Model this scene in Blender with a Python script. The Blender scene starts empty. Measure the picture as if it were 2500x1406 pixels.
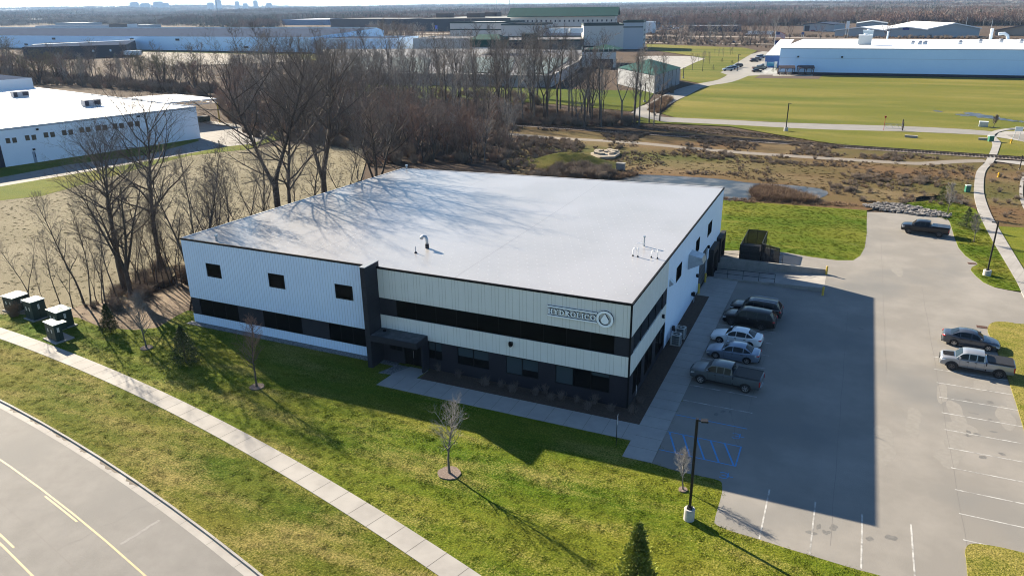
import bpy, math, random
from mathutils import Vector, Matrix, geometry
from math import sin, cos, pi, radians as R, hypot, atan2
random.seed(7)
SC = bpy.context.scene
COL = SC.collection

# ------------------------------------------------------------------ camera geometry
CX, CY, FOC, HC = 1250.0, 703.0, 1831.77, 29.8
YAW, PIT, ROL = 0.4255306, 0.3610974, -0.0131960
_f = Vector((-sin(YAW)*cos(PIT), cos(YAW)*cos(PIT), -sin(PIT)))
_r0 = Vector((cos(YAW), sin(YAW), 0)); _u0 = _r0.cross(_f)
_r = _r0*cos(ROL) + _u0*sin(ROL); _u = _u0*cos(ROL) - _r0*sin(ROL)
CAM = Vector((0, 0, HC))
def ray(px, py): return _f*FOC + _r*(px-CX) + _u*(CY-py)
def G(px, py, z=0.0):
    d = ray(px, py); return CAM + d*((z-HC)/d.z)
def G2(px, py, z=0.0):
    p = G(px, py, z); return (p.x, p.y)
def FP(px, py, y):                      # point on a plane y = const
    d = ray(px, py); return CAM + d*(y/d.y)
def XP(px, py, x):                      # point on a plane x = const
    d = ray(px, py); return CAM + d*(x/d.x)
def HZ(P, py):                          # height above P (ground) seen at image row py
    k = (CY-py)/FOC
    a = Vector((P[0], P[1], -HC))
    return (k*a.dot(_f) - a.dot(_u)) / (_u.z - k*_f.z)

# ------------------------------------------------------------------ materials
MATS = {}
def lin(c):
    if isinstance(c, str):
        c = [int(c[i:i+2], 16)/255 for i in (0, 2, 4)]
        c = [x/12.92 if x <= .04045 else ((x+.055)/1.055)**2.4 for x in c]
    return (c[0], c[1], c[2], 1)
def mat(name, col, rough=.8, metal=0., spec=.3, col2=None, scale=1., detail=4, lo=.35, hi=.65, bump=0., bscale=None, bdist=.02,
        col3=None, scale3=.1, lo3=.45, hi3=.6, coat=0., emit=None, stretch=None, rand=0., coord='Object'):
    if name in MATS: return MATS[name]
    m = bpy.data.materials.new(name); m.use_nodes = True; nt = m.node_tree; N = nt.nodes; L = nt.links
    b = N['Principled BSDF']; b.inputs['Base Color'].default_value = lin(col)
    b.inputs['Roughness'].default_value = rough; b.inputs['Metallic'].default_value = metal
    b.inputs['Specular IOR Level'].default_value = spec; b.inputs['Coat Weight'].default_value = coat
    tc = N.new('ShaderNodeTexCoord'); out = tc.outputs[coord]
    if stretch:
        mp = N.new('ShaderNodeMapping'); mp.inputs['Scale'].default_value = stretch
        L.new(out, mp.inputs['Vector']); out = mp.outputs[0]
    cur = None
    if col2 is not None:
        n = N.new('ShaderNodeTexNoise'); n.inputs['Scale'].default_value = scale; n.inputs['Detail'].default_value = detail
        n.inputs['Roughness'].default_value = .65
        L.new(out, n.inputs['Vector'])
        mr = N.new('ShaderNodeMapRange'); mr.inputs[1].default_value = lo; mr.inputs[2].default_value = hi
        L.new(n.outputs[0], mr.inputs[0])
        mx = N.new('ShaderNodeMix'); mx.data_type = 'RGBA'; mx.inputs[6].default_value = lin(col); mx.inputs[7].default_value = lin(col2)
        L.new(mr.outputs[0], mx.inputs[0]); cur = mx.outputs[2]
    if col3 is not None:
        n = N.new('ShaderNodeTexNoise'); n.inputs['Scale'].default_value = scale3; n.inputs['Detail'].default_value = 3
        L.new(out, n.inputs['Vector'])
        mr = N.new('ShaderNodeMapRange'); mr.inputs[1].default_value = lo3; mr.inputs[2].default_value = hi3
        L.new(n.outputs[0], mr.inputs[0])
        mx = N.new('ShaderNodeMix'); mx.data_type = 'RGBA'; mx.inputs[7].default_value = lin(col3)
        if cur: L.new(cur, mx.inputs[6])
        else: mx.inputs[6].default_value = lin(col)
        L.new(mr.outputs[0], mx.inputs[0]); cur = mx.outputs[2]
    if rand:
        oi = N.new('ShaderNodeObjectInfo'); hs = N.new('ShaderNodeHueSaturation')
        mr = N.new('ShaderNodeMapRange'); mr.inputs[3].default_value = 1-rand; mr.inputs[4].default_value = 1+rand
        L.new(oi.outputs['Random'], mr.inputs[0]); L.new(mr.outputs[0], hs.inputs['Value'])
        if cur: L.new(cur, hs.inputs['Color'])
        else: hs.inputs['Color'].default_value = lin(col)
        cur = hs.outputs[0]
    if cur: L.new(cur, b.inputs['Base Color'])
    if bump:
        n = N.new('ShaderNodeTexNoise'); n.inputs['Scale'].default_value = bscale or scale; n.inputs['Detail'].default_value = 4
        L.new(out, n.inputs['Vector'])
        bp = N.new('ShaderNodeBump'); bp.inputs['Strength'].default_value = bump; bp.inputs['Distance'].default_value = bdist
        L.new(n.outputs[0], bp.inputs['Height']); L.new(bp.outputs[0], b.inputs['Normal'])
    if emit is not None:
        b.inputs['Emission Color'].default_value = lin(col); b.inputs['Emission Strength'].default_value = emit
    MATS[name] = m
    return m

# ------------------------------------------------------------------ mesh builder
class MB:
    def __init__(s): s.v = []; s.f = []; s.mi = []; s.ms = []; s.smooth = False
    def m(s, material):
        if material not in s.ms: s.ms.append(material)
        s.cur = s.ms.index(material); return s
    cur = 0
    def face(s, pts):
        n = len(s.v); s.v += [tuple(p) for p in pts]; s.f.append(tuple(range(n, n+len(pts)))); s.mi.append(s.cur)
    def add(s, vs, fs):
        n = len(s.v); s.v += [tuple(p) for p in vs]
        for f in fs: s.f.append(tuple(i+n for i in f)); s.mi.append(s.cur)
    def box(s, x0, x1, y0, y1, z0, z1, M=None):
        if x0 > x1: x0, x1 = x1, x0
        if y0 > y1: y0, y1 = y1, y0
        vs = [Vector((x, y, z)) for z in (z0, z1) for x, y in ((x0, y0), (x1, y0), (x1, y1), (x0, y1))]
        if M: vs = [M @ v for v in vs]
        s.add(vs, [(3, 2, 1, 0), (4, 5, 6, 7), (0, 1, 5, 4), (1, 2, 6, 5), (2, 3, 7, 6), (3, 0, 4, 7)]); return s
    def prism(s, pts, z0, z1, cap=True, bottom=False):   # pts ccw xy
        n = len(pts)
        a = sum(pts[i][0]*pts[(i+1) % n][1]-pts[(i+1) % n][0]*pts[i][1] for i in range(n))
        if a < 0: pts = pts[::-1]
        zt = z1 if isinstance(z1, (list, tuple)) else [z1]*n
        if a < 0 and isinstance(z1, (list, tuple)): zt = list(zt)[::-1]
        vs = [(p[0], p[1], z0) for p in pts] + [(p[0], p[1], z) for p, z in zip(pts, zt)]
        fs = [(i, (i+1) % n, (i+1) % n+n, i+n) for i in range(n)]
        s.add(vs, fs)
        if cap: s.sheet(pts, zt)
        if bottom: s.add([(p[0], p[1], z0) for p in pts], [tuple(range(n))[::-1]])
        return s
    def sheet(s, pts, z, holes=()):
        zz = z if isinstance(z, (list, tuple)) else None
        loops = [[Vector((p[0], p[1], 0)) for p in pts]] + [[Vector((p[0], p[1], 0)) for p in h] for h in holes]
        tri = geometry.tessellate_polygon(loops)
        flat = [p for l in loops for p in l]
        vs = [(p.x, p.y, (zz[i] if zz else z)) for i, p in enumerate(flat)]
        fs = []
        for t in tri:
            a, b, c = (flat[i] for i in t)
            fs.append(tuple(t) if (b-a).cross(c-a).z > 0 else tuple(t[::-1]))
        s.add(vs, fs); return s
    def tube(s, pts, rs, n=8, cap=True):
        pts = [Vector(p) for p in pts]; base = len(s.v)
        if not isinstance(rs, (list, tuple)): rs = [rs]*len(pts)
        for i, p in enumerate(pts):
            d = (pts[min(i+1, len(pts)-1)]-pts[max(i-1, 0)])
            d = d.normalized() if d.length > 1e-9 else Vector((0, 0, 1))
            a = d.cross(Vector((0, 0, 1)) if abs(d.z) < .9 else Vector((1, 0, 0))).normalized(); b = d.cross(a)
            for k in range(n):
                t = 2*pi*k/n; q = p+(a*cos(t)+b*sin(t))*rs[i]; s.v.append((q.x, q.y, q.z))
        for i in range(len(pts)-1):
            for k in range(n):
                k2 = (k+1) % n; s.f.append((base+i*n+k, base+i*n+k2, base+(i+1)*n+k2, base+(i+1)*n+k)); s.mi.append(s.cur)
        if cap:
            s.f.append(tuple(base+k for k in range(n))[::-1]); s.mi.append(s.cur)
            e = base+(len(pts)-1)*n; s.f.append(tuple(e+k for k in range(n))); s.mi.append(s.cur)
        return s
    def cyl(s, x, y, z0, z1, r, r2=None, n=16): return s.tube([(x, y, z0), (x, y, z1)], [r, r if r2 is None else r2], n)
    def build(s, name, material=None, parent=None, loc=None, rotz=0, smooth=False, **props):
        me = bpy.data.meshes.new(name); me.from_pydata(s.v, [], s.f)
        if s.ms:
            for m in s.ms: me.materials.append(m)
            me.polygons.foreach_set('material_index', s.mi)
        elif material: me.materials.append(material)
        if smooth: me.polygons.foreach_set('use_smooth', [True]*len(me.polygons))
        me.update()
        o = bpy.data.objects.new(name, me); COL.objects.link(o)
        if parent: o.parent = parent
        if loc is not None: o.location = loc
        o.rotation_euler.z = rotz
        for k, v in props.items(): o[k] = v
        return o
def thing(name, label, category, loc=(0, 0, 0), rotz=0, group=None):
    o = bpy.data.objects.new(name, None); COL.objects.link(o); o.location = loc; o.rotation_euler.z = rotz
    o['label'] = label; o['category'] = category
    if group: o['group'] = group
    return o
def setp(o, label=None, category=None, group=None, kind=None):
    for k, v in (('label', label), ('category', category), ('group', group), ('kind', kind)):
        if v: o[k] = v
    return o
def kids(o): return [c for c in bpy.data.objects if c.parent == o]
def copy_thing(o, loc, rotz=0, scale=None, label=None, group=None):
    def rec(a, par):
        c = a.copy(); COL.objects.link(c)
        if par: c.parent = par
        for k in KIDS.get(a.name, ()): rec(k, c)
        return c
    KIDS = {}
    stack = [o]
    if o.name not in CHC:
        for x in bpy.data.objects:
            if x.parent: KIDS.setdefault(x.parent.name, []).append(x)
        CHC[o.name] = KIDS
    KIDS = CHC[o.name]
    c = rec(o, None); c.location = loc; c.rotation_euler = (o.rotation_euler.x, o.rotation_euler.y, rotz)
    if scale: c.scale = scale if hasattr(scale, '__len__') else (scale,)*3
    if label: c['label'] = label
    if group: c['group'] = group
    return c
CHC = {}
def struct(name, mb, material): return mb.build(name, material, kind='structure')
def smoothpx(pts, n=4):                                   # catmull-rom through points
    P = [Vector((p[0], p[1], 0)) for p in pts]; out = []
    for i in range(len(P)-1):
        a, b, c, d = P[max(i-1, 0)], P[i], P[i+1], P[min(i+2, len(P)-1)]
        for k in range(n):
            t = k/n; out.append(.5*((2*b)+(c-a)*t+(2*a-5*b+4*c-d)*t*t+(3*b-a-3*c+d)*t**3))
    out.append(P[-1]); return [(p.x, p.y) for p in out]
def gp(*pts): return [G2(*p) for p in pts]
def ribbon(mb, centre, w, z):
    P = [Vector((p[0], p[1])) for p in centre]; Lf = []; Rt = []
    for i, p in enumerate(P):
        d = (P[min(i+1, len(P)-1)]-P[max(i-1, 0)]).normalized(); n = Vector((-d.y, d.x))
        Lf.append(p+n*w/2); Rt.append(p-n*w/2)
    for i in range(len(P)-1):
        mb.face([(Rt[i].x, Rt[i].y, z), (Rt[i+1].x, Rt[i+1].y, z), (Lf[i+1].x, Lf[i+1].y, z), (Lf[i].x, Lf[i].y, z)])
    return mb
def inpoly(p, poly):
    x, y = p; c = False; n = len(poly)
    for i in range(n):
        x1, y1 = poly[i]; x2, y2 = poly[i-1]
        if (y1 > y) != (y2 > y) and x < (x2-x1)*(y-y1)/(y2-y1)+x1: c = not c
    return c
def scatter(name, pts, objs, label, category, kind='stuff'):
    """pts: (x,y,z, rotz, sx,sy,sz, idx); one object of ground cover / far woods, instances of visible plants"""
    me = bpy.data.meshes.new(name); me.from_pydata([p[:3] for p in pts], [], [])
    for nm, sl in (('rot_v', None), ('scl_v', slice(4, 7))):
        a = me.attributes.new(nm, 'FLOAT_VECTOR', 'POINT')
        d = []
        for p in pts: d += ([p[8] if len(p) > 8 else 0, p[9] if len(p) > 9 else 0, p[3]] if sl is None else list(p[sl]))
        a.data.foreach_set('vector', d)
    a = me.attributes.new('idx_i', 'INT', 'POINT'); a.data.foreach_set('value', [p[7] for p in pts])
    o = bpy.data.objects.new(name, me); COL.objects.link(o)
    ng = bpy.data.node_groups.new(name, 'GeometryNodeTree')
    ng.interface.new_socket(name='Geometry', in_out='INPUT', socket_type='NodeSocketGeometry')
    ng.interface.new_socket(name='Geometry', in_out='OUTPUT', socket_type='NodeSocketGeometry')
    N = ng.nodes; L = ng.links
    gi = N.new('NodeGroupInput'); go = N.new('NodeGroupOutput'); ip = N.new('GeometryNodeInstanceOnPoints'); jn = N.new('GeometryNodeJoinGeometry')
    for ob in objs:
        oi = N.new('GeometryNodeObjectInfo'); oi.inputs['Object'].default_value = ob; oi.inputs['As Instance'].default_value = True
        L.new(oi.outputs['Geometry'], jn.inputs[0])
    def na(nm, ty):
        n = N.new('GeometryNodeInputNamedAttribute'); n.data_type = ty; n.inputs['Name'].default_value = nm
        return [s for s in n.outputs if s.enabled and s.name == 'Attribute'][0]
    L.new(gi.outputs[0], ip.inputs['Points']); L.new(jn.outputs[0], ip.inputs['Instance'])
    ip.inputs['Pick Instance'].default_value = True
    L.new(na('idx_i', 'INT'), ip.inputs['Instance Index'])
    L.new(na('rot_v', 'FLOAT_VECTOR'), ip.inputs['Rotation']); L.new(na('scl_v', 'FLOAT_VECTOR'), ip.inputs['Scale'])
    L.new(ip.outputs[0], go.inputs[0])
    md = o.modifiers.new('scatter', 'NODES'); md.node_group = ng
    o['kind'] = kind; o['label'] = label; o['category'] = category
    return o

# ------------------------------------------------------------------ world, sun, camera
SUN_D = Vector((2.0, -0.88, -1.0)).normalized()
EL = math.asin(-SUN_D.z)
w = bpy.data.worlds.new('World'); SC.world = w; w.use_nodes = True
wn = w.node_tree; sky = wn.nodes.new('ShaderNodeTexSky'); sky.sky_type = 'NISHITA'; sky.sun_disc = False
sky.sun_elevation = EL; sky.sun_rotation = atan2(-SUN_D.x, -SUN_D.y); sky.altitude = 250
sky.air_density = 1.0; sky.dust_density = .6; sky.ozone_density = 1.6
bg = wn.nodes['Background']; bg.inputs[1].default_value = .052
tn = wn.nodes.new('ShaderNodeMix'); tn.data_type = 'RGBA'; tn.blend_type = 'MULTIPLY'; tn.inputs[0].default_value = 1; tn.inputs[7].default_value = (.66, .85, 1, 1)
wn.links.new(sky.outputs[0], tn.inputs[6]); wn.links.new(tn.outputs[2], bg.inputs[0])
sl = bpy.data.lights.new('sun', 'SUN'); sl.energy = 5.0; sl.angle = R(.5); sl.color = (1, .875, .68)
so = bpy.data.objects.new('sun', sl); COL.objects.link(so); so.rotation_euler = SUN_D.to_track_quat('-Z', 'Y').to_euler()
cd = bpy.data.cameras.new('camera'); cd.sensor_width = 36; cd.lens = FOC/2500*36; cd.clip_start = .5; cd.clip_end = 40000
co = bpy.data.objects.new('camera', cd); COL.objects.link(co); SC.camera = co
co.matrix_world = Matrix(((_r.x, _u.x, -_f.x, 0), (_r.y, _u.y, -_f.y, 0), (_r.z, _u.z, -_f.z, HC), (0, 0, 0, 1)))
SC.view_settings.view_transform = 'Standard'; SC.view_settings.look = 'None'; SC.view_settings.gamma = 1
SC.view_settings.exposure = 1.9
SC.cycles.use_denoising = True; SC.cycles.filter_width = 1.05; SC.cycles.sample_clamp_direct = 3; SC.cycles.sample_clamp_indirect = 1; SC.cycles.max_bounces = 6; SC.cycles.volume_bounces = 0
# ================================================================== ground and surfaces
Zc = Vector((-96.928, -214.805))
def arc(r, a0, a1, n=60): return [(Zc.x+r*cos(a0+(a1-a0)*i/n), Zc.y+r*sin(a0+(a1-a0)*i/n)) for i in range(n+1)]
A0, A1 = R(122), R(28)
XR, YF, HB, WB, DB = -13.2, 50.78, 8.87, 45.3, 40.73
XL, YB = XR-WB, YF+DB

def grassmat(name, green, yellow, straw, sx=.12, streak=(.3, 1, 1), rot=0., bump=.6, yl=(.42, .62), stl=(.52, .72)):
    m = bpy.data.materials.new(name); m.use_nodes = True; N = m.node_tree.nodes; L = m.node_tree.links; b = N['Principled BSDF']
    b.inputs['Roughness'].default_value = .95; b.inputs['Specular IOR Level'].default_value = .05
    green, yellow, straw = [tuple(c*k for c, k in zip(q_, (.66, .64, .36))) for q_ in (green, yellow, straw)]
    tc = N.new('ShaderNodeNewGeometry'); mp = N.new('ShaderNodeMapping'); mp.inputs['Rotation'].default_value = (0, 0, rot); mp.inputs['Scale'].default_value = streak
    L.new(tc.outputs['Position'], mp.inputs[0])
    def noise(sc, det, vec=None, rg=.6):
        n = N.new('ShaderNodeTexNoise'); n.inputs['Scale'].default_value = sc; n.inputs['Detail'].default_value = det; n.inputs['Roughness'].default_value = rg
        L.new(vec or tc.outputs['Position'], n.inputs[0]); return n.outputs[0]
    def mr(v, a, b_): 
        n = N.new('ShaderNodeMapRange'); n.inputs[1].default_value = a; n.inputs[2].default_value = b_; L.new(v, n.inputs[0]); return n.outputs[0]
    def mix(f, a, b_):
        n = N.new('ShaderNodeMix'); n.data_type = 'RGBA'; L.new(f, n.inputs[0])
        for i, c in ((6, a), (7, b_)):
            if isinstance(c, (str, tuple)): n.inputs[i].default_value = lin(c)
            else: L.new(c, n.inputs[i])
        return n.outputs[2]
    def math_(op, a, b_):
        n = N.new('ShaderNodeMath'); n.operation = op
        for i, c in ((0, a), (1, b_)):
            if isinstance(c, (int, float)): n.inputs[i].default_value = c
            else: L.new(c, n.inputs[i])
        return n.outputs[0]
    big = noise(sx, 3, mp.outputs[0]); med = noise(2.4, 4, mp.outputs[0], .7); fine = noise(8, 5, None, .75)
    f1 = math_('ADD', math_('MULTIPLY', big, .74), math_('MULTIPLY', med, .26))
    f1 = math_('ADD', math_('MULTIPLY', f1, .78), math_('MULTIPLY', fine, .22))
    c = mix(mr(f1, *yl), green, yellow)
    f2 = math_('ADD', math_('MULTIPLY', noise(sx*2.3, 4, mp.outputs[0]), .55), math_('MULTIPLY', fine, .45))
    c = mix(mr(f2, *stl), c, straw)
    hs = N.new('ShaderNodeHueSaturation'); L.new(c, hs.inputs['Color']); v = mr(fine, .3, .7)
    n = N.new('ShaderNodeMapRange'); n.inputs[3].default_value = .45; n.inputs[4].default_value = 1.55; L.new(v, n.inputs[0]); L.new(n.outputs[0], hs.inputs['Value'])
    L.new(hs.outputs[0], b.inputs['Base Color'])
    bp = N.new('ShaderNodeBump'); bp.inputs['Strength'].default_value = bump; bp.inputs['Distance'].default_value = .2
    L.new(math_('ADD', noise(4.5, 5, None, .7), math_('MULTIPLY', fine, .5)), bp.inputs['Height']); L.new(bp.outputs[0], b.inputs['Normal'])
    MATS[name] = m; return m
M_lawn = grassmat('lawn grass', (.082, .152, .012), (.205, .218, .045), (.37, .31, .175), .16, (.28, 1, 1), R(-38), stl=(.5, .68))
M_verge = grassmat('verge grass', (.078, .13, .014), (.185, .185, .05), (.33, .275, .16), .2, (.25, 1, 1), R(-28), yl=(.38, .58), stl=(.47, .62))
M_field = grassmat('field grass', (.095, .135, .03), (.20, .195, .07), (.31, .265, .14), .035, (.22, 1, 1), R(8), .35, yl=(.40, .56), stl=(.5, .66))
M_side = grassmat('side lawn grass', (.085, .15, .016), (.20, .215, .05), (.30, .26, .10), .12, (.4, 1, 1), R(20))
M_meadow = grassmat('dry meadow', (.175, .158, .185), (.265, .24, .28), (.36, .325, .40), .05, (.6, 1, 1), R(20), .6, yl=(.3, .55), stl=(.44, .64))
M_rough = grassmat('rough ground', (.085, .115, .05), (.19, .12, .115), (.28, .215, .22), .03, (.4, 1, 1), R(5), .55, yl=(.36, .56), stl=(.5, .66))
M_base = grassmat('woodland floor', (.115, .088, .12), (.15, .112, .15), (.18, .145, .18), .008, (.4, 1, 1), R(-10), .8)
M_asph = mat('parking asphalt', (.185, .173, .157), .88, col2=(.235, .219, .199), scale=.16, detail=9, lo=.42, hi=.66, bump=.35, bscale=22, bdist=.02,
             col3=(.152, .149, .143), scale3=.09, lo3=.5, hi3=.68, spec=.25)
M_road = mat('road asphalt', (.142, .136, .130), .85, col2=(.175, .167, .16), scale=.5, detail=7, lo=.35, hi=.7, bump=.6, bscale=26, bdist=.03,
             col3=(.14, .136, .132), scale3=.16, lo3=.52, hi3=.72, spec=.25)
M_conc = mat('pale concrete', (.27, .255, .24), .85, col2=(.235, .222, .208), scale=1.1, detail=6, bump=.15, bscale=14, bdist=.01, col3=(.295, .28, .262), scale3=.35)
M_conc2 = mat('retaining concrete', (.27, .26, .24), .85, col2=(.20, .19, .18), scale=1.2, detail=6, bump=.2, bscale=8, col3=(.15, .145, .14), scale3=.6, lo3=.6, hi3=.75)
M_joint = mat('dark joint', (.10, .09, .08), .95)  # dark colour of the joints between concrete slabs
M_gravel = mat('gravel path', (.19, .165, .14), .95, col2=(.15, .13, .11), scale=1.5, detail=6, bump=.4, bscale=12)
M_mulch = mat('bark mulch', (.045, .030, .022), .95, col2=(.080, .054, .04), scale=7, detail=6, bump=1., bscale=9, bdist=.06)
M_mulch2 = mat('weathered mulch', (.12, .088, .072), .95, col2=(.20, .155, .13), scale=9, detail=6, bump=1., bscale=12, bdist=.05)
M_white = mat('white road paint', (.40, .395, .38), .7, col2=(.20, .19, .178), scale=1.6, detail=7, lo=.42, hi=.62)
M_yel = mat('yellow road paint', (.34, .255, .125), .7, col2=(.24, .20, .135), scale=3, detail=6, lo=.5, hi=.75)
M_blue = mat('blue road paint', (.06, .23, .48), .7, col2=(.13, .17, .22), scale=2, detail=6, lo=.56, hi=.72)

# dock pit (a hole in the ground sheets)
dW = XR + .15
pit = [(dW, G2(1745, 690)[1]), G2(2008, 718, .15), G2(2014, 688, .25), (dW, G2(1760, 640)[1])]
yA = G2(1735, 677)[1]; yB = yA + 5.9
pE = G(2010, 716).x
pit = [(dW, yA), (pE, yA), (pE, yB), (dW, yB)]
big = [(-14000, -600), (9000, -600), (9000, 14000), (-14000, 14000)]
# main terrain: one sheet to the horizon, with low hills far off on the left
gm = MB()
for x0_, x1_, y0_, y1_ in ((-300, dW, -150, 420), (pE, 200, -150, 420), (dW, pE, -150, yA-.1), (dW, pE, yB+.1, 420)): gm.face([(x0_, y0_, -.16), (x1_, y0_, -.16), (x1_, y1_, -.16), (x0_, y1_, -.16)])
gm.build('ground', M_base, kind='structure')
hm = MB()
def hill(x, y):
    d = hypot(x, y)
    if d < 1400: return -.2
    a = math.atan2(-x, y)
    t = min(1, max(0, (d-1800)/3500))
    t2 = min(1, max(0, (d-5200)/3000))
    left = min(1, max(0, (a-.25)/.7))
    h = t*(6+10*left)*(.5+.5*sin(a*23+d*.0011)) + t2*(8+46*left*(.75+.25*sin(a*17)) ) * (.7+.3*sin(a*9+d*.0007))
    return -.05+h
rs = [0, 250, 420, 700, 1000, 1400, 1800, 2300, 2900, 3600, 4400, 5300, 6300, 7500, 9000, 11000, 13000, 15000]
na_ = 90; idx = {}
for i, r in enumerate(rs[1:]):
    for k in range(na_+1):
        a = R(-62)+R(124)*k/na_+YAW+.02; x, y = -sin(a)*r, cos(a)*r; idx[i, k] = len(hm.v); hm.v.append((x, y, hill(x, y)-.02))
for i in range(len(rs)-2):
    for k in range(na_): hm.f.append((idx[i, k], idx[i+1, k], idx[i+1, k+1], idx[i, k+1])); hm.mi.append(0)
hm.build('terrain', M_base, kind='structure', smooth=True)

q = MB(); q.sheet([(-2, -60), (140, -60), (140, 78), (-2, 78)], -.06)
struct('outer_lawn', q, M_side)
# --- near road with gutter, kerb, lines
def band(mb, r0, r1, z, a0=A0, a1=A1, n=90):
    P, Q = arc(r0, a0, a1, n), arc(r1, a0, a1, n)
    for i in range(n): mb.face([(P[i][0], P[i][1], z), (P[i+1][0], P[i+1][1], z), (Q[i+1][0], Q[i+1][1], z), (Q[i][0], Q[i][1], z)])
    return mb
struct('road', band(MB(), 232, 249.15, -.10), M_road)
kb = MB(); band(kb, 249.1, 249.62, -.095); band(kb, 249.62, 249.76, .035)
P, Q = arc(249.62, A0, A1, 90), None
for i in range(90): kb.face([(P[i+1][0], P[i+1][1], -.1), (P[i][0], P[i][1], -.1), (P[i][0], P[i][1], .035), (P[i+1][0], P[i+1][1], .035)])
kb.m(M_conc)
struct('kerb', kb, M_conc)
jm = MB()
for i in range(60):
    a = R(112)-i*3.05/249.4
    for r0, r1, z in ((249.12, 249.61, -.091), (249.63, 249.75, .039)):
        p0 = Zc+Vector((cos(a), sin(a)))*r0; p1 = Zc+Vector((cos(a), sin(a)))*r1; t = Vector((-sin(a), cos(a)))*.012
        jm.face([(p0+t).to_3d()+Vector((0, 0, z)), (p0-t).to_3d()+Vector((0, 0, z)), (p1-t).to_3d()+Vector((0, 0, z)), (p1+t).to_3d()+Vector((0, 0, z))])
struct('kerb_joints', jm, M_joint)
wm = MB()                                                    # damp silt in the gutter
for k in range(26):
    a = R(98)-k*.0145-random.uniform(0, .006); da = random.uniform(.002, .006)
    n = 12; w0 = random.uniform(.12, .3)
    for i in range(n):
        aa, ab = a+da*(i/n*2-1), a+da*((i+1)/n*2-1)
        def e(t): return w0*max(0, 1-abs(t*2-1)**2.5)*(1+.35*sin(t*19+k))
        ra, rb = 249.61-e(i/n), 249.61-e((i+1)/n)
        wm.face([(Zc.x+249.615*cos(aa), Zc.y+249.615*sin(aa), -.0905), (Zc.x+ra*cos(aa), Zc.y+ra*sin(aa), -.0905), (Zc.x+rb*cos(ab), Zc.y+rb*sin(ab), -.0905), (Zc.x+249.615*cos(ab), Zc.y+249.615*sin(ab), -.0905)])
struct('gutter_silt', wm, mat('damp silt', (.14, .12, .10), .9, col2=(.11, .095, .08), scale=3))
lm = MB(); band(lm, 245.52, 245.64, -.096); band(lm, 241.58, 241.70, -.096)
def aof(px, py): p = G(px, py, -.1).to_2d()-Zc; return atan2(p.y, p.x)
for (a, b, r) in ((aof(115, 1208), aof(198, 1268), 245.30), (aof(-60, 1262), aof(30, 1338), 241.92), (aof(300, 1345), aof(380, 1412), 245.30)):
    if r > 245 and a < aof(250, 1300): continue
    band(lm, r, r+.12, -.096, a, b, 12)
struct('yellow_lines', lm, M_yel)
cr = MB(); band(cr, 243.35, 243.385, -.0965)
for i in range(5):
    a = R(95-i*6.2)
    pts = [(Zc.x+(243.4+t*5.4/8)*cos(a+.0006*sin(t*2.1)), Zc.y+(243.4+t*5.4/8)*sin(a+.0006*sin(t*2.1))) for t in range(9)]
    ribbon(cr, pts, .03, -.0962)
struct('road_cracks', cr, mat('sealed crack', (.15, .14, .135), .9))
cr = MB()
for i in range(7):
    a = aof(300, 1330)+random.uniform(-.004, .02); 
    p0 = G(295, 1327, -.1); p1 = G(392, 1268, -.1)
pts = [tuple((p0.to_2d()*(1-t/10)+p1.to_2d()*(t/10))+Vector((random.uniform(-.06, .06), random.uniform(-.06, .06)))) for t in range(11)]
ribbon(cr, pts, .22, -.0958)
struct('road_patch', cr, mat('pale scuff', (.225, .217, .21), .9, col2=(.19, .18, .175), scale=6))

# --- front lawn with sidewalk
up = [(-260, 840), (-60, 766), (60, 768), (120, 770), (190, 776), (250, 800), (330, 806), (385, 800), (430, 772), (458, 758)]
lot_edge = [(1591, 1131), (1650, 1149), (1690, 1158), (1753, 1172), (1763, 1186), (1761, 1210), (1751, 1245), (1745, 1269), (1749, 1281), (1788, 1297), (1848, 1315), (1927, 1340), (2006, 1364), (2085, 1388), (2152, 1406), (2330, 1462)]
le = smoothpx(gp(*lot_edge[:1])+gp(*lot_edge[1:]), 4)
a_end = atan2(le[-1][1]-Zc.y, le[-1][0]-Zc.x)
lawn = gp(*up) + [(XL-.6, YF+2), (XL+10, YF+1), (XR+2, YF+1)] + [(G2(1518, 1113)[0], G2(1690, 760)[1]), (G2(1591, 1131)[0], G2(1690, 760)[1])] + le + arc(249.77, R(58), R(124), 80)
lm_ = MB(); lm_.sheet(lawn, .02)
struct('front_lawn', lm_, M_lawn)
vg = MB(); band(vg, 249.77, 256.14, .024, R(124), R(56), 90)
struct('verge_lawn', vg, M_verge)
sw = MB(); a0, a1 = R(124), R(56); n = 120
P, Q = arc(256.12, a0, a1, n), arc(257.70, a0, a1, n)
band(sw, 256.12, 257.70, .055, a0, a1, n)
for i in range(n):
    sw.face([(P[i+1][0], P[i+1][1], 0), (P[i][0], P[i][1], 0), (P[i][0], P[i][1], .055), (P[i+1][0], P[i+1][1], .055)])
    sw.face([(Q[i][0], Q[i][1], 0), (Q[i+1][0], Q[i+1][1], 0), (Q[i+1][0], Q[i+1][1], .055), (Q[i][0], Q[i][1], .055)])
struct('sidewalk', sw, M_conc)
jm = MB()
aj = aof(953, 1313)
for i in range(-60, 60):
    a = aj+i*1.826/256.9
    if not a1 < a < a0: continue
    p0 = Zc+Vector((cos(a), sin(a)))*256.13; p1 = Zc+Vector((cos(a), sin(a)))*257.69; t = Vector((-sin(a), cos(a)))*.016; z = Vector((0, 0, .059))
    jm.face([(p0+t).to_3d()+z, (p1+t).to_3d()+z, (p1-t).to_3d()+z, (p0-t).to_3d()+z])
struct('sidewalk_joints', jm, M_joint)

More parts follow.
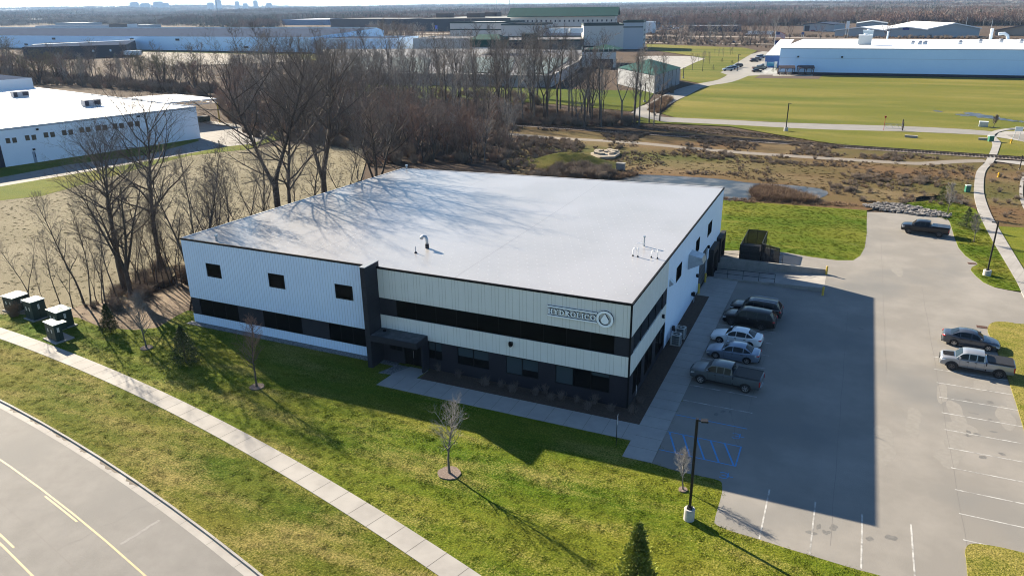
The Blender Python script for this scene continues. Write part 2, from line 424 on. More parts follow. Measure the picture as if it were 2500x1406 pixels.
# --- parking lot (asphalt sheet with hole for the dock ramp)
wx0, wx1 = G2(1518, 1113)[0]+.05, G2(1591, 1131)[0]; wyS = G2(1591, 1131)[1]
ly = [G2(*p) for p in [(1866, 611), (1925, 618), (1980, 628), (2043, 636), (2083, 635.6), (2100, 625), (2111, 605), (2115, 571), (2117, 518), (2162, 519.5), (2230, 524.6), (2285, 530), (2312, 534), (2319, 543), (2329, 577), (2340, 605), (2357, 625), (2370, 634), (2384, 641), (2387, 647), (2372, 654), (2370, 660), (2381, 673), (2401, 690), (2428, 702), (2462, 709), (2490, 714), (2560, 722), (2700, 726)]]
yTop = G2(1758, 612)[1]+.3
lot = le[:] + [(le[-1][0]+14, le[-1][1]-4), G2(2760, 1300), G2(2760, 1000), G2(2800, 760)] + ly[::-1] + [(dW-.1, ly[0][1]), (dW-.1, yB+.27), (pE+.01, yB+.27), (pE+.01, yA-.27), (dW-.1, yA-.27), (dW-.1, yA-6), (wx1-.6, yA-6), (wx1-.6, wyS+.05)]
lo = MB(); lo.sheet(lot, .024)
struct('parking_lot', lo, M_asph)
rb_ = random.Random(17)
def blob(mb, px, py, rx, ry, z):
    g = G(px, py); mb.sheet([(g.x+rx*cos(t*pi/12)*(1+.22*sin(t*pi/6+px)+.12*sin(t*pi/3+py)), g.y+ry*sin(t*pi/12)*(1+.22*sin(t*pi/6+px)+.12*sin(t*pi/3+py))) for t in range(24)], z)
pm = MB()
for k, (px, py) in enumerate(((2335, 1010), (2345, 1045), (2330, 1090), (2440, 950), (2470, 985), (2400, 940), (2148, 1060), (2160, 1090), (2230, 1030), (2300, 960), (2310, 1120), (2455, 1020), (2150, 640), (2190, 660))): blob(pm, px, py, rb_.uniform(.35, .9), rb_.uniform(.8, 2.2), .0262+k*1e-5)
struct('sediment_patches', pm, mat('dried silt on asphalt', (.214, .201, .183), .95, col2=(.196, .184, .167), scale=2.5, detail=8, lo=.42, hi=.58))
pm = MB()
for k in range(26):
    px, py = rb_.choice(((1760, 965), (1745, 1000), (1800, 905), (2380, 980), (2390, 1020), (2400, 1065), (2420, 1115), (1900, 1260), (2020, 1290), (2150, 1320), (2260, 560), (2120, 800))); blob(pm, px+rb_.uniform(-40, 40), py+rb_.uniform(-12, 12), rb_.uniform(.08, .3), rb_.uniform(.08, .3), .0268+k*1e-5)
struct('oil_stains', pm, mat('oil stain', (.115, .11, .105), .7, col2=(.15, .145, .135), scale=5))
# raised grass islands on the right
isl = MB()
i1 = smoothpx(gp((2700, 800), (2500, 793), (2469, 789), (2435, 787), (2418, 792), (2411, 803), (2414, 817), (2424, 832)), 4)+gp((2457, 917), (2480, 984), (2500, 1052), (2560, 1240), (2900, 1300))
i2 = gp((2365, 1420), (2362, 1406), (2358, 1364))+smoothpx(gp((2358, 1364), (2356, 1344), (2366, 1331), (2390, 1330), (2441, 1338), (2500, 1352)), 4)+gp((2620, 1385), (2620, 1560), (2420, 1500))
isl.prism(i1, 0, .10); isl.prism(i2, 0, .10)
struct('island_grass', isl, grassmat('island grass', (.11, .155, .02), (.20, .21, .06), (.34, .29, .15), .2, (.5, 1, 1), R(20), yl=(.34, .52), stl=(.42, .58)))
# side strip of grass east of the lot, up to the sidewalk
eg = MB(); e1 = ly[10:-2]
e1 = gp((2189, 499), (2281, 490), (2353, 501), (2381, 512), (2391, 526), (2418, 581), (2452, 639), (2480, 687), (2500, 728), (2520, 760)) + gp((2519, 720))+e1[::-1]
eg.prism(gp((2189, 499), (2281, 490), (2353, 501), (2381, 512), (2391, 526), (2418, 581), (2452, 639), (2480, 687), (2494, 712))+gp((2462, 709), (2428, 702), (2401, 690), (2381, 673), (2370, 660), (2372, 654), (2387, 647), (2384, 641), (2370, 634), (2357, 625), (2340, 605), (2329, 577), (2319, 543), (2314, 530), (2250, 511)), 0, .09)
struct('roadside_grass', eg, M_side)
eg = MB(); eg.sheet(gp((2432, 553), (2500, 556), (2700, 560), (2900, 700), (2560, 760), (2500, 661), (2449, 577)), .03)
struct('corner_grass', eg, M_side)
s2 = MB()
L2 = gp((2414, 379), (2407, 393), (2403, 400), (2384, 420), (2378, 458), (2379, 485), (2391, 526), (2418, 581), (2452, 639), (2480, 687), (2500, 728), (2540, 800))
R2 = gp((2434, 379), (2428, 393), (2423, 400), (2406, 420), (2401, 458), (2406, 489), (2422, 530), (2449, 577), (2476, 622), (2500, 661), (2530, 710), (2570, 780))
s2.prism(smoothpx(L2)+smoothpx(R2)[::-1], 0, .11)
u = gp((2414, 379), (2423, 352), (2411, 335), (2413, 329), (2426, 321), (2450, 316), (2478, 313.5), (2520, 313), (2700, 316))
v = gp((2434, 379), (2443, 352), (2441, 346), (2430, 335), (2428, 331), (2438, 324), (2456, 319.5), (2480, 317), (2520, 316.5), (2700, 320))
s2.prism(smoothpx(u)+smoothpx(v)[::-1], 0, .11)
struct('trail_sidewalk', s2, M_conc)
jm = MB()
a_, b_ = smoothpx(L2, 3), smoothpx(R2, 3)
tot = 0
for i in range(len(a_)-1):
    pa, pb, qa, qb = Vector(a_[i]), Vector(a_[i+1]), Vector(b_[i]), Vector(b_[i+1]); n = max(1, int((pb-pa).length/1.83))
    for k in range(n):
        t = k/n; p = pa.lerp(pb, t); q = qa.lerp(qb, t); d = (pb-pa).normalized()*.02
        jm.face([(p-d).to_3d()+Vector((0, 0, .114)), (q-d).to_3d()+Vector((0, 0, .114)), (q+d).to_3d()+Vector((0, 0, .114)), (p+d).to_3d()+Vector((0, 0, .114))])
struct('trail_sidewalk_joints', jm, M_joint)
ap = MB(); ap.sheet(gp((2430, 335), (2438, 325), (2456, 321), (2520, 321), (2700, 323), (2700, 420), (2500, 347), (2470, 341)), .03)
struct('road_apron', ap, M_conc)
ap = MB(); ap.sheet(gp((2456, 330), (2520, 328), (2700, 332), (2700, 400), (2500, 345), (2475, 339)), .045)
struct('side_road', ap, M_asph)
# field drive
fr = MB(); U = gp((1543, 273), (1600, 284), (1650, 288), (1787, 294), (1923, 300.5), (2210, 309), (2367, 317), (2424, 322)); D_ = gp((1550, 283), (1615, 297), (1650, 299), (1821, 307), (1991, 316), (2230, 322.6), (2411, 331), (2430, 334))
fr.sheet(smoothpx(U, 3)+smoothpx(D_, 3)[::-1], .03)
struct('field_drive', fr, mat('drive asphalt', (.21, .20, .19), .9, col2=(.18, .172, .162), scale=.4, detail=6))
fr = MB()
a_ = smoothpx(gp((1540, 277), (1560, 262), (1581, 254), (1628, 229), (1669, 214), (1711, 204), (1752, 196), (1776, 184)), 3); b_ = smoothpx(gp((1615, 285), (1612, 273), (1645, 250), (1684, 231), (1725, 211.5), (1787, 201), (1827, 186)), 3)
fr.sheet(a_+gp((1759, 177.5), (1793, 157), (1834, 133), (1862, 126), (1885, 128), (1898, 181), (1888, 183))+b_[::-1], .035)
struct('access_road', fr, mat('access asphalt', (.24, .225, .205), .9, col2=(.20, .19, .175), scale=.2, detail=6))
# lawns of the distance
def sh(name, px, z, m): q = MB(); q.sheet(gp(*px), z); return struct(name, q, m)
sh('north_field', [(1615, 278), (1650, 249), (1684, 231), (1725, 211.5), (1787, 200.5), (1827, 186), (1852, 184), (1899, 183), (2500, 192), (2900, 200), (2900, 345), (2700, 330), (2500, 324), (2424, 322), (2367, 317), (2210, 309), (1923, 300), (1787, 294), (1650, 288)], .02, M_field)
sh('rail_lawn', [(1550, 283), (1615, 297), (1650, 299), (1821, 307), (1991, 316), (2230, 322.6), (2415, 331), (2424, 352), (2414, 378), (2264, 369), (2073, 356), (1991, 345), (1855, 322), (1780, 309), (1650, 303), (1540, 300), (1515, 292), (1530, 280)], .022, M_field)
sh('corner_field', [(2430, 336), (2470, 341), (2500, 347), (2700, 420), (2700, 410), (2500, 387), (2434, 379), (2444, 352)], .02, M_field)
sh('back_lawn', [(1766, 489), (1889, 498), (2116, 514), (2116, 571), (2111, 605), (2100, 625), (2083, 636), (2043, 636), (1980, 628), (1925, 618), (1866, 611), (1790, 612), (1740, 612), (1700, 560)], .028, M_side)
sh('complex_lawn', [(700, 198), (850, 201), (1345, 216), (1500, 221), (1600, 222), (1580, 250), (1540, 272), (1350, 254), (1150, 243), (850, 240), (700, 225)], .0, grassmat('complex grass', (.075, .12, .016), (.14, .16, .03), (.2, .19, .07), .03))
sh('yard_concrete', [(1560, 139), (1600, 137), (1690, 138), (1722, 144), (1700, 152), (1690, 160), (1664, 170), (1560, 160)], .0, M_conc)
sh('hill_lawn', [(1580, 121), (1578, 112), (1580, 108), (1700, 113), (1815, 117), (1850, 124), (1834, 133), (1793, 157), (1759, 177.5), (1776, 184), (1752, 196), (1711, 204), (1662, 196), (1662, 170), (1700, 152), (1722, 144), (1690, 137)], .01, M_field)
sh('tan_field', [(560, 84), (760, 84), (1100, 88), (1100, 118), (900, 112), (700, 100)], .0, mat('tan grass', (.12, .10, .08), .95, col2=(.085, .07, .055), scale=.05))
sh('factory_lawn', [(330, 121), (770, 132), (790, 150), (330, 128)], .0, M_field)
sh('factory_yard', [(325, 127), (700, 135), (760, 150), (420, 162), (370, 150)], .01, M_gravel)
sh('warehouse_drive', [(-200, 505), (0, 456), (171, 427), (307, 403), (444, 379), (546, 359), (614, 352), (645, 341), (655, 330), (640, 318), (585, 305), (512, 296), (480, 290), (485, 345), (358, 379), (171, 402), (0, 434), (-200, 470)], .024, mat('old asphalt', (.21, .195, .18), .9, col2=(.165, .155, .145), scale=.5, detail=6))
sh('warehouse_lawn', [(-200, 505), (0, 456), (171, 427), (307, 403), (444, 379), (546, 359), (614, 352), (645, 341), (655, 330), (640, 317), (668, 318), (690, 326), (680, 340), (600, 366), (520, 374), (461, 381), (358, 407), (239, 441), (102, 479), (0, 490), (-200, 540)], .02, grassmat('far lawn', (.10, .15, .016), (.19, .2, .03), (.30, .22, .07), .04, (.3, 1, 1), R(20)))
sh('wall_strip_grass', [(-200, 470), (0, 434), (171, 402), (358, 379), (485, 345), (560, 352), (490, 330), (0, 400)], .016, M_side)
sh('meadow', [(-600, 600), (0, 490), (102, 479), (239, 441), (358, 407), (461, 381), (600, 366), (720, 352), (860, 352), (900, 372), (880, 440), (700, 530), (480, 640), (380, 700), (300, 760), (190, 776), (60, 768), (-400, 800)], .0, M_meadow)
sh('leaf_litter', [(120, 772), (190, 782), (250, 806), (330, 812), (385, 806), (430, 776), (462, 757), (470, 700), (440, 690), (330, 730), (200, 745)], .012, mat('leaf litter', (.085, .052, .032), .95, col2=(.16, .115, .07), scale=1.2, detail=8, bump=1, bscale=4, bdist=.1))
sh('rough_field', [(1230, 395), (1280, 345), (1400, 340), (1650, 366), (2025, 390), (2200, 401), (2400, 396), (2400, 420), (2378, 458), (2385, 512), (2350, 502), (2281, 490), (2189, 499), (2116, 514), (1889, 498), (1740, 487), (1300, 470)], .006, M_rough)
sh('rail_verge', [(1230, 300), (1500, 313), (1780, 330), (2073, 357), (2414, 380), (2404, 396), (2200, 400), (2025, 389), (1650, 366), (1400, 342), (1230, 330)], .004, M_rough)
sh('rough_corner', [(2423, 400), (2520, 404), (2700, 412), (2760, 560), (2500, 556), (2432, 553), (2406, 489), (2401, 458), (2406, 420)], .004, M_rough)
sh('trail_concrete', [(2427, 394), (2434, 391), (2520, 396), (2700, 404), (2700, 414), (2500, 404)], .03, M_conc)
tr = MB(); ribbon(tr, smoothpx(gp((1230, 326), (1266, 330), (1362, 338), (1533, 348), (1700, 363.6), (1821, 374), (2025, 387.5), (2196, 398), (2264, 399.5), (2333, 395), (2410, 393)), 4), 3.0, .03)
struct('gravel_trail', tr, M_gravel)
# railway
ra, rb = Vector(G2(1180, 300)), Vector(G2(2640, 398))
d = (rb-ra).normalized(); n_ = Vector((-d.y, d.x)); Ln = (rb-ra).length
bl = MB(); ribbon(bl, [tuple(ra+d*Ln*i/20) for i in range(21)], 4.2, .10)
struct('railway_ballast', bl, mat('ballast', (.20, .16, .13), .95, col2=(.11, .09, .08), scale=1.4, detail=5, bump=.6, bscale=5))
sp = MB(); Mr = Matrix.Translation((ra.x, ra.y, 0)) @ Matrix.Rotation(atan2(d.y, d.x), 4, 'Z')
for i in range(int(Ln/.65)): sp.box(i*.65, i*.65+.24, -1.25, 1.25, .11, .2, Mr)
trk = thing('railway_track', 'single railway track with dark sleepers crossing behind the pond', 'railway track')
sp.build('sleepers', mat('dark timber', (.05, .04, .035), .9), trk)
for s in (-.72, .72):
    q = MB(); q.box(0, Ln, s-.04, s+.04, .2, .36, Mr); q.build('rail', mat('rail steel', (.10, .07, .055), .5, .6), trk)
# highways far off
for nm, pxs, w_ in (('highway', [(-100, 79), (300, 77.5), (700, 79), (1000, 82.5), (1580, 88.5), (1800, 91), (2040, 94.5), (2800, 106)], 10), ('highway_near_lane', [(860, 92), (1100, 98), (1560, 105), (1700, 106.5), (1900, 109), (2100, 113), (2800, 124)], 7)):
    q = MB(); ribbon(q, smoothpx(gp(*pxs), 4), w_, .05); struct(nm, q, mat('highway concrete', (.30, .26, .22), .9))
# standing puddles and pond
M_water = mat('pond water', (.028, .03, .03), .3, spec=.1, bump=.2, bscale=1.5, bdist=.03, col2=(.10, .095, .085), scale=.35, lo=.45, hi=.6)
q = MB(); q.sheet(smoothpx(gp((1470, 441), (1500, 428), (1560, 427), (1640, 430), (1750, 437), (1830, 447), (1900, 451), (1965, 456), (2012, 464), (2020, 476), (1985, 488), (1930, 490), (1900, 492), (1800, 490), (1700, 486), (1560, 462), (1470, 441)), 3), .03)
struct('pond', q, M_water)
q = MB()
for cxp, cyp, a, b in ((2290, 272.5, 12, 1.4), (2375, 279, 22, 3), (2395, 284, 34, 4.5), (2425, 288, 28, 3), (2460, 294, 30, 2.2), (2350, 282, 18, 2), (2495, 298, 8, 2)):
    q.sheet(gp(*[(cxp+a*cos(t*pi/9)*(1+.25*sin(t*2.7+cxp)), cyp+b*sin(t*pi/9)*(1+.3*sin(t*3.9+cxp))+a*cos(t*pi/9)*.12) for t in range(18)]), .035+cxp*1e-5)
struct('puddles', q, M_water)

# --- walks around the building
wk = MB()
yw0, yw1 = G2(1200, 1001)[1], G2(1200, 965)[1]
yS = G2(919, 940)[1]; yN = G2(1016, 924)[1]
wk.prism([(wx0, wyS), (wx1, wyS), (wx1, yA-.02), (dW, yA-.02), (dW, G2(1700, 721)[1]), (wx0, G2(1700, 721)[1])], 0, .075)
xa, xb = G2(919, 940)[0], G2(1016, 924)[0]
wk.prism([(xa, yS), (wx0, yS), (wx0, yN), (xb, yN), (xb+.25, YF-.35), (xa+.9, YF-.35), (xa+.2, yN)], 0, .06)
struct('building_walk', wk, mat('walk concrete', (.30, .29, .275), .85, col2=(.26, .25, .24), scale=.8, detail=6, bump=.15, bscale=14, bdist=.01))
jm = MB(); y = wyS+1.5
while y < yA: jm.box(wx0+.02, wx1-.02, y, y+.02, .072, .078); y += 1.52
x = xa+1.5
while x < wx0-.2: jm.box(x, x+.02, yS+.02, yN-.02, .058, .064); x += 1.52
struct('walk_joints', jm, M_joint)
mu = MB()
mu.prism([(xb+.3, yN+.02), (wx0-.02, yN+.02), (wx0-.02, G2(1700, 721)[1]-.02), (XR+.02, G2(1700, 721)[1]-.02), (XR+.02, YF-.02), (xb+.3, YF-.02)], 0, .07)
struct('mulch_bed', mu, M_mulch)
st = MB(); st.prism([(XL-.4, YF-.75), (xa-.4, YF-.75), (xa-.4, YF-.05), (XL-.4, YF-.05)], 0, .06)
st.prism([(xa-1.1, YF-2.4), (xa+.4, YF-2.2), (xa+.9, YF-.4), (xa-.4, YF-.4)], 0, .05)
struct('stone_strip', st, mat('washed stones', (.24, .235, .23), .9, col2=(.09, .09, .09), scale=9, detail=5, lo=.4, hi=.6, bump=1, bscale=12, bdist=.05))

# --- parking lines
ln = MB(); bl = MB()
y0 = G2(1680, 939)[1]
stall = 2.74
xs0, xs1 = wx1+.05, wx1+5.45
hy = [y0-k*stall for k in range(0, 2)]
for k in range(0, 7): ln.box(xs0, xs1, y0+k*stall-.05, y0+k*stall+.05, .025, .0285) if k < 6 else None
ln.box(xs0, xs1, y0-stall-.05, y0-stall+.05, .025, .0285)
yb1 = G2(1648, 1012)[1]; yb2 = G2(1608, 1097)[1]; ybm = G2(1628, 1053)[1]
for yy in (yb1, ybm, yb2): bl.box(xs0, xs1-.05, yy-.04, yy+.04, .025, .0285)
bl.box(xs1-.15, xs1-.05, yb2, ybm, .0252, .0287)
for k in range(5):
    x0_ = xs0+.1+k*1.0
    bl.add([(x0_, ybm-.05, .0255), (x0_+.13, ybm-.05, .0255), (x0_+1.13, yb2+.05, .0255), (x0_+1.0, yb2+.05, .0255)], [(3, 2, 1, 0)])
for yy in ((yb1+ybm)/2, yb2-1.4):                           # wheelchair marks
    c = Vector((xs1-.7, yy)); pts = [(c.x+.35*cos(t), c.y+.35*sin(t)) for t in [i*pi/7-2.2 for i in range(11)]]
    ribbon(bl, pts, .07, .0256); ribbon(bl, [(c.x-.1, c.y), (c.x+.65, c.y)], .07, .0257); ribbon(bl, [(c.x+.3, c.y+.02), (c.x+.3, c.y+.4)], .07, .0258)
# right hand rows
rows = [(2282, 902, 2455, 941), (2287, 934, 2466, 975), (2293, 969, 2477, 1003), (2300, 1009, 2491, 1045), (2306, 1052, 2500, 1089), (2312, 1094, 2510, 1136), (2322, 1145, 2520, 1188), (2331, 1196, 2540, 1243), (2342, 1255, 2560, 1306)]
r0 = G2(2287, 934); xr0 = sum(G2(a, b)[0] for a, b, _, _ in rows)/len(rows)
for k in range(-2, 9): ln.box(xr0, xr0+5.5, r0[1]-k*2.66-.05, r0[1]-k*2.66+.05, .025, .0285)
for (a, b) in (((1878, 1205), (1852, 1316)), ((1990, 1236), (1976, 1353)), ((2106, 1262), (2101, 1389)), ((2227, 1296), (2232, 1420)), ((2005+340, 1330), (2352, 1440))):
    pa = G(*a); pb = G(*b)
    if a[0] < 2300: ln.box((pa.x+pb.x)/2-.05, (pa.x+pb.x)/2+.05, pb.y+.05, pb.y+5.3, .025, .0285)
struct('white_stall_lines', ln, M_white); struct('blue_stall_lines', bl, M_blue)
# sealed cracks and stains on the lot
cr = MB()
for (a, b) in (((1838, 655), (1885, 668)), ((2060, 590), (2100, 602)), ((1780, 965), (1800, 1090)), ((2128, 1058), (2145, 1064))):
    pa, pb = Vector(G2(*a)), Vector(G2(*b))
    ribbon(cr, [tuple(pa.lerp(pb, t/8)+Vector((random.uniform(-.08, .08), random.uniform(-.08, .08)))) for t in range(9)], .04, .0282)
for (a, b, w_) in (((2250, 700), (2262, 1330), .03), ((2070, 760), (2020, 1330), .03), ((2150, 560), (2105, 900), .03), ((1900, 760), (1838, 1110), .03)):
    pa, pb = Vector(G2(*a)), Vector(G2(*b)); pb.x = pa.x; ribbon(cr, [(pa.x+.03*sin(t*1.7), pa.y+(pb.y-pa.y)*t/20) for t in range(21)], w_, .0281)
struct('lot_cracks', cr, mat('lot crack', (.16, .15, .14), .95))
q = MB()
for px, py in ((2117, 639), (2418, 798)):
    pass
for lbl, (px, py), a in (('rusty storm drain grate in the lot beside the kerb notch', (2373, 644), .1), ('rusty storm drain grate beside the grass island near the grey sedan', (2397, 799), 0)):
    g = G(px, py); q = MB(); q.box(-.45, .45, -.3, .3, .026, .05)
    for i in range(6): q.box(-.42+i*.145, -.36+i*.145, -.28, .28, .05, .065)
    q.build('drain_grate', mat('rusty iron', (.10, .055, .04), .7, .3), None, (g.x, g.y, 0), a, label=lbl, category='drain grate', group='storm drain grates')

# --- dock ramp and retaining walls
rp = MB()
zb = -1.05
rp.add([(dW, yA, zb), (pE, yA, .02), (pE, yB, .02), (dW, yB, zb)], [(0, 1, 2, 3)])
rp.build('dock_ramp', M_conc, kind='structure')
def dwall(name, y0, y1, zt0, zt1, label, extra=0):
    t = thing(name, label, 'retaining wall', (0, 0, 0), 0, 'dock ramp walls')
    q = MB(); x1 = pE+.02
    vs = [(dW, y0, zb-.3), (x1, y0, -.3), (x1, y1, -.3), (dW, y1, zb-.3), (dW, y0, zt0), (x1, y0, zt1), (x1, y1, zt1), (dW, y1, zt0)]
    q.add(vs, [(4, 5, 6, 7), (0, 1, 5, 4), (1, 2, 6, 5), (2, 3, 7, 6), (3, 0, 4, 7)])
    q.build('wall_body', M_conc2, t)
    q = MB(); x = dW+1.2
    while x < x1-.3:
        f = (x-dW)/(x1-dW); zt = zt0+(zt1-zt0)*f
        for yy in (y0-.004, y1+.001): q.box(x, x+.025, yy, yy+.003, zb*(1-f), zt-.01)
        x += 1.22
    q.build('form_joints', mat('joint grey', (.20, .19, .17), .9), t)
    return t
dwall('ramp_wall', yA-.28, yA, .12, .50, 'low concrete retaining wall on the near side of the dock ramp, beside the black suv')
dwall('ramp_wall', yB, yB+.28, .62, .62, 'tall concrete retaining wall on the far side of the dock ramp, below the dumpster pen')
# ================================================================== main building
M_sid = mat('white siding', (.74, .84, .98), .45, spec=.4, col2=(.70, .80, .94), scale=.6)
M_cream = mat('cream panel', (.75, .73, .68), .5, spec=.35, col2=(.72, .70, .65), scale=.4)
M_rib = mat('siding seam', (.60, .65, .72), .5)
M_creamseam = mat('panel seam', (.50, .48, .42), .6)
M_char = mat('charcoal panel', (.026, .027, .035), .6, spec=.2, col2=(.021, .022, .029), scale=1)
M_black = mat('black trim', (.006, .006, .007), .6, spec=.15)
M_glass = mat('dark glass', (.0035, .004, .0045), .1, spec=.04)
M_glass2 = mat('side glass', (.006, .007, .008), .4, spec=0)
M_roof = mat('roof membrane', (.278, .272, .274), .31, spec=.6, col2=(.255, .252, .257), scale=.35, detail=7, lo=.4, hi=.7, bump=.25, bscale=3, bdist=.03, col3=(.295, .29, .298), scale3=.1)
B = thing('office_warehouse', 'large white and charcoal two-storey office warehouse with a white roof and raised lettering', 'building')
ZC = [HB, HB, 8.84, 7.88]                                   # roof corner heights: NR(front left), front right, back right, back left
def rz(x, y):
    s = (x-XL)/WB; t = (y-YF)/DB
    return (HB*(1-s)+HB*s)*(1-t)+(7.88*(1-s)+8.84*s)*t
q = MB(); n = 12
for i in range(n):
    for j in range(n):
        c = [(XL+.08+(WB-.16)*(i+a)/n, YF+.08+(DB-.16)*(j+b)/n) for a, b in ((0, 0), (1, 0), (1, 1), (0, 1))]
        q.face([(x, y, rz(x, y)-.03) for x, y in c])
roof = q.build('roof', M_roof, B)
# fastener plates showing through the membrane, and welded seams
q = MB()
yy = YF+.9; row = 0
while yy < YB-.5:
    x = XL+.7+(row % 2)*.45
    while x < XR-.5:
        z = rz(x, yy)-.03; a = .07
        q.add([(x-a, yy-a, z), (x+a, yy-a, z), (x+a, yy+a, z), (x-a, yy+a, z), (x, yy, z+.022)], [(0, 1, 4), (1, 2, 4), (2, 3, 4), (3, 0, 4)])
        x += .92
    yy += 1.02; row += 1
q.build('fastener_plates', mat('membrane over plates', (.42, .42, .43), .35), roof)
q = MB()
x = XL+15
while x < XR-.5:
    q.add([(x, YF+.1, rz(x, YF)-.026), (x+.05, YF+.1, rz(x, YF)-.026), (x+.05, YB-.1, rz(x, YB)-.026), (x, YB-.1, rz(x, YB)-.026)], [(0, 1, 2, 3)])
    x += 15.2
q.build('roof_seams', mat('membrane seam', (.235, .236, .255), .4), roof)
# levels
h2, h3, h4 = 2.74, 4.45, 6.06
xf = FP(905, 890, YF).x                                      # fin position
p1 = FP(923, 700, YF); xfin = p1.x
E_FIN = (xfin-.45, xfin+.02)
xLs = E_FIN[0]
# left siding field: bands computed from the photo
zt = (FP(468, 727, YF).z+FP(895, 802, YF).z)/2; zbm = (FP(473, 768, YF).z+FP(903, 845, YF).z)/2
W_ = MB()
def slab(mb, x0, x1, z0, z1, y=YF, t=.12): mb.box(x0, x1, y, y+t, z0, z1)
def rectF(a, b, y=YF): p = FP(*a, y); q_ = FP(*b, y); return (min(p.x, q_.x), max(p.x, q_.x), min(p.z, q_.z), max(p.z, q_.z))
# structural shell behind everything
sh_ = MB(); sh_.m(M_char)
sh_.box(XL+.13, XR-.13, YF+.13, YB-.05, 0, 7.4)
sh_.build('shell', None, B)
# left wall
lw = MB(); z_up = HB-.14
ups = [rectF((503, 643), (541, 679)), rectF((655, 668), (696, 705)), rectF((818, 694), (862, 732))]
zu0 = sum(r[2] for r in ups)/3; zu1 = sum(r[3] for r in ups)/3
xs = XL
for r in ups: slab(lw, xs, r[0], zu0, zu1); xs = r[1]
slab(lw, xs, xLs, zu0, zu1); slab(lw, XL, xLs, zu1, z_up); slab(lw, XL, xLs, zt, zu0); slab(lw, XL, xLs, 0.05, zbm)
lw.build('left_siding', M_sid, B, label='white vertical ribbed siding left of the charcoal fin')
rb_ = MB(); x = XL+.3
while x < xLs-.1:
    segs = [(.05, zbm), (zt, z_up)]
    for r in ups:
        if r[0]-.02 < x < r[1]+.02: segs = [(.05, zbm), (zt, zu0), (zu1, z_up)]
    for a, b in segs: rb_.box(x-.014, x+.014, YF-.018, YF, a, b)
    x += .305
rb_.build('siding_ribs', M_rib, B)
for r in ups:
    f = MB(); f.box(r[0], r[1], YF+.03, YF+.08, zu0, zu1); f.build('window', M_glass, B)
    f = MB()
    for a, b, c, d in ((r[0]-.04, r[1]+.04, zu1, zu1+.06), (r[0]-.04, r[1]+.04, zu0-.06, zu0), (r[0]-.04, r[0]+.03, zu0, zu1), (r[1]-.03, r[1]+.04, zu0, zu1)): f.box(a, b, YF-.03, YF+.03, c, d)
    f.build('window_frame', M_black, B)
# left ribbon window band
wins = [(rectF((487, 735), (585, 785))), (rectF((640, 760), (739, 812))), (rectF((801, 790), (893, 838)))]
bnd = MB(); xs = XL
for r in wins: slab(bnd, xs, r[0], zbm, zt, YF+.03, .09); xs = r[1]
if xs < xLs: slab(bnd, xs, xLs, zbm, zt, YF+.03, .09)
bnd.build('band_panels', M_char, B)
for r in wins:
    f = MB(); f.box(r[0]+.03, min(r[1], xLs)-.03, YF+.07, YF+.11, zbm+.03, zt-.03); w_ = f.build('window', M_glass, B)
    f = MB(); m_ = (r[0]+r[1])/2
    for k in (1/3, 2/3): xx = r[0]+(r[1]-r[0])*k; f.box(xx-.025, xx+.025, YF+.05, YF+.07, zbm, zt)
    f.box(r[0], min(r[1], xLs), YF+.045, YF+.07, zt-.05, zt); f.box(r[0], min(r[1], xLs), YF+.045, YF+.07, zbm, zbm+.05)
    f.build('mullions', M_black, B)
# fin
pf0 = G(906, 898); yfn = pf0.y
f = MB(); f.box(E_FIN[0], E_FIN[1], yfn, YF+.3, 0, 9.32); fin = f.build('fin_wall', M_char, B)
f = MB(); f.box(E_FIN[0]-.05, E_FIN[1]+.05, yfn-.05, YF+.35, 9.32, 9.37); f.build('fin_cap', mat('grey metal cap', (.22, .24, .27), .5, .2), fin)
f = MB()
for z in (1.5, 3, 4.5, 6, 7.5): f.box(E_FIN[1], E_FIN[1]+.004, yfn, YF-.01, z, z+.02); f.box(E_FIN[0], E_FIN[1], yfn-.004, yfn, z, z+.02)
f.build('panel_joints', M_black, fin)
# right-hand cream bands on the front
xr0_ = E_FIN[1]; xc = XR-.10
cb = MB(); slab(cb, xr0_, xc, h4, HB-.14); cb.build('upper_cream_band', M_cream, B)
cb = MB(); slab(cb, xr0_, xc, h2, h3); cb.build('lower_cream_band', M_cream, B)
sm = MB(); x = xr0_+.55; k = 0
while x < xc-.1:
    for a, b in ((h4+.02, HB-.16), (h2+.02, h3-.02)): sm.box(x-.012, x+.012, YF-.006, YF, a, b)
    x += .30 if k % 3 else .62; k += 1
sm.build('panel_seams', M_creamseam, B)
# upper ribbon window, right part
pb = MB(); xg0 = FP(966, 740, YF).x; xg1 = FP(1500, 830, YF).x
slab(pb, xr0_, xg0, h3, h4, YF+.03, .09); slab(pb, xg1, xc+.02, h3, h4, YF+.03, .09)
pb.build('band_panels', M_char, B)
f = MB(); f.box(xg0, xg1, YF+.08, YF+.12, h3+.03, h4-.03); f.build('ribbon_window', M_glass, B)
f = MB(); nn = 10
for k in range(nn+1): xx = xg0+(xg1-xg0)*k/nn; f.box(xx-.02, xx+.02, YF+.06, YF+.08, h3, h4)
f.box(xg0, xg1, YF+.055, YF+.08, h4-.05, h4); f.box(xg0, xg1, YF+.055, YF+.08, h3, h3+.05)
f.build('mullions', M_black, B)
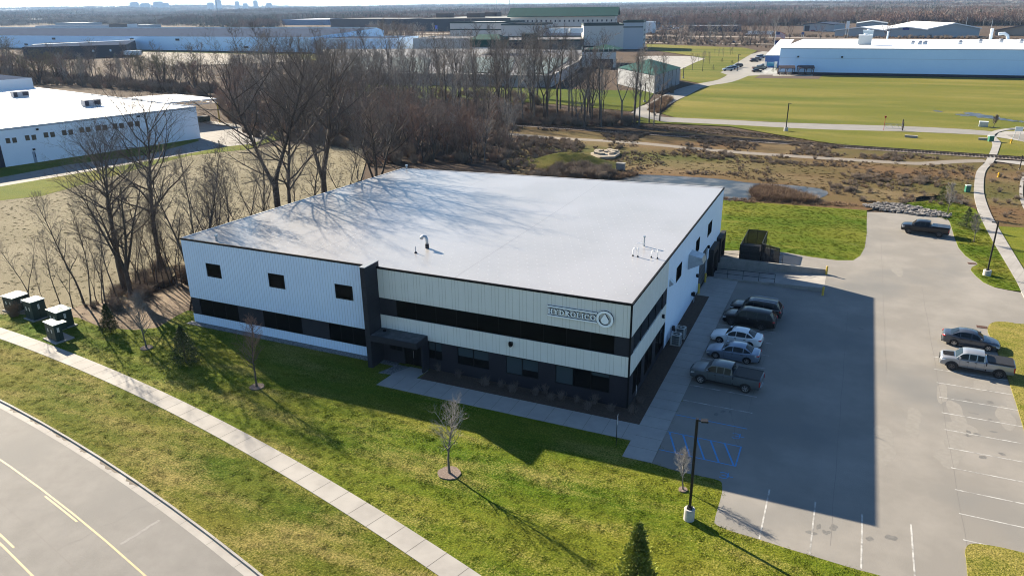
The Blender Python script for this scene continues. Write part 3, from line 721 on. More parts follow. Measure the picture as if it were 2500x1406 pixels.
# ground floor front: masonry + windows
gw = []
for a, b in (((1047, 838), (1082, 879)), ((1118, 852), (1196, 901)), ((1236, 872), (1316, 923)), ((1357, 893), (1488, 960))):
    r = rectF(a, b, YF+.12); gw.append(r)
gz0 = sum(r[2] for r in gw)/4
q = MB(); xe0, xe1 = FP(955, 860, YF).x, FP(1040, 890, YF).x
xs = xr0_
doorx = (FP(988, 880, YF).x, FP(1030, 890, YF).x)
winx = [(FP(952, 850, YF).x, FP(983, 862, YF).x)]
spans = [(winx[0][0], winx[0][1], 1.2, 2.5), (doorx[0], doorx[1], 0, 2.45)]+[(r[0], r[1], gz0, h2-.06) for r in gw]
for a, b, c, d in spans:
    slab(q, xs, a, 0, h2, YF+.02, .1)
    if c > 0: slab(q, a, b, 0, c, YF+.02, .1)
    if d < h2: slab(q, a, b, d, h2, YF+.02, .1)
    xs = b
slab(q, xs, XR-.10, 0, h2, YF+.02, .1)
M_mas = mat('charcoal masonry', (.019, .018, .026), .8, col2=(.014, .0135, .02), scale=6, bump=.4, bscale=10, stretch=(1, 1, 3))
q.build('ground_floor_wall', M_mas, B)
q = MB()
for z in [i*.2+.2 for i in range(12)]:
    xs = xr0_
    for a, b, c, d in spans:
        q.box(xs, a, YF+.016, YF+.02, z, z+.012)
        if z < c or z > d: q.box(a, b, YF+.016, YF+.02, z, z+.012)
        xs = b
    q.box(xs, XR-.1, YF+.016, YF+.02, z, z+.012)
q.build('mortar_lines', mat('mortar dark', (.016, .016, .02), .9), B)
M_blind = mat('grey roller blind behind glass', (.035, .05, .058), .15, spec=.6)
for k, (a, b, c, d) in enumerate([spans[0]]+spans[2:]):
    f = MB(); f.box(a, b, YF+.09, YF+.11, c, d); w_ = f.build('window', M_glass, B)
    bl_ = {0: [], 1: [(0, 1, .5)], 2: [(0, .5, .52), (.5, 1, .52)], 3: [(0, .5, 1), (.5, 1, .62)], 4: [(0, .33, 1), (.66, 1, .2)]}[k]
    if bl_:
        f = MB()
        for s, e, hgt in bl_: f.box(a+(b-a)*s+.03, a+(b-a)*e-.03, YF+.082, YF+.088, d-(d-c)*hgt, d-.04)
        f.build('blind', M_blind, w_)
    f = MB(); f.box(a, b, YF+.03, YF+.08, d-.05, d); f.box(a, b, YF+.03, YF+.08, c, c+.05); f.box(a, a+.05, YF+.03, YF+.08, c, d); f.box(b-.05, b, YF+.03, YF+.08, c, d)
    for s in {0: (.5,), 1: (.5,), 2: (.5,), 3: (.5,), 4: (.33, .66)}[k]: f.box(a+(b-a)*s-.03, a+(b-a)*s+.03, YF+.03, YF+.08, c, d)
    f.build('window_frame', M_black, w_)
f = MB(); a, b = doorx; f.box(a, b, YF+.08, YF+.1, .05, 2.45); dr = f.build('entrance_door', M_glass, B)
f = MB()
for xx in (a, (a+b)/2-.03, b-.06): f.box(xx, xx+.06, YF+.03, YF+.08, 0, 2.45)
f.box(a, b, YF+.03, YF+.08, 2.39, 2.45); f.build('door_frame', M_black, dr)
f = MB(); f.tube([((a+b)/2+.1, YF-.02, .8), ((a+b)/2+.1, YF-.02, 1.5)], .018, 6); f.build('door_handle', mat('steel', (.5, .5, .52), .3, .9), dr)
# canopy
cz = FP(1044, 819, YF).z; co_ = G(1019, 840, cz); cx1 = FP(1044, 819, YF).x
cn = MB(); cn.box(xr0_+.01, cx1, co_.y, YF-.01, cz-.55, cz-.02); can = cn.build('canopy', M_char, B)
cn = MB(); cn.box(xr0_+.1, cx1-.1, co_.y+.1, YF-.01, cz-.02, cz+.01); cn.build('canopy_top', mat('canopy membrane', (.10, .11, .12), .7, col2=(.045, .048, .05), scale=1.6, detail=6), can)
cn = MB(); cn.cyl(xr0_+.75, YF-.65, cz+.01, cz+.16, .16, .13); cn.build('drain_dome', M_black, can)
cn = MB(); cn.box(cx1-.16, cx1, YF-1.0, YF+.015, 0, cz-.56); cn.build('entry_side_wall', M_char, B)
# corner posts and roof edge trim
t_ = MB(); t_.box(XR-.10, XR+.03, YF-.03, YF+.10, 0, HB-.14); t_.build('corner_trim', M_black, B)
t_ = MB()
t_.box(XL-.04, XR+.05, YF-.06, YF+.08, HB-.15, HB+.02)
def slope(mb, xa, ya, xb_, yb_, w1, dz0, dz1, m=None):
    d = Vector((xb_-xa, yb_-ya)).normalized(); n_ = Vector((-d.y, d.x))*w1
    za, zb_ = rz(xa, ya), rz(xb_, yb_)
    p = [(xa, ya), (xb_, yb_), (xb_+n_.x, yb_+n_.y), (xa+n_.x, ya+n_.y)]; z = [za, zb_, zb_, za]
    mb.add([(a[0], a[1], zz+dz0) for a, zz in zip(p, z)]+[(a[0], a[1], zz+dz1) for a, zz in zip(p, z)], [(3, 2, 1, 0), (4, 5, 6, 7), (0, 1, 5, 4), (1, 2, 6, 5), (2, 3, 7, 6), (3, 0, 4, 7)])
slope(t_, XR+.05, YF+.08, XR+.05, YB, .12, -.15, .02)
t_.build('roof_edge_trim', M_black, B)
t_ = MB(); slope(t_, XR-.10, YB, XL, YB, .12, -.12, .03); slope(t_, XL, YB-.0, XL, YF+.1, .14, -.12, .03); t_.build('roof_back_trim', mat('white trim', (.62, .62, .62), .5), B)
# --- right side wall
def rectR(a, b): p = XP(*a, XR); q_ = XP(*b, XR); return (min(p.y, q_.y), max(p.y, q_.y), min(p.z, q_.z), max(p.z, q_.z))
ycr = XP(1627, 660, XR).y; ycr = (ycr+XP(1626, 845, XR).y)/2
def sslab(mb, y0, y1, z0, z1, x=XR, t=.1): mb.box(x-t, x, y0, y1, z0, z1)
def swall(mb, y0, y1, z0, holes, x=XR, top=None, t=.1):
    """wall strip with openings (y0,y1,z0,z1); top follows the roof"""
    hs = sorted(holes); xs = y0
    def col(a, b, za, zb_): mb.box(x-t, x, a, b, za, zb_)
    tp = top if top else rz(XR, y1)-.14
    for a, b, c, d in hs:
        if a > xs: col(xs, a, z0, tp)
        if c > z0: col(a, b, z0, c)
        if d < tp: col(a, b, d, tp)
        xs = b
    if xs < y1: col(xs, y1, z0, tp)
y0_ = YF+.10
cb = MB(); sslab(cb, y0_, ycr, h4, HB-.15); cb.build('upper_cream_band', M_cream, B)
cb = MB(); sslab(cb, y0_, ycr, h2, h3); cb.build('lower_cream_band', M_cream, B)
sm = MB(); y = y0_+.5; k = 0
while y < ycr-.1:
    for a, b in ((h4+.02, HB-.17), (h2+.02, h3-.02)): sm.box(XR, XR+.005, y-.012, y+.012, a, b)
    y += .30 if k % 3 else .62; k += 1
sm.build('panel_seams', M_creamseam, B)
yg0 = XP(1550, 830, XR).y; yg1 = XP(1616, 760, XR).y; yg0 = y0_+.9; yg1 = ycr-1.5
pb = MB(); sslab(pb, y0_, yg0, h3, h4, XR-.03); sslab(pb, yg1, ycr, h3, h4, XR-.03); pb.build('band_panels', M_char, B)
f = MB(); f.box(XR-.12, XR-.08, yg0, yg1, h3+.03, h4-.03); f.build('ribbon_window', M_glass, B)
f = MB()
for k in range(5): yy = yg0+(yg1-yg0)*k/4; f.box(XR-.08, XR-.05, yy-.025, yy+.025, h3, h4)
f.build('mullions', M_black, B)
hz_ = []
L_ = ycr-y0_
for s, e in ((.10, .32), (.40, .62), (.71, .97)): hz_.append((y0_+L_*s, y0_+L_*e, .45, h2-.12))
q = MB(); swall(q, y0_, ycr, 0, hz_, XR-.02, h2); q.build('ground_floor_wall', M_mas, B)
for a, b, c, d in hz_:
    f = MB(); f.box(XR-.1, XR-.07, a, b, c, d); w_ = f.build('window', M_glass, B)
    f = MB(); f.box(XR-.07, XR-.03, a, a+.06, c, d); f.box(XR-.07, XR-.03, b-.06, b, c, d); f.box(XR-.07, XR-.03, (a+b)/2-.03, (a+b)/2+.03, c, d); f.box(XR-.07, XR-.03, a, b, d-.06, d); f.box(XR-.07, XR-.03, a, b, c, c+.06)
    f.build('window_frame', M_black, w_)
# white metal part with windows and doors
sw_ = [rectR((1652.5, 654), (1662.5, 672)), rectR((1699.9, 591.6), (1706.5, 606.7)), rectR((1729.2, 551), (1736.3, 566))]
zs0 = sum(r[2] for r in sw_)/3; zs1 = sum(r[3] for r in sw_)/3
sw_ = [(r[0], r[1], zs0, zs1) for r in sw_]
dr1 = rectR((1704, 607), (1722, 696)); dr1 = (XP(1704, 700, XR).y, XP(1721, 677, XR).y, 0, XP(1712, 625, XR).z)
dr2 = (XP(1723, 674, XR).y, XP(1727, 667, XR).y+.2, 0.05, 2.2)
dk = [(XP(1729, 640, XR).y, XP(1746, 610, XR).y), (XP(1749, 610, XR).y, min(YB-.3, XP(1760, 590, XR).y))]
yy0 = yA+.4
dk = [(yy0, yy0+3.5), (yy0+5.0, yy0+8.5)]
wh = MB(); col_holes = sw_+[(dr1[0], dr1[1], 0, dr1[3])]
y = ycr
swall(wh, ycr, YB, 0, [], XR, None)
wh = MB()
segs = sorted([(r[0], r[1], r[2], r[3]) for r in sw_]+[dr1, dr2])
# split overlapping columns: build a grid of cells and skip the holes
ys = sorted({ycr, YB}|{v for r in segs+[(a, b, -1.1, 2.9) for a, b in dk] for v in r[:2]}); hl = segs+[(a, b, -1.2, 2.6) for a, b in dk]
ys = [v for v in ys if ycr <= v <= YB]
for a, b in zip(ys[:-1], ys[1:]):
    if b-a < 1e-4: continue
    mid = (a+b)/2; hz__ = sorted([(r[2], r[3]) for r in hl if r[0] < mid < r[1]]); z = -1.3 if a >= yA-.3 else 0.0
    for c, d in hz__:
        if c > z: wh.box(XR-.1, XR, a, b, z, c)
        z = max(z, d)
    wh.box(XR-.1, XR, a, b, z, rz(XR, b)-.15)
wh.build('right_siding', M_sid, B, label='white metal siding of the long right side')
for r in sw_:
    f = MB(); f.box(XR-.07, XR-.03, r[0], r[1], r[2], r[3]); w_ = f.build('window', M_glass2, B)
    f = MB(); f.box(XR-.03, XR+.02, r[0]-.05, r[0]+.03, r[2], r[3]); f.box(XR-.03, XR+.02, r[1]-.03, r[1]+.05, r[2], r[3]); f.box(XR-.03, XR+.02, r[0]-.05, r[1]+.05, r[3], r[3]+.06); f.box(XR-.03, XR+.02, r[0]-.05, r[1]+.05, r[2]-.06, r[2]); f.build('window_frame', M_black, w_)
f = MB(); a, b, _, d = dr1; f.box(XR-.09, XR-.05, a, b, 0, d); od = f.build('overhead_door', mat('grey door', (.07, .075, .085), .6), B)
f = MB()
for k in range(1, 7): f.box(XR-.05, XR-.04, a, b, d*k/7, d*k/7+.03)
f.build('door_ribs', M_black, od)
f = MB()
for a_, b_, c_, d_ in ((a-.12, a, 0, d+.12), (b, b+.12, 0, d+.12), (a, b, d, d+.12)): f.box(XR, XR+.03, a_, b_, c_, d_)
f.build('door_trim', M_black, od)
f = MB(); f.box(XR-.07, XR-.03, dr2[0], dr2[1], .05, 2.2); f.build('side_door', M_char, B)
for a, b in dk:
    f = MB(); f.box(XR-.09, XR-.05, a, b, -1.2, 2.6); dd = f.build('dock_door', mat('dock door', (.05, .05, .055), .6), B)
    f = MB(); f.box(XR, XR+.55, a-.05, a+.5, .1, 3.2); f.box(XR, XR+.55, b-.5, b+.05, .1, 3.2); f.box(XR, XR+.55, a+.5, b-.5, 2.5, 3.2)
    f.build('dock_seal', mat('dock seal rubber', (.012, .012, .014), .7), dd)
    f = MB(); f.box(XR, XR+.3, a+.2, b-.2, -1.3, -.02); f.build('dock_bumper', M_black, dd)
for px, py in ((1728, 602), (1700, 672), (1688, 717)):
    p = XP(px, py, XR); f = MB(); f.box(XR, XR+.22, p.y-.14, p.y+.14, p.z-.14, p.z+.14); f.box(XR+.05, XR+.26, p.y-.1, p.y+.1, p.z-.2, p.z-.14); f.build('wall_light', M_black, B)
p = XP(1616.5, 771, XR); f = MB(); f.box(XR, XR+.2, p.y-.13, p.y+.13, p.z-.13, p.z+.13); f.box(XR+.04, XR+.24, p.y-.09, p.y+.09, p.z-.19, p.z-.13); f.build('wall_light', M_black, B)
p = FP(1248, 838, YF); f = MB(); f.box(p.x-.15, p.x+.15, YF-.22, YF, p.z-.15, p.z+.15); f.box(p.x-.1, p.x+.1, YF-.26, YF-.05, p.z-.22, p.z-.15); f.build('wall_light', M_black, B)
# intake hood and vent
M_galv = mat('galvanised metal', (.42, .46, .50), .35, .6, col2=(.33, .36, .40), scale=1.5)
p = XP(1683, 650, XR); q_ = XP(1690, 620, XR)
f = MB(); ya, yb_ = p.y-.8, p.y+.9; zt_, zb2 = q_.z+.5, q_.z-1.1
f.add([(XR, ya, zt_), (XR, yb_, zt_), (XR+1.3, yb_, zt_-.25), (XR+1.3, ya, zt_-.25), (XR+1.5, ya, zt_-.8), (XR+1.5, yb_, zt_-.8), (XR, ya, zb2), (XR, yb_, zb2)],
      [(0, 3, 2, 1), (3, 4, 5, 2), (0, 6, 4, 3), (1, 2, 5, 7), (6, 7, 5, 4)]); f.build('intake_hood', M_galv, B)
p = XP(1636, 688, XR); f = MB(); f.add([(XR, p.y-.3, p.z+.3), (XR, p.y+.3, p.z+.3), (XR+.4, p.y+.3, p.z-.1), (XR+.4, p.y-.3, p.z-.1), (XR, p.y-.3, p.z-.4), (XR, p.y+.3, p.z-.4)], [(0, 3, 2, 1), (0, 4, 3), (1, 2, 5), (3, 4, 5, 2)]); f.build('vent_hood', M_galv, B)
# gas meter and pipes
def meter(px, py, ty, lbl):
    g = XP(px, py, XR); t = thing('gas_meter', lbl, 'meter', (XR+.25, g.y, .07), 0, 'wall meters')
    f = MB(); f.tube([(0, 0, 0), (0, 0, 1.0), (-.25, 0, 1.0)], .03, 6); f.tube([(0, .35, 0), (0, .35, .7), (-.05, .35, .9)], .03, 6); f.build('pipe', M_galv, t)
    f = MB(); f.box(-.12, .12, -.15, .18, .75, 1.15); f.build('meter_body', M_char, t)
meter(1688, 722, 0, 'grey meter on the white side wall at the far end of the mulch bed')
meter(1637, 810, 0, 'grey meter with pipes on the white side wall just behind the air conditioners')
# raised sign
M_sign = mat('sign face', (.95, .97, .98), .4)
M_back = mat('sign edge', (.015, .022, .045), .6, spec=.1)  # sides painted dark blue to stand for the shadow round the letters
sg = bpy.data.objects.new('wall_sign', None); COL.objects.link(sg); sg.parent = B
sg['label'] = 'raised white HYDROLICO lettering between two bars, with a water-drop ring'
pL, pR = FP(1338, 762, YF), FP(1459, 780, YF); x0, x1 = pL.x, pR.x
zlt = FP(1338, 745, YF).z; zlb = FP(1338, 768.5, YF).z
zlt = (FP(1338, 745, YF).z+FP(1455, 763, YF).z)/2; zlb = (FP(1338, 767, YF).z+FP(1455, 786, YF).z)/2
for z in (zlt, zlb): 
    f = MB(); f.m(M_sign).box(x0, x1, YF-.16, YF-.13, z-.045, z+.045); f.m(M_back).box(x0, x1, YF-.13, YF-.01, z-.045, z+.045); f.build('sign_bar', None, sg)
ch, zb3 = (zlt-zlb)*.56, (zlt+zlb)/2-(zlt-zlb)*.28
def letters(word, x0, x1, zb_, h, mk):
    wd = {'H': .9, 'Y': .85, 'D': .9, 'R': .85, 'O': .95, 'L': .72, 'I': .42, 'C': .85}; gap = .13
    tot = sum(wd[c]+gap for c in word)-gap; sc = (x1-x0)/tot; x = x0; sw__ = .21*sc; th = .11*sc
    for c in word:
        w_ = wd[c]*sc; f = MB(); P = []
        def bar(ax, az, bx, bz, t):
            a = Vector((ax, az)); b = Vector((bx, bz)); d = (b-a).normalized(); n_ = Vector((-d.y, d.x))*t/2
            P.append([a+n_, a-n_, b-n_, b+n_])
        def arcs(cx_, cz_, rx, rz_, a0_, a1_, t0, t1, n=16):
            for i in range(n):
                t_0, t_1 = R(a0_+(a1_-a0_)*i/n), R(a0_+(a1_-a0_)*(i+1)/n)
                def tt(t): return t1+(t0-t1)*abs(cos(t))
                P.append([Vector((cx_+(rx-tt(a)*k)*cos(a), cz_+(rz_-tt(a)*k)*sin(a))) for a, k in ((t_0, 0), (t_0, 1), (t_1, 1), (t_1, 0))])
        L1 = x+sw__/2; Rr = x+w_-sw__/2; hz1 = zb_+h
        def serif(cx_, z, s=1.): bar(cx_-sw__*1.05*s, z, cx_+sw__*1.05*s, z, th*.8)
        e = th*.4
        if c in 'HDRLI':
            sx_ = L1 if c != 'I' else x+w_/2
            if c != 'I': sx_ = x+sw__
            bar(sx_, zb_, sx_, hz1, sw__); serif(sx_, zb_+e); serif(sx_, hz1-e)
        if c == 'H': r_ = x+w_-sw__; bar(r_, zb_, r_, hz1, sw__); serif(r_, zb_+e); serif(r_, hz1-e); bar(x+sw__, zb_+h*.52, r_, zb_+h*.52, th)
        if c == 'Y': bar(x+sw__*.7, hz1, x+w_/2, zb_+h*.45, sw__); bar(x+w_-sw__*.5, hz1, x+w_/2, zb_+h*.45, th); bar(x+w_/2, zb_, x+w_/2, zb_+h*.5, sw__); serif(x+w_/2, zb_+e); serif(x+sw__*.8, hz1-e, .8); serif(x+w_-sw__*.6, hz1-e, .7)
        if c == 'D': arcs(x+sw__, zb_+h/2, w_-sw__, h/2, -90, 90, sw__, th)
        if c == 'R': arcs(x+sw__, zb_+h*.74, w_*.62, h*.26, -90, 90, sw__, th); bar(x+w_*.42, zb_+h*.5, x+w_-sw__*.3, zb_, sw__); serif(x+w_-sw__*.3, zb_+e, .6)
        if c == 'L': bar(x+sw__, zb_+th/2, x+w_, zb_+th/2, th); bar(x+w_-th/2, zb_, x+w_-th/2, zb_+h*.3, th)
        if c == 'O': arcs(x+w_/2, zb_+h/2, w_/2, h/2, 0, 360, sw__, th, 28)
        if c == 'C': arcs(x+w_/2, zb_+h/2, w_/2, h/2, 40, 320, sw__, th, 24); bar(x+w_-th*1.2, zb_+h*.66, x+w_-th*1.2, zb_+h*.94, th)
        for k, q4 in enumerate(P):
            ar = sum(q4[i].x*q4[(i+1) % 4].y-q4[(i+1) % 4].x*q4[i].y for i in range(4))
            if ar < 0: q4 = q4[::-1]
            o_ = k*.0006
            f.m(M_sign); f.face([(p.x, YF-.16-o_, p.y) for p in q4])
            f.m(M_back)
            for i in range(4): a, b = q4[i], q4[(i+1) % 4]; f.face([(a.x, YF-.16-o_, a.y), (a.x, YF-.02, a.y), (b.x, YF-.02, b.y), (b.x, YF-.16-o_, b.y)])
        f.build('letter', None, sg); x += w_+gap*sc
letters('HYDROLICO', x0+.05, x1-.1, zb3, ch, None)
pc = FP(1478, 778, YF); rr = abs(FP(1499, 778, YF).x-pc.x)
f = MB(); nn = 40
for i in range(nn):
    a, b = 2*pi*i/nn, 2*pi*(i+1)/nn; ri = rr*.73
    def cp(r, t, y): return (pc.x+r*cos(t), y, pc.z+r*sin(t))
    f.m(M_sign); f.face([cp(ri, a, YF-.16), cp(rr, a, YF-.16), cp(rr, b, YF-.16), cp(ri, b, YF-.16)])
    f.m(M_back); f.face([cp(rr, a, YF-.16), cp(rr, a, YF-.02), cp(rr, b, YF-.02), cp(rr, b, YF-.16)]); f.face([cp(ri, a, YF-.16), cp(ri, b, YF-.16), cp(ri, b, YF-.02), cp(ri, a, YF-.02)])
f.build('emblem_ring', None, sg)
f = MB(); pts = []
for i in range(32):
    t = 2*pi*i/32-pi/2
    r_ = rr*.46; px_, pz_ = r_*cos(t), r_*sin(t)-rr*.12
    if sin(t) > 0: k = sin(t); px_ = r_*cos(t)*(1-k**1.5*.55); pz_ = -rr*.12+r_*(k*1.0+k**3*.62)
    pts.append((pc.x+px_, pc.z+pz_))
f.m(M_sign); f.face([(p[0], YF-.15, p[1]) for p in pts])
f.m(M_back)
for i in range(32): a, b = pts[i], pts[(i+1) % 32]; f.face([(a[0], YF-.15, a[1]), (a[0], YF-.02, a[1]), (b[0], YF-.02, b[1]), (b[0], YF-.15, b[1])])
f.build('emblem_drop', None, sg)

# ------------------------------------------------------------------ roof equipment
M_pvc = mat('white pvc', (.72, .73, .74), .5)
def onroof(px, py):
    p = G(px, py, 8.8)
    for _ in range(3): p = G(px, py, rz(p.x, p.y)-.03)
    return p
p = onroof(1043, 606); t = thing('roof_vent', 'tall galvanised gooseneck vent in the middle of the white roof', 'roof vent', p); t.scale = (.74,)*3
f = MB(); f.cyl(0, 0, 0, .55, .24); f.build('vent_base', M_char, t)
f = MB(); f.tube([(0, 0, .4), (0, 0, 1.2), (-.12, 0, 1.45), (-.4, -.05, 1.55), (-.65, -.1, 1.35), (-.75, -.12, 1.2)], [.19, .19, .19, .19, .22, .24], 12); f.build('gooseneck', M_galv, t, smooth=True)
p = onroof(1015, 618); t = thing('roof_pipe', 'thin upright vent pipe on the roof beside the gooseneck vent', 'vent pipe', p)
f = MB(); f.tube([(0, 0, 0), (0, 0, .62)], .045, 8); f.build('pipe', M_galv, t); f = MB(); f.cyl(0, 0, 0, .16, .16, .06); f.build('pipe_boot', M_char, t)
for k, (px, py, goose, hh) in enumerate(((1545, 625, 1, .95), (1557, 627, 0, 1.0), (1590, 629, 1, .85), (1605, 631.5, 0, .95))):
    p = onroof(px, py)
    t = thing('exhaust_pipe', ['leftmost white pipe of the four near the right roof edge, with a hooked top', 'straight white roof pipe, second from the left of the four near the right roof edge', 'hooked white roof pipe, third of the four near the right roof edge', 'straight white roof pipe closest to the right roof edge'][k], 'vent pipe', p, 0, 'white pipes on the roof'); t.scale = (.72,)*3
    f = MB(); P_ = [(0, 0, 0), (0, 0, hh-.1)]
    if goose: P_ += [(.06, 0, hh+.04), (.22, 0, hh+.1), (.38, 0, hh+.02), (.42, 0, hh-.12)]
    else: P_ += [(0, 0, hh+.15)]
    f.tube(P_, .05, 8); f.build('pipe', M_pvc, t, smooth=True); f = MB(); f.cyl(0, 0, 0, .18, .13, .06); f.build('pipe_boot', M_char, t)
p = onroof(1572, 601); t = thing('flue_stack', 'thicker galvanised flue with a cap standing behind the four white roof pipes', 'flue', p); t.scale = (.75,)*3
f = MB(); f.cyl(0, 0, 0, 1.15, .11); f.build('stack', M_galv, t); f = MB(); f.cyl(0, 0, 1.15, 1.32, .17, .15); f.build('rain_cap', M_galv, t)
f = MB(); f.tube([(-.75, -.9, .5), (-.4, -.7, .55), (.35, -.7, .55)], .05, 8); f.build('link_pipe', M_pvc, t)
for px, py, lbl in ((529, 588, 'short galvanised vent at the left front corner of the roof'), (993, 413.6, 'short galvanised vent at the far left corner of the roof')):
    p = onroof(px, py); t = thing('corner_vent', lbl, 'roof vent', p); f = MB(); f.cyl(0, 0, 0, .5, .12); f.build('stack', M_galv, t); f = MB(); f.cyl(0, 0, .5, .65, .2, .17); f.build('rain_cap', M_galv, t)
# ------------------------------------------------------------------ air conditioners
for px, py, lbl in ((1650, 846, 'grey square air conditioner condenser nearer the building corner'), (1661, 829, 'grey square air conditioner condenser behind the first one')):
    g = G(px, py); t = thing('air_conditioner', lbl, 'air conditioner', (g.x-.1, g.y+.45, .07), 0, 'condensers on the mulch bed')
    f = MB(); f.box(-.48, .48, -.48, .48, 0, .08); f.build('pad', M_conc, t)
    f = MB(); pts = [(a+.07*cos(t_), b+.07*sin(t_)) for a, b, s in ((.36, .36, 0), (-.36, .36, 90), (-.36, -.36, 180), (.36, -.36, 270)) for t_ in [R(s+k*30) for k in range(4)]]
    f.prism(pts, .1, .95, cap=False); cb_ = f.build('coil_case', mat('condenser coil', (.05, .055, .06), .7, col2=(.12, .12, .12), scale=30, stretch=(1, 1, .05)), t)
    f = MB()
    for a, b in ((.38, .38), (-.38, .38), (-.38, -.38), (.38, -.38)): f.box(a-.06, a+.06, b-.06, b+.06, .08, .97)
    for z in (.3, .5, .7):
        for s in (-1, 1): f.box(-.36, .36, s*.435-.01, s*.435+.01, z, z+.015); f.box(s*.435-.01, s*.435+.01, -.36, .36, z, z+.015)
    f.build('corner_posts', mat('condenser grey', (.34, .34, .33), .6), t)
    f = MB(); n = 24
    for i in range(n):
        a, b = 2*pi*i/n, 2*pi*(i+1)/n
        def sq(t_): k = .46/max(abs(cos(t_)), abs(sin(t_))); k = min(k, .56); return (k*cos(t_), k*sin(t_), 1.0)
        f.face([(.34*cos(a), .34*sin(a), 1.02), sq(a), sq(b), (.34*cos(b), .34*sin(b), 1.02)])
    f.cyl(0, 0, .98, 1.03, .09)
    for i in range(12): a = 2*pi*i/12; f.tube([(.09*cos(a), .09*sin(a), 1.01), (.34*cos(a), .34*sin(a), 1.02)], .008, 4)
    f.build('top_grille', mat('condenser grey', (.34, .34, .33), .6), t)
    f = MB(); f.cyl(0, 0, .8, .82, .33); f.build('fan', M_black, t)
# ================================================================== vehicles
def paint(name, col, rough=.28, metal=.35):
    d = sum(col) < .06
    return mat(name, col, rough, 0 if d else metal, .3 if d else .5, coat=.35 if d else .5)
M_tyre = mat('tyre rubber', (.015, .015, .016), .8); M_rim = mat('alloy', (.42, .42, .44), .35, .8); M_rimd = mat('dark alloy', (.10, .10, .11), .4, .7)
M_cgl = mat('car glass', (.009, .012, .016), .06, spec=.2); M_plas = mat('black plastic', (.018, .018, .02), .6)
M_hl = mat('headlamp', (.55, .57, .6), .15, .2, .7); M_tl = mat('tail lamp', (.35, .012, .012), .25, 0, .6); M_chr = mat('chrome', (.6, .6, .62), .2, .9)
def wheel(t, x, y, r, rim, side, wd=.23):
    w_ = bpy.data.objects.new('wheel', None); COL.objects.link(w_); w_.parent = t; w_.location = (x, y, r)
    s = side; f = MB(); n = 22
    prof = [(r*.62, .02), (r*.9, .0), (r, -.03), (r, -wd+.03), (r*.9, -wd)]
    for i in range(n):
        a, b = 2*pi*i/n, 2*pi*(i+1)/n
        for (r0, y0), (r1, y1) in zip(prof[:-1], prof[1:]):
            q4 = [(r0*cos(a), s*y0, r0*sin(a)), (r1*cos(a), s*y1, r1*sin(a)), (r1*cos(b), s*y1, r1*sin(b)), (r0*cos(b), s*y0, r0*sin(b))]
            f.face(q4 if s < 0 else q4[::-1])
    f.build('tyre', M_tyre, w_)
    f = MB(); f.m(M_plas)
    f.face([(r*.63*cos(2*pi*i/n), -s*.03, r*.63*sin(2*pi*i/n)) for i in (range(n) if s > 0 else range(n-1, -1, -1))][::-1])
    f.m(rim); ns = 6
    for k in range(ns):
        a = 2*pi*k/ns+.2; ca, sa = cos(a), sin(a); hw = r*.075
        pts = [(r*.1*ca-hw*sa, r*.1*sa+hw*ca), (r*.1*ca+hw*sa, r*.1*sa-hw*ca), (r*.6*ca+hw*1.2*sa, r*.6*sa-hw*1.2*ca), (r*.6*ca-hw*1.2*sa, r*.6*sa+hw*1.2*ca)]
        q4 = [(p[0], s*.005, p[1]) for p in pts]; f.face(q4 if s < 0 else q4[::-1])
    for i in range(n):
        a, b = 2*pi*i/n, 2*pi*(i+1)/n
        q4 = [(r*.56*cos(a), s*.004, r*.56*sin(a)), (r*.64*cos(a), s*.012, r*.64*sin(a)), (r*.64*cos(b), s*.012, r*.64*sin(b)), (r*.56*cos(b), s*.004, r*.56*sin(b))]
        f.face(q4 if s < 0 else q4[::-1])
    f.face([(r*.14*cos(2*pi*i/10), s*.01, r*.14*sin(2*pi*i/10)) for i in (range(10) if s < 0 else range(9, -1, -1))])
    f.build('rim', None, w_)
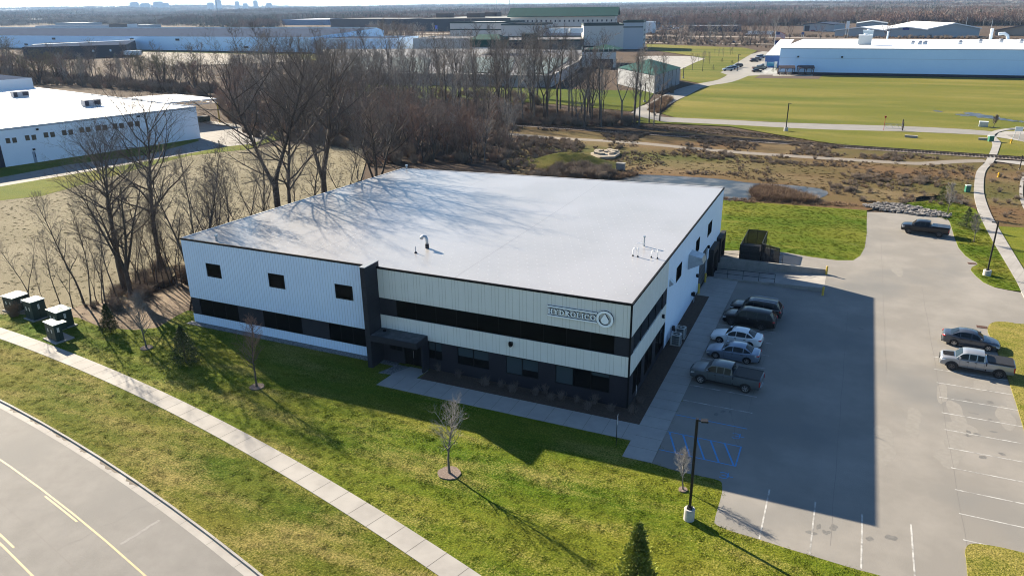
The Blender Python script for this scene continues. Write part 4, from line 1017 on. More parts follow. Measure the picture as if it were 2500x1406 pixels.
KINDS_V = {
 # length, width, wheelbase, front overhang, sill z, stations of the lower body (x from front 0..1, halfwidth factor, ztop), greenhouse
 'sedan': dict(L=4.6, W=1.80, WB=2.70, fo=.92, sill=.20, r=.325,
   body=[(0, .66, .52, .34), (.012, .80, .60, .25), (.05, .92, .68, .2), (.12, .985, .78, .2), (.24, 1, .86, .2), (.31, 1, .90, .2), (.5, 1, .92, .2), (.7, 1, .95, .2), (.8, .99, .99, .2), (.9, .95, 1.02, .22), (.965, .88, 1.01, .25), (.99, .80, .92, .3), (1, .72, .78, .36)],
   cab=[(.285, .885, .885), (.42, 1.36, .73), (.50, 1.44, .70), (.62, 1.455, .69), (.72, 1.40, .70), (.865, 1.0, .80)], pil=[.505, .70], top=(.43, .70)),
 'suv': dict(L=4.95, W=1.98, WB=2.86, fo=.93, sill=.28, r=.385,
   body=[(0, .74, .72, .42), (.012, .86, .88, .34), (.05, .95, 1.0, .28), (.15, 1, 1.07, .28), (.25, 1, 1.11, .28), (.5, 1, 1.12, .28), (.8, 1, 1.15, .28), (.93, .97, 1.16, .3), (.985, .92, 1.14, .36), (1, .86, 1.0, .42)],
   cab=[(.235, 1.10, .90), (.36, 1.68, .76), (.45, 1.75, .74), (.7, 1.75, .73), (.9, 1.70, .73), (.985, 1.15, .86)], pil=[.46, .66, .84], top=(.37, .92)),
 'pickup': dict(L=5.75, W=2.0, WB=3.65, fo=1.0, sill=.42, r=.41,
   body=[(0, .80, .92, .52), (.01, .90, 1.02, .46), (.04, .97, 1.12, .42), (.12, 1, 1.18, .42), (.22, 1, 1.21, .42), (.40, 1, 1.22, .42), (.615, 1, 1.23, .42), (.63, 1, 1.28, .42), (.985, .99, 1.30, .46), (1, .95, 1.28, .5)],
   cab=[(.205, 1.19, .90), (.30, 1.74, .78), (.36, 1.83, .75), (.5, 1.85, .74), (.585, 1.82, .75), (.61, 1.24, .82)], pil=[.385, .49], top=(.31, .585), bed=(.63, .985)),
}
def vehicle(kind, label, category, mp, loc, rotz, group=None, WBl=None, rim=None, bed='cover', L=None, merged=False, roofrails=False, arch=None, hoodmark=None, sc=1):
    K = KINDS_V[kind]; L_ = L or K['L']; W = K['W']/2; xf_ = L_/2
    t = thing('car' if kind == 'sedan' else ('suv' if kind == 'suv' else 'pickup_truck'), label, category, loc, rotz, group)
    X = lambda s: L_/2-s*L_
    f = MB(); sec = []
    for s, wf, zt_, zs in K['body']:
        w_ = W*wf; x = X(s)
        sec.append([(x, 0, zs-.02), (x, w_*.90, zs), (x, w_*.985, zs+.12), (x, w_, zs+(zt_-zs)*.55), (x, w_*.965, zt_-.07), (x, w_*.88, zt_), (x, w_*.5, zt_+.025), (x, 0, zt_+.035)])
    nb = len(sec[0]); rings = []
    for pr in sec: rings.append(pr+[(p[0], -p[1], p[2]) for p in pr[-2:0:-1]])
    n = len(rings[0]); base = len(f.v)
    bed_r = K.get('bed')
    f.m(mp)
    for rg in rings: f.v += rg
    for i in range(len(rings)-1):
        for k in range(n):
            k2 = (k+1) % n; zmid = (rings[i][k][2]+rings[i][k2][2])/2
            f.f.append((base+i*n+k, base+(i+1)*n+k, base+(i+1)*n+k2, base+i*n+k2)); f.mi.append(f.cur)
    f.f.append(tuple(base+k for k in range(n))); f.mi.append(f.cur); e = base+(len(rings)-1)*n; f.f.append(tuple(e+k for k in range(n))[::-1]); f.mi.append(f.cur)
    # roof and pillars (greenhouse shell)
    cab = K['cab']; b2 = len(f.v); cr_ = []
    belt = lambda s: min(z for z in [[bb[2] for bb in K['body'] if bb[0] <= s+1e-6][-1]])
    for i, (s, z, wf) in enumerate(cab):
        x = X(s); zb_ = belt(s)-.02; wb = W*.90
        cr_.append([(x, wb if 0 < i < len(cab)-1 else W*wf, min(zb_, z)), (x, W*wf, z-.05 if 0 < i < len(cab)-1 else z), (x, W*wf-.10, z+.0), (x, 0, z+.03 if 0 < i < len(cab)-1 else z)])
    full = [c+[(p[0], -p[1], p[2]) for p in c[-2::-1]] for c in cr_]
    m_ = len(full[0])
    for c in full: f.v += c
    for i in range(len(full)-1):
        for k in range(m_-1): f.f.append((b2+i*m_+k, b2+(i+1)*m_+k, b2+(i+1)*m_+k+1, b2+i*m_+k+1)); f.mi.append(f.cur)
    body_mb = f; parts = []
    # windows on the greenhouse
    def side_pt(s, v, sd):                               # v 0 = belt, 1 = roof edge
        for i in range(len(cab)-1):
            if cab[i][0] <= s <= cab[i+1][0]: break
        a, b = cr_[i], cr_[i+1]; tt = (s-cab[i][0])/(cab[i+1][0]-cab[i][0])
        lo = [a[0][j]+(b[0][j]-a[0][j])*tt for j in range(3)]; hi = [a[1][j]+(b[1][j]-a[1][j])*tt for j in range(3)]
        y = lo[1]+(hi[1]-lo[1])*v+.012; return (lo[0]+(hi[0]-lo[0])*v, sd*y, lo[2]+(hi[2]-lo[2])*v)
    s0, s1 = cab[0][0]+.035, cab[-1][0]-(.03 if kind != 'pickup' else .02)
    cuts = [s0]+K['pil']+[s1]
    for sd in (1, -1):
        for a, b in zip(cuts[:-1], cuts[1:]):
            g = MB(); ks = 6; a2, b2_ = a+.006, b-.006
            for k in range(ks):
                u0, u1 = a2+(b2_-a2)*k/ks, a2+(b2_-a2)*(k+1)/ks
                q4 = [side_pt(u0, .10, sd), side_pt(u1, .10, sd), side_pt(u1, .93, sd), side_pt(u0, .93, sd)]
                g.face(q4 if sd < 0 else q4[::-1])
            for q_ in range(len(g.f)): pass
            g.v = [(v[0], v[1], v[2]) for v in g.v]; parts.append(('side_window', g, M_cgl))
    for i, nm in ((0, 'windscreen'), (len(cab)-2, 'rear_window')):
        a, b = cr_[i], cr_[i+1]; g = MB()
        def mx(p, q_, t_): return Vector(p).lerp(Vector(q_), t_)
        lo, hi = (a, b) if i == 0 else (b, a)
        dx = .012 if i == 0 else -.012
        pts = []
        for v_, fr in ((.06, .90), (.93, .90)):
            P_ = mx(lo[1], hi[2], v_); pts.append((P_.x+dx, P_.y*fr, P_.z+.015))
        c0, c1 = mx(lo[3], hi[3], .06), mx(lo[3], hi[3], .93)
        quad = [(pts[0][0], -pts[0][1], pts[0][2]), (c0.x+dx, 0, c0.z+.02), (pts[0][0], pts[0][1], pts[0][2]), (pts[1][0], pts[1][1], pts[1][2]), (c1.x+dx, 0, c1.z+.02), (pts[1][0], -pts[1][1], pts[1][2])]
        g.face(quad if i == 0 else quad[::-1]); parts.append((nm, g, M_cgl))
    fw, rw = xf_-K['fo']*(L_/K['L']), None
    wbl = WBl or K['WB']; fw = K['WB']/2 if WBl is None else wbl/2; off = 0
    cxw = (L_/2-K['fo'])-wbl/2                           # body offset so axles are symmetrical about the origin
    r = K['r']
    # arches
    for sx in (fw, -fw):
        for sd in (1, -1):
            g = MB(); nn = 12; ra = r*1.18
            pts = [(sx+ra*cos(pi*k/nn), sd*(W+.006), r*.95+ra*sin(pi*k/nn)) for k in range(nn+1)]
            g.face(pts if sd < 0 else pts[::-1]); g.face((lambda z: z if sd > 0 else z[::-1])([(sx-ra, sd*(W+.006), r*.95), (sx+ra, sd*(W+.006), r*.95), (sx+ra*.95, sd*(W+.004), K['sill']), (sx-ra*.95, sd*(W+.004), K['sill'])]))
            if arch:
                for k in range(nn):
                    a, b = pi*k/nn, pi*(k+1)/nn; ro = ra*1.13
                    q4 = [(sx+ra*cos(a), sd*(W+.03), r*.95+ra*sin(a)), (sx+ro*cos(a), sd*(W+.02), r*.95+ro*sin(a)), (sx+ro*cos(b), sd*(W+.02), r*.95+ro*sin(b)), (sx+ra*cos(b), sd*(W+.03), r*.95+ra*sin(b))]
                    g.face(q4 if sd < 0 else q4[::-1])
            parts.append(('wheel_arch', g, M_plas))
    # lamps, grille, bumpers, mirrors, handles, sill
    B0, B1 = K['body'][1], K['body'][3]
    for sd in (1, -1):
        g = MB(); x = X(.02); zt_ = K['body'][2][2]
        q4 = [(X(.008), sd*W*.50, zt_-.24), (X(.02), sd*W*.90, zt_-.26), (X(.075), sd*(W*.975), zt_-.16), (X(.07), sd*W*.93, zt_-.03), (X(.02), sd*W*.62, zt_-.10)]
        g.tube([q4[0], Vector(q4[1]).lerp(Vector(q4[2]), .2), q4[2]], [.05, .075, .04], 6); parts.append(('headlight', g, M_hl))
        g = MB(); zr = K['body'][-3][2]
        if kind == 'sedan': g.tube([(X(.955), sd*W*.93, zr-.13), (X(.985), sd*W*.82, zr-.15), (X(.997), sd*W*.55, zr-.16)], [.06, .075, .05], 6)
        elif kind == 'suv': g.tube([(X(.97), sd*W*.93, zr-.12), (X(.99), sd*W*.86, zr-.18), (X(1.0), sd*W*.62, zr-.2)], [.08, .09, .05], 6)
        else: g.box(X(.985), X(1.004), sd*W*.83, sd*W*.99, .78, 1.2)
        parts.append(('tail_light', g, M_tl))
        g = MB(); sx = cab[0][0]+.06; g.box(X(sx)-.06, X(sx)+.08, sd*(W*.93), sd*(W+.16), belt(sx)+.04, belt(sx)+.2); parts.append(('wing_mirror', g, mp if kind != 'suv' else M_plas))
        g = MB(); g.box(X(.78), X(.22), sd*(W*.93), sd*(W*.995), K['sill']-.03, K['sill']+.06); parts.append(('side_skirt', g, M_plas if kind != 'sedan' else mp))
        g = MB()
        for s in ((.50, .68) if kind != 'pickup' else (.375, .485)): g.box(X(s)-.09, X(s)+.09, sd*(W*.985), sd*(W+.018), belt(s)-.16, belt(s)-.12)
        parts.append(('door_handle', g, M_chr if kind == 'suv' else M_plas))
        g = MB()
        for s in [cuts[0]+.03]+K['pil'][:2]+[cuts[-1]-.06 if kind != 'pickup' else .60]:
            if s < .9: g.box(X(s)-.006, X(s)+.006, sd*(W*.99), sd*(W+.004), K['sill']+.15, belt(s)-.08)
        parts.append(('door_seams', g, M_plas))
        g = MB(); s0_, s1_ = cuts[0]-.004, cuts[-1]+.004
        for k in range(8):
            u0, u1 = s0_+(s1_-s0_)*k/8, s0_+(s1_-s0_)*(k+1)/8; a, b = side_pt(u0, .05, sd), side_pt(u1, .05, sd); g.tube([a, b], .012, 4)
        parts.append(('window_trim', g, M_chr if kind == 'suv' and roofrails else M_plas))
    g = MB(); zt_ = K['body'][2][2]; g.box(X(.03), X(-.006), -W*.45, W*.45, zt_-.33, zt_-.12); g.box(X(.03), X(-.004), -W*.6, W*.6, K['sill']+.06, K['sill']+.17); parts.append(('grille', g, M_plas))
    g = MB(); g.box(X(1.006), X(.97), -W*.62, W*.62, K['sill']+.02, K['sill']+.16); parts.append(('rear_bumper', g, M_plas if kind != 'pickup' else M_chr))
    if kind == 'pickup':
        g = MB(); a, b = K['bed']; z = 1.335
        if bed == 'open':
            g.box(X(b), X(a), -W*.86, W*.86, z+.01, z+.02)
            for k in range(5): xx = X(a+(b-a)*(k+.5)/5); g.box(xx-.02, xx+.02, -W*.84, W*.84, z+.02, z+.03)
        else: g.box(X(b), X(a)-.01, -W*.88, W*.88, z+.015, z+.06)
        for sd in (1, -1): g.box(X(b+.003), X(a), sd*W*.86, sd*W*.95, z+.01, z+.035)
        parts.append(('bed_cover', g, M_plas if bed != 'gloss' else mat('glossy cover', (.02, .022, .026), .2)))
        g = MB(); g.box(X(.632), X(.617), -W*.99, W*.99, .5, 1.25); parts.append(('cab_gap', g, M_plas))
    if roofrails:
        for sd in (1, -1):
            g = MB(); g.tube([(X(.40), sd*W*.66, 1.76), (X(.45), sd*W*.66, 1.82), (X(.85), sd*W*.66, 1.80), (X(.9), sd*W*.66, 1.74)], .02, 6); parts.append(('roof_rail', g, M_chr))
    if hoodmark:
        g = MB(); zt_ = K['body'][3][2]; g.add([(X(.035), -W*.42, K['body'][2][2]+.09), (X(.035), W*.42, K['body'][2][2]+.09), (X(.185), W*.5, K['body'][4][2]+.06), (X(.185), -W*.5, K['body'][4][2]+.06)], [(0, 1, 2, 3), (3, 2, 1, 0)]); parts.append(('bonnet_decal', g, M_plas))
    ox = -(L_/2-K['fo']-wbl/2)                            # shift body so that origin is mid-wheelbase
    if merged:
        for nm, g, m in parts:
            body_mb.m(m)
            nb_ = len(body_mb.v); body_mb.v += [tuple(v) for v in g.v]; body_mb.f += [tuple(i+nb_ for i in fc) for fc in g.f]; body_mb.mi += [body_mb.cur]*len(g.f)
        body_mb.m(M_tyre)
        for sx in (fw, -fw):
            for sd in (1, -1): body_mb.tube([(sx-ox, sd*(W-.2), r), (sx-ox, sd*(W+.02), r)], r, 12)
        body_mb.v = [(v[0]+ox, v[1], v[2]) for v in body_mb.v]
        bpy.data.objects.remove(t); o = body_mb.build('car' if kind == 'sedan' else ('suv' if kind == 'suv' else 'pickup_truck'), None, None, loc, rotz)
        setp(o, label, category, group); return o
    def put(nm, g, m):
        g.v = [(v[0]+(ox if nm not in ('wheel_arch',) else 0), v[1], v[2]) for v in g.v]; g.build(nm, m, t, smooth=nm in ('body',))
    me = body_mb; me.v = [(v[0]+ox, v[1], v[2]) for v in me.v]
    bo = me.build('body', None, t)
    for p in bo.data.polygons: p.use_smooth = True
    try: bo.data.set_sharp_from_angle(angle=R(38))
    except Exception: pass
    for nm, g, m in parts: put(nm, g, m)
    for sx in (fw, -fw):
        for sd in (1, -1): wheel(t, sx, sd*(W+.012), r, rim or M_rim, sd)
    if sc != 1: t.scale = (sc,)*3
    return t
def park(kind, label, category, mp, front, rear, width_side=None, **kw):
    """front / rear: picture positions of the two wheel contacts on the side nearer the camera"""
    a, b = G(*front), G(*rear); d = (a-b); d.z = 0; wb = d.length; d.normalize(); K = KINDS_V[kind]
    side = Vector((-d.y, d.x, 0)); mid = (a+b)/2
    if side.dot(Vector((0, 1, 0))) < 0: side = -side
    s = kw.pop('s', 1); mid = mid+side*(K['W']/2*s)
    return vehicle(kind, label, category, mp, (mid.x, mid.y, kw.pop('z', .026)), atan2(d.y, d.x), sc=s, **kw)
park('suv', 'black suv with chrome trim and roof rails, farthest of the row by the walk', 'suv', paint('black blue paint', (.010, .011, .016)), (1801, 771), (1874, 783), roofrails=True, rim=M_rimd, group='cars parked nose to the walk')
park('suv', 'all-black suv with black wheels between the chrome-trimmed suv and the white sedan', 'suv', paint('black paint', (.008, .008, .009)), (1783, 795), (1858, 808), rim=M_rimd, group='cars parked nose to the walk')
park('sedan', 'white sedan parked in the building shadow between black suv and silver-blue sedan', 'car', paint('white paint', (.66, .68, .70), .3, 0), (1754, 838), (1830, 852), group='cars parked nose to the walk')
park('sedan', 'silver-blue sedan parked between the white sedan and the grey pickup', 'car', paint('silver blue paint', (.20, .25, .33), .3, .5), (1746, 876), (1822, 890), group='cars parked nose to the walk')
dg = park('pickup', 'dull grey quad cab pickup with ribbed bed liner, nearest in the row by the walk', 'pickup truck', paint('dull grey paint', (.10, .115, .125), .4, .4), (1710, 937), (1817, 960), bed='open', group='cars parked nose to the walk')
for k in range(3):
    pass
park('pickup', 'black crew cab pickup parked alone near the stone riprap', 'pickup truck', paint('black gloss paint', (.008, .009, .012)), (2215, 571), (2293, 581), rim=M_rimd, bed='gloss')
park('sedan', 'dark grey sedan parked facing right beside the silver pickup', 'car', paint('slate grey paint', (.07, .08, .10), .25, .5), (2412, 859), (2326, 845), group='cars on the right hand side of the lot')
park('pickup', 'silver pickup with black bonnet stripe, fender flares and black bed cover', 'pickup truck', paint('silver paint', (.30, .31, .33), .3, .5), (2325, 905), (2432, 924), arch=True, hoodmark=True, rim=M_rimd, group='cars on the right hand side of the lot', s=.95)
# far car parks and highway traffic
cols = {'black': paint('far black', (.012, .012, .014)), 'blue': paint('far blue', (.03, .06, .12)), 'white': paint('far white', (.6, .6, .62), .3, 0), 'silver': paint('far silver', (.3, .32, .34)), 'grey': paint('far grey', (.07, .075, .08)), 'red': paint('far red', (.16, .02, .025))}
protos = {}
def far_car(kind, col, px, py, ang, lbl, grp):
    g = G(px, py)
    if (kind, col) in protos:
        o = protos[kind, col].copy(); COL.objects.link(o); o.location = (g.x, g.y, .06); o.rotation_euler.z = ang; setp(o, lbl, 'car' if kind == 'sedan' else ('suv' if kind == 'suv' else 'pickup truck'), grp)
        return o
    o = vehicle(kind, lbl, 'car' if kind == 'sedan' else ('suv' if kind == 'suv' else 'pickup truck'), cols[col], (g.x, g.y, .06), ang, grp, merged=True)
    protos[kind, col] = o; return o
LOT = 'cars by the blue-white factory'
for k, (kd, cl, px, py, lb) in enumerate((
    ('suv', 'silver', 1776, 174, 'silver suv at the near end of the left row by the factory drive'),
    ('suv', 'blue', 1784, 170.5, 'dark blue suv second in the left row by the factory drive'),
    ('sedan', 'silver', 1792, 168, 'silver sedan third in the left row by the factory drive'),
    ('suv', 'black', 1800, 165, 'black suv at the far end of the left row by the factory drive'),
    ('sedan', 'black', 1848, 177, 'black sedan nearest the picnic shelters in the factory car park'),
    ('pickup', 'black', 1852, 171.5, 'black pickup behind the black sedan in the factory car park'),
    ('suv', 'black', 1860, 169, 'black suv in the middle of the near factory row'),
    ('sedan', 'grey', 1867, 164, 'dark grey sedan close to the blue entrance of the factory'),
    ('sedan', 'black', 1841, 152, 'low black car at the head of the far factory row'),
    ('pickup', 'grey', 1846, 149, 'grey pickup with a rack in the far factory row'),
    ('sedan', 'silver', 1851, 146, 'silver sedan in the far factory row behind the grey pickup'),
    ('suv', 'blue', 1857, 143, 'blue suv in the far factory row'),
    ('sedan', 'silver', 1861, 140, 'pale sedan farthest up the factory row'))):
    far_car(kd, cl, px, py, R(24)+R(180)*(k < 4), lb, LOT)
far_car('sedan', 'black', 1734, 105, R(172), 'black car driving alone on the near highway lane', 'highway traffic')
far_car('sedan', 'grey', 1600, 101, R(172), 'grey car on the near highway lane at the left of the black one', 'highway traffic')
far_car('sedan', 'grey', 1788, 106, R(172), 'grey car on the near highway lane behind the tree', 'highway traffic')
rj = random.Random(4)
for k in range(40):
    far_car(rj.choice(('sedan', 'suv', 'sedan', 'pickup')), rj.choice(('white', 'silver', 'blue', 'black', 'white', 'grey')), 1588+(k % 14)*5.8+rj.uniform(-1, 1), 66+(k//14)*4+rj.uniform(-.4, .4), rj.choice((R(20), R(200), R(110))), 'car in the crowded storage yard beyond the highway right of the complex tower', 'cars in the storage yard')
far_car('suv', 'red', 1985, 78, R(10), 'dark red suv parked before the pale shed with the garage door', None)
far_car('suv', 'silver', 2015, 79.5, R(10), 'silver suv parked beside the dark red suv at the shed', None)
def truck(px, py, ang, label, L=17, trailer=(.62, .62, .60), cabc=(.6, .6, .62)):
    g = G(px, py); t = thing('semi_truck', label, 'truck', (g.x, g.y, .06), ang, 'lorries on the highway')
    m1 = mat('trailer %s' % (trailer,), trailer, .6); m2 = mat('cab %s' % (cabc,), cabc, .4)
    f = MB(); f.box(-L+3.2, 1.2, -1.3, 1.3, 1.15, 4.1); f.build('trailer', m1, t)
    f = MB(); f.box(1.6, 3.6, -1.25, 1.25, .9, 3.7); f.box(3.6, 5.2, -1.1, 1.1, .8, 2.2); f.box(1.2, 5.0, -.6, .6, .6, 1.0); f.build('cab', m2, t)
    f = MB(); f.add([(3.62, -1.1, 2.25), (3.62, 1.1, 2.25), (3.62, 1.1, 3.1), (3.62, -1.1, 3.1)], [(0, 1, 2, 3)]); f.build('windscreen', M_cgl, t)
    f = MB()
    for x in (-L+4, -L+5.3, .2, 1.6, 4.4):
        for s in (-1, 1): f.tube([(x, s*.9, .5), (x, s*1.3, .5)], .5, 12)
    f.build('wheels', M_tyre, t)
truck(1835, 88, R(178), 'white semi truck with long pale trailer on the highway behind the woods', 22)
truck(460, 77, R(175), 'white lorry on the far highway behind the long factory', 16)
truck(560, 76.5, R(175), 'white lorry farther right on the far highway, half behind conifers', 14)
truck(918, 80, R(175), 'silver tanker-like lorry on the highway right of the long factory', 14, (.45, .45, .46))
# ================================================================== trees
M_bark = mat('dark bark', (.058, .046, .039), .95, col2=(.10, .083, .07), scale=3, bump=.5, bscale=8, stretch=(1, 1, .25), rand=.2)
M_twig = mat('twigs', (.12, .097, .084), .95, col2=(.155, .13, .115), scale=.6, rand=.25)
M_barkg = mat('grey bark', (.10, .09, .08), .95, col2=(.15, .135, .12), scale=3, stretch=(1, 1, .3), rand=.2)
M_twigg = mat('grey twigs', (.21, .19, .175), .95, col2=(.26, .24, .22), scale=.5, rand=.25)
M_twigr = mat('reddish twigs', (.15, .092, .072), .95, col2=(.18, .12, .095), scale=.5, rand=.25)
M_twigy = mat('yellow willow twigs', (.165, .145, .065), .95, col2=(.13, .11, .06), scale=.4, rand=.15)
class Tree:
    def __init__(s, seed, H, r0, spread=.32, first=.28, forks=1, nl=14, n2=7, n3=6, n4=3, up=.55, rmin=.010, lean=(0, 0), wob=.05, sides=(7, 5, 4, 3, 3), shape='oval', fleck=1.0):
        s.R = random.Random(seed); n4 = n4 and n4+1; s.tr = MB(); s.cr = MB(); s.rmin = rmin; s.sides = sides; s.wob = wob; s.up = up; s.N = (nl, n2, n3, n4); s.fl = fleck
        R_ = s.R; lean = Vector((lean[0], lean[1], 1)).normalized()
        leaders = []
        if forks == 1: s.axis(Vector((0, 0, 0)), lean, H, r0, 0, first, spread*H, shape)
        else:
            hb = H*first; p = Vector((0, 0, 0)); top = p+lean*hb
            s.tr.tube([p, p+lean*hb*.1, p+lean*hb*.5+Vector((R_.uniform(-.1, .1), R_.uniform(-.1, .1), 0)), top], [r0*1.35, r0*1.05, r0*.95, r0*.9], sides[0])
            a0 = R_.uniform(0, 6.28)
            for k in range(forks):
                a = a0+2*pi*k/forks+R_.uniform(-.4, .4); t = R_.uniform(.28, .5)
                d = (lean+Vector((cos(a)*t, sin(a)*t, 0))).normalized()
                s.axis(top-lean*hb*R_.uniform(0, .12), d, (H-hb)*R_.uniform(.88, 1.08), r0*R_.uniform(.55, .72), 0, .22, spread*H*.8, shape)
    def axis(s, p, d, L, r, lvl, first, spread, shape):
        R_ = s.R; n = 9; pts = [p]; rs = [r*1.3 if lvl == 0 and first > .2 else r]; dd = d.copy()
        for i in range(n):
            dd = (dd+Vector((R_.gauss(0, s.wob), R_.gauss(0, s.wob), .10*(.2 if i < 3 else .5)))).normalized()
            pts.append(pts[-1]+dd*(L/n)); f = (i+1)/n; rs.append(max(s.rmin*1.3, r*(1-f)**.8*(.96)+r*.03))
        s.tr.tube(pts, rs, s.sides[0], cap=False)
        nl = s.N[0]; a = R_.uniform(0, 6.28)
        for k in range(nl):
            t = first+(1-first)*((k+R_.random()*.8)/nl)**.9; t = min(t, .985); i = min(int(t*n), n-1); q = pts[i].lerp(pts[i+1], t*n-i); rr = rs[i]
            a += 2.4+R_.uniform(-.4, .4)
            u = (t-first)/(1-first)
            prof = (sin(pi*min(1, u*.85+.18)))**.7 if shape == 'oval' else (1-u*.75)
            Lb = spread*(.35+.95*prof)*R_.uniform(.75, 1.2); el = s.up+R_.uniform(-.15, .2)+u*.35
            out = Vector((cos(a), sin(a), 0)); bd = (out*cos(el)+Vector((0, 0, 1))*sin(el)).normalized()
            s.branch(q, bd, Lb, max(s.rmin*1.6, min(rr*.6, Lb*.028)), 1)
    def branch(s, p, d, L, r, lvl):
        R_ = s.R; n = (0, 5, 3, 2, 1)[lvl]; pts = [p]; rs = [r]; dd = d.copy(); w_ = s.wob*2.2
        for i in range(n):
            dd = (dd+Vector((R_.gauss(0, w_), R_.gauss(0, w_), R_.gauss(.05, w_*.7)))).normalized(); pts.append(pts[-1]+dd*(L/n)); f = (i+1)/n
            rs.append(max(s.rmin*.5, r*(1-f*.85)))
        mb = s.cr
        if lvl >= 3 or n == 1:                         # thin flat-sided twig
            for a, b, ra, rb_ in zip(pts[:-1], pts[1:], rs[:-1], rs[1:]):
                mb.tube([a, b], [ra*s.fl, rb_*s.fl*.6], 3, cap=False)
        else: (s.tr if lvl == 1 and r > s.rmin*4 else mb).tube(pts, rs, s.sides[lvl], cap=False)
        if lvl >= 4 or s.N[lvl] == 0: return
        m = s.N[lvl]
        for k in range(m):
            t = .18+.8*(k+R_.random())/m; i = min(int(t*n), n-1); q = pts[i].lerp(pts[i+1], t*n-i)
            ax = (pts[i+1]-pts[i]).normalized(); pr = Vector((R_.gauss(0, 1), R_.gauss(0, 1), R_.gauss(.25, .7))); pr = (pr-ax*pr.dot(ax)).normalized()
            s.branch(q, (ax*R_.uniform(.55, 1)+pr*.75).normalized(), L*R_.uniform(.36, .55)*(1.15-t*.45), max(s.rmin, rs[i]*.55), lvl+1)
def make_tree(name, T, label, category, loc, rotz=0, group=None, mt=M_bark, mc=M_twig, single=False):
    if single:
        f = T.tr; f.m(mt); f.mi = [0]*len(f.f); f.m(mc); n = len(f.v); f.v += T.cr.v; f.f += [tuple(i+n for i in q_) for q_ in T.cr.f]; f.mi += [1]*len(T.cr.f)
        o = f.build(name, None, None, loc, rotz); setp(o, label, category, group); return o
    t = thing(name, label, category, loc, rotz, group)
    T.tr.build('trunk', mt, t); T.cr.build('crown', mc, t); return t
TR = {}
def proto(key, *a, **k):
    TR[key] = None; return a
def fullcopy(o, loc, rotz, scale, label, group=None):
    c = o.copy(); COL.objects.link(c); c.location = loc; c.rotation_euler = (0, 0, rotz); c.scale = scale if hasattr(scale, '__len__') else (scale,)*3
    for x in TKIDS[o.name]: k = x.copy(); COL.objects.link(k); k.parent = c
    c['label'] = label
    if group: c['group'] = group
    elif 'group' in c: del c['group']
    return c
TKIDS = {}
BIG = []                                               # (thing, built height)
specs = [dict(seed=1, rmin=.0075, H=22, r0=.42, forks=3, first=.30, nl=14, n2=8, spread=.33), dict(seed=2, rmin=.0075, H=22, r0=.40, forks=2, first=.34, nl=17, spread=.34),
         dict(seed=3, rmin=.0075, H=22, r0=.34, forks=1, first=.30, nl=28, spread=.36), dict(seed=4, rmin=.0075, H=22, r0=.44, forks=4, first=.22, nl=12, spread=.32),
         dict(seed=5, H=15, r0=.13, forks=1, first=.25, nl=22, n2=6, n3=4, spread=.16, up=.8), dict(seed=6, H=15, r0=.11, forks=1, first=.35, nl=20, n2=6, n3=4, spread=.14, up=.9, lean=(.08, 0)),
         dict(seed=8, H=15, r0=.15, forks=2, first=.25, nl=13, n2=6, n3=4, spread=.17, up=.8)]
def hfor(px, py, top): g = G(px, py); return g, HZ(g, top)
row = [ # kind, base px, base py, top py, label, lean/rot
 (4, 205, 741, 455, 'thin leaning bare tree beside the green utility cabinets, leftmost of the tree row'),
 (5, 222, 747, 500, 'slender bare tree just right of the leftmost leaning one'),
 (1, 305, 708, 315, 'big forked bare tree with wide crown, left one of the tall pair before the meadow'),
 (3, 320, 724, 430, 'stout bare trunk close behind the front spruce, second of the tall pair'),
 (5, 291, 741, 490, 'thin bare tree in front of the forked pair'),
 (2, 393, 667, 262, 'tallest straight bare tree with dark thick trunk, left of the building corner'),
 (4, 336, 714, 560, 'short thin sapling between the pair and the tall straight tree'),
 (5, 356, 708, 545, 'thin crooked sapling left of the tall straight tree'),
 (6, 380, 700, 540, 'small twin-stemmed bare tree in front of the tall straight tree'),
 (5, 411, 684, 470, 'slim bare tree right of the tall straight trunk'),
 (4, 426, 697, 500, 'slim bare tree nearest the white building corner'),
 (6, 262, 752, 560, 'small spindly tree between the cabinets and the front spruce')]
rq = random.Random(12)
for k, px in enumerate((78, 112, 150, 178, 236, 250, 322, 345, 366, 388, 402, 418, 434, 447, 456)):
    py = 752-(max(0, px-200))*.22+rq.uniform(-8, 8); row.append((rq.choice((4, 5, 6)), px, py, py-rq.uniform(110, 230), 'slender bare sapling among the thin stems of the tree row at the meadow edge'))
def first_or_copy(kind, loc, rotz, sc, label, group=None):
    while len(BIG) <= kind: BIG.append(None)
    if BIG[kind] is None:
        k_ = specs[kind]; mt, mc = (M_bark, M_twig)
        o = make_tree('bare_tree', Tree(**k_), label, 'tree', loc, rotz, group, mt, mc); o.scale = sc if hasattr(sc, '__len__') else (sc,)*3
        BIG[kind] = o; TKIDS[o.name] = [x for x in bpy.data.objects if x.parent == o]; return o
    return fullcopy(BIG[kind], loc, rotz, sc, label, group)
G1 = 'bare trees in the row left of the building'
for i, (k_, px, py, top, lb) in enumerate(row):
    g, h = hfor(px, py, top); first_or_copy(k_, (g.x, g.y, -.05), i*1.3, h/specs[k_]['H'], lb, G1)
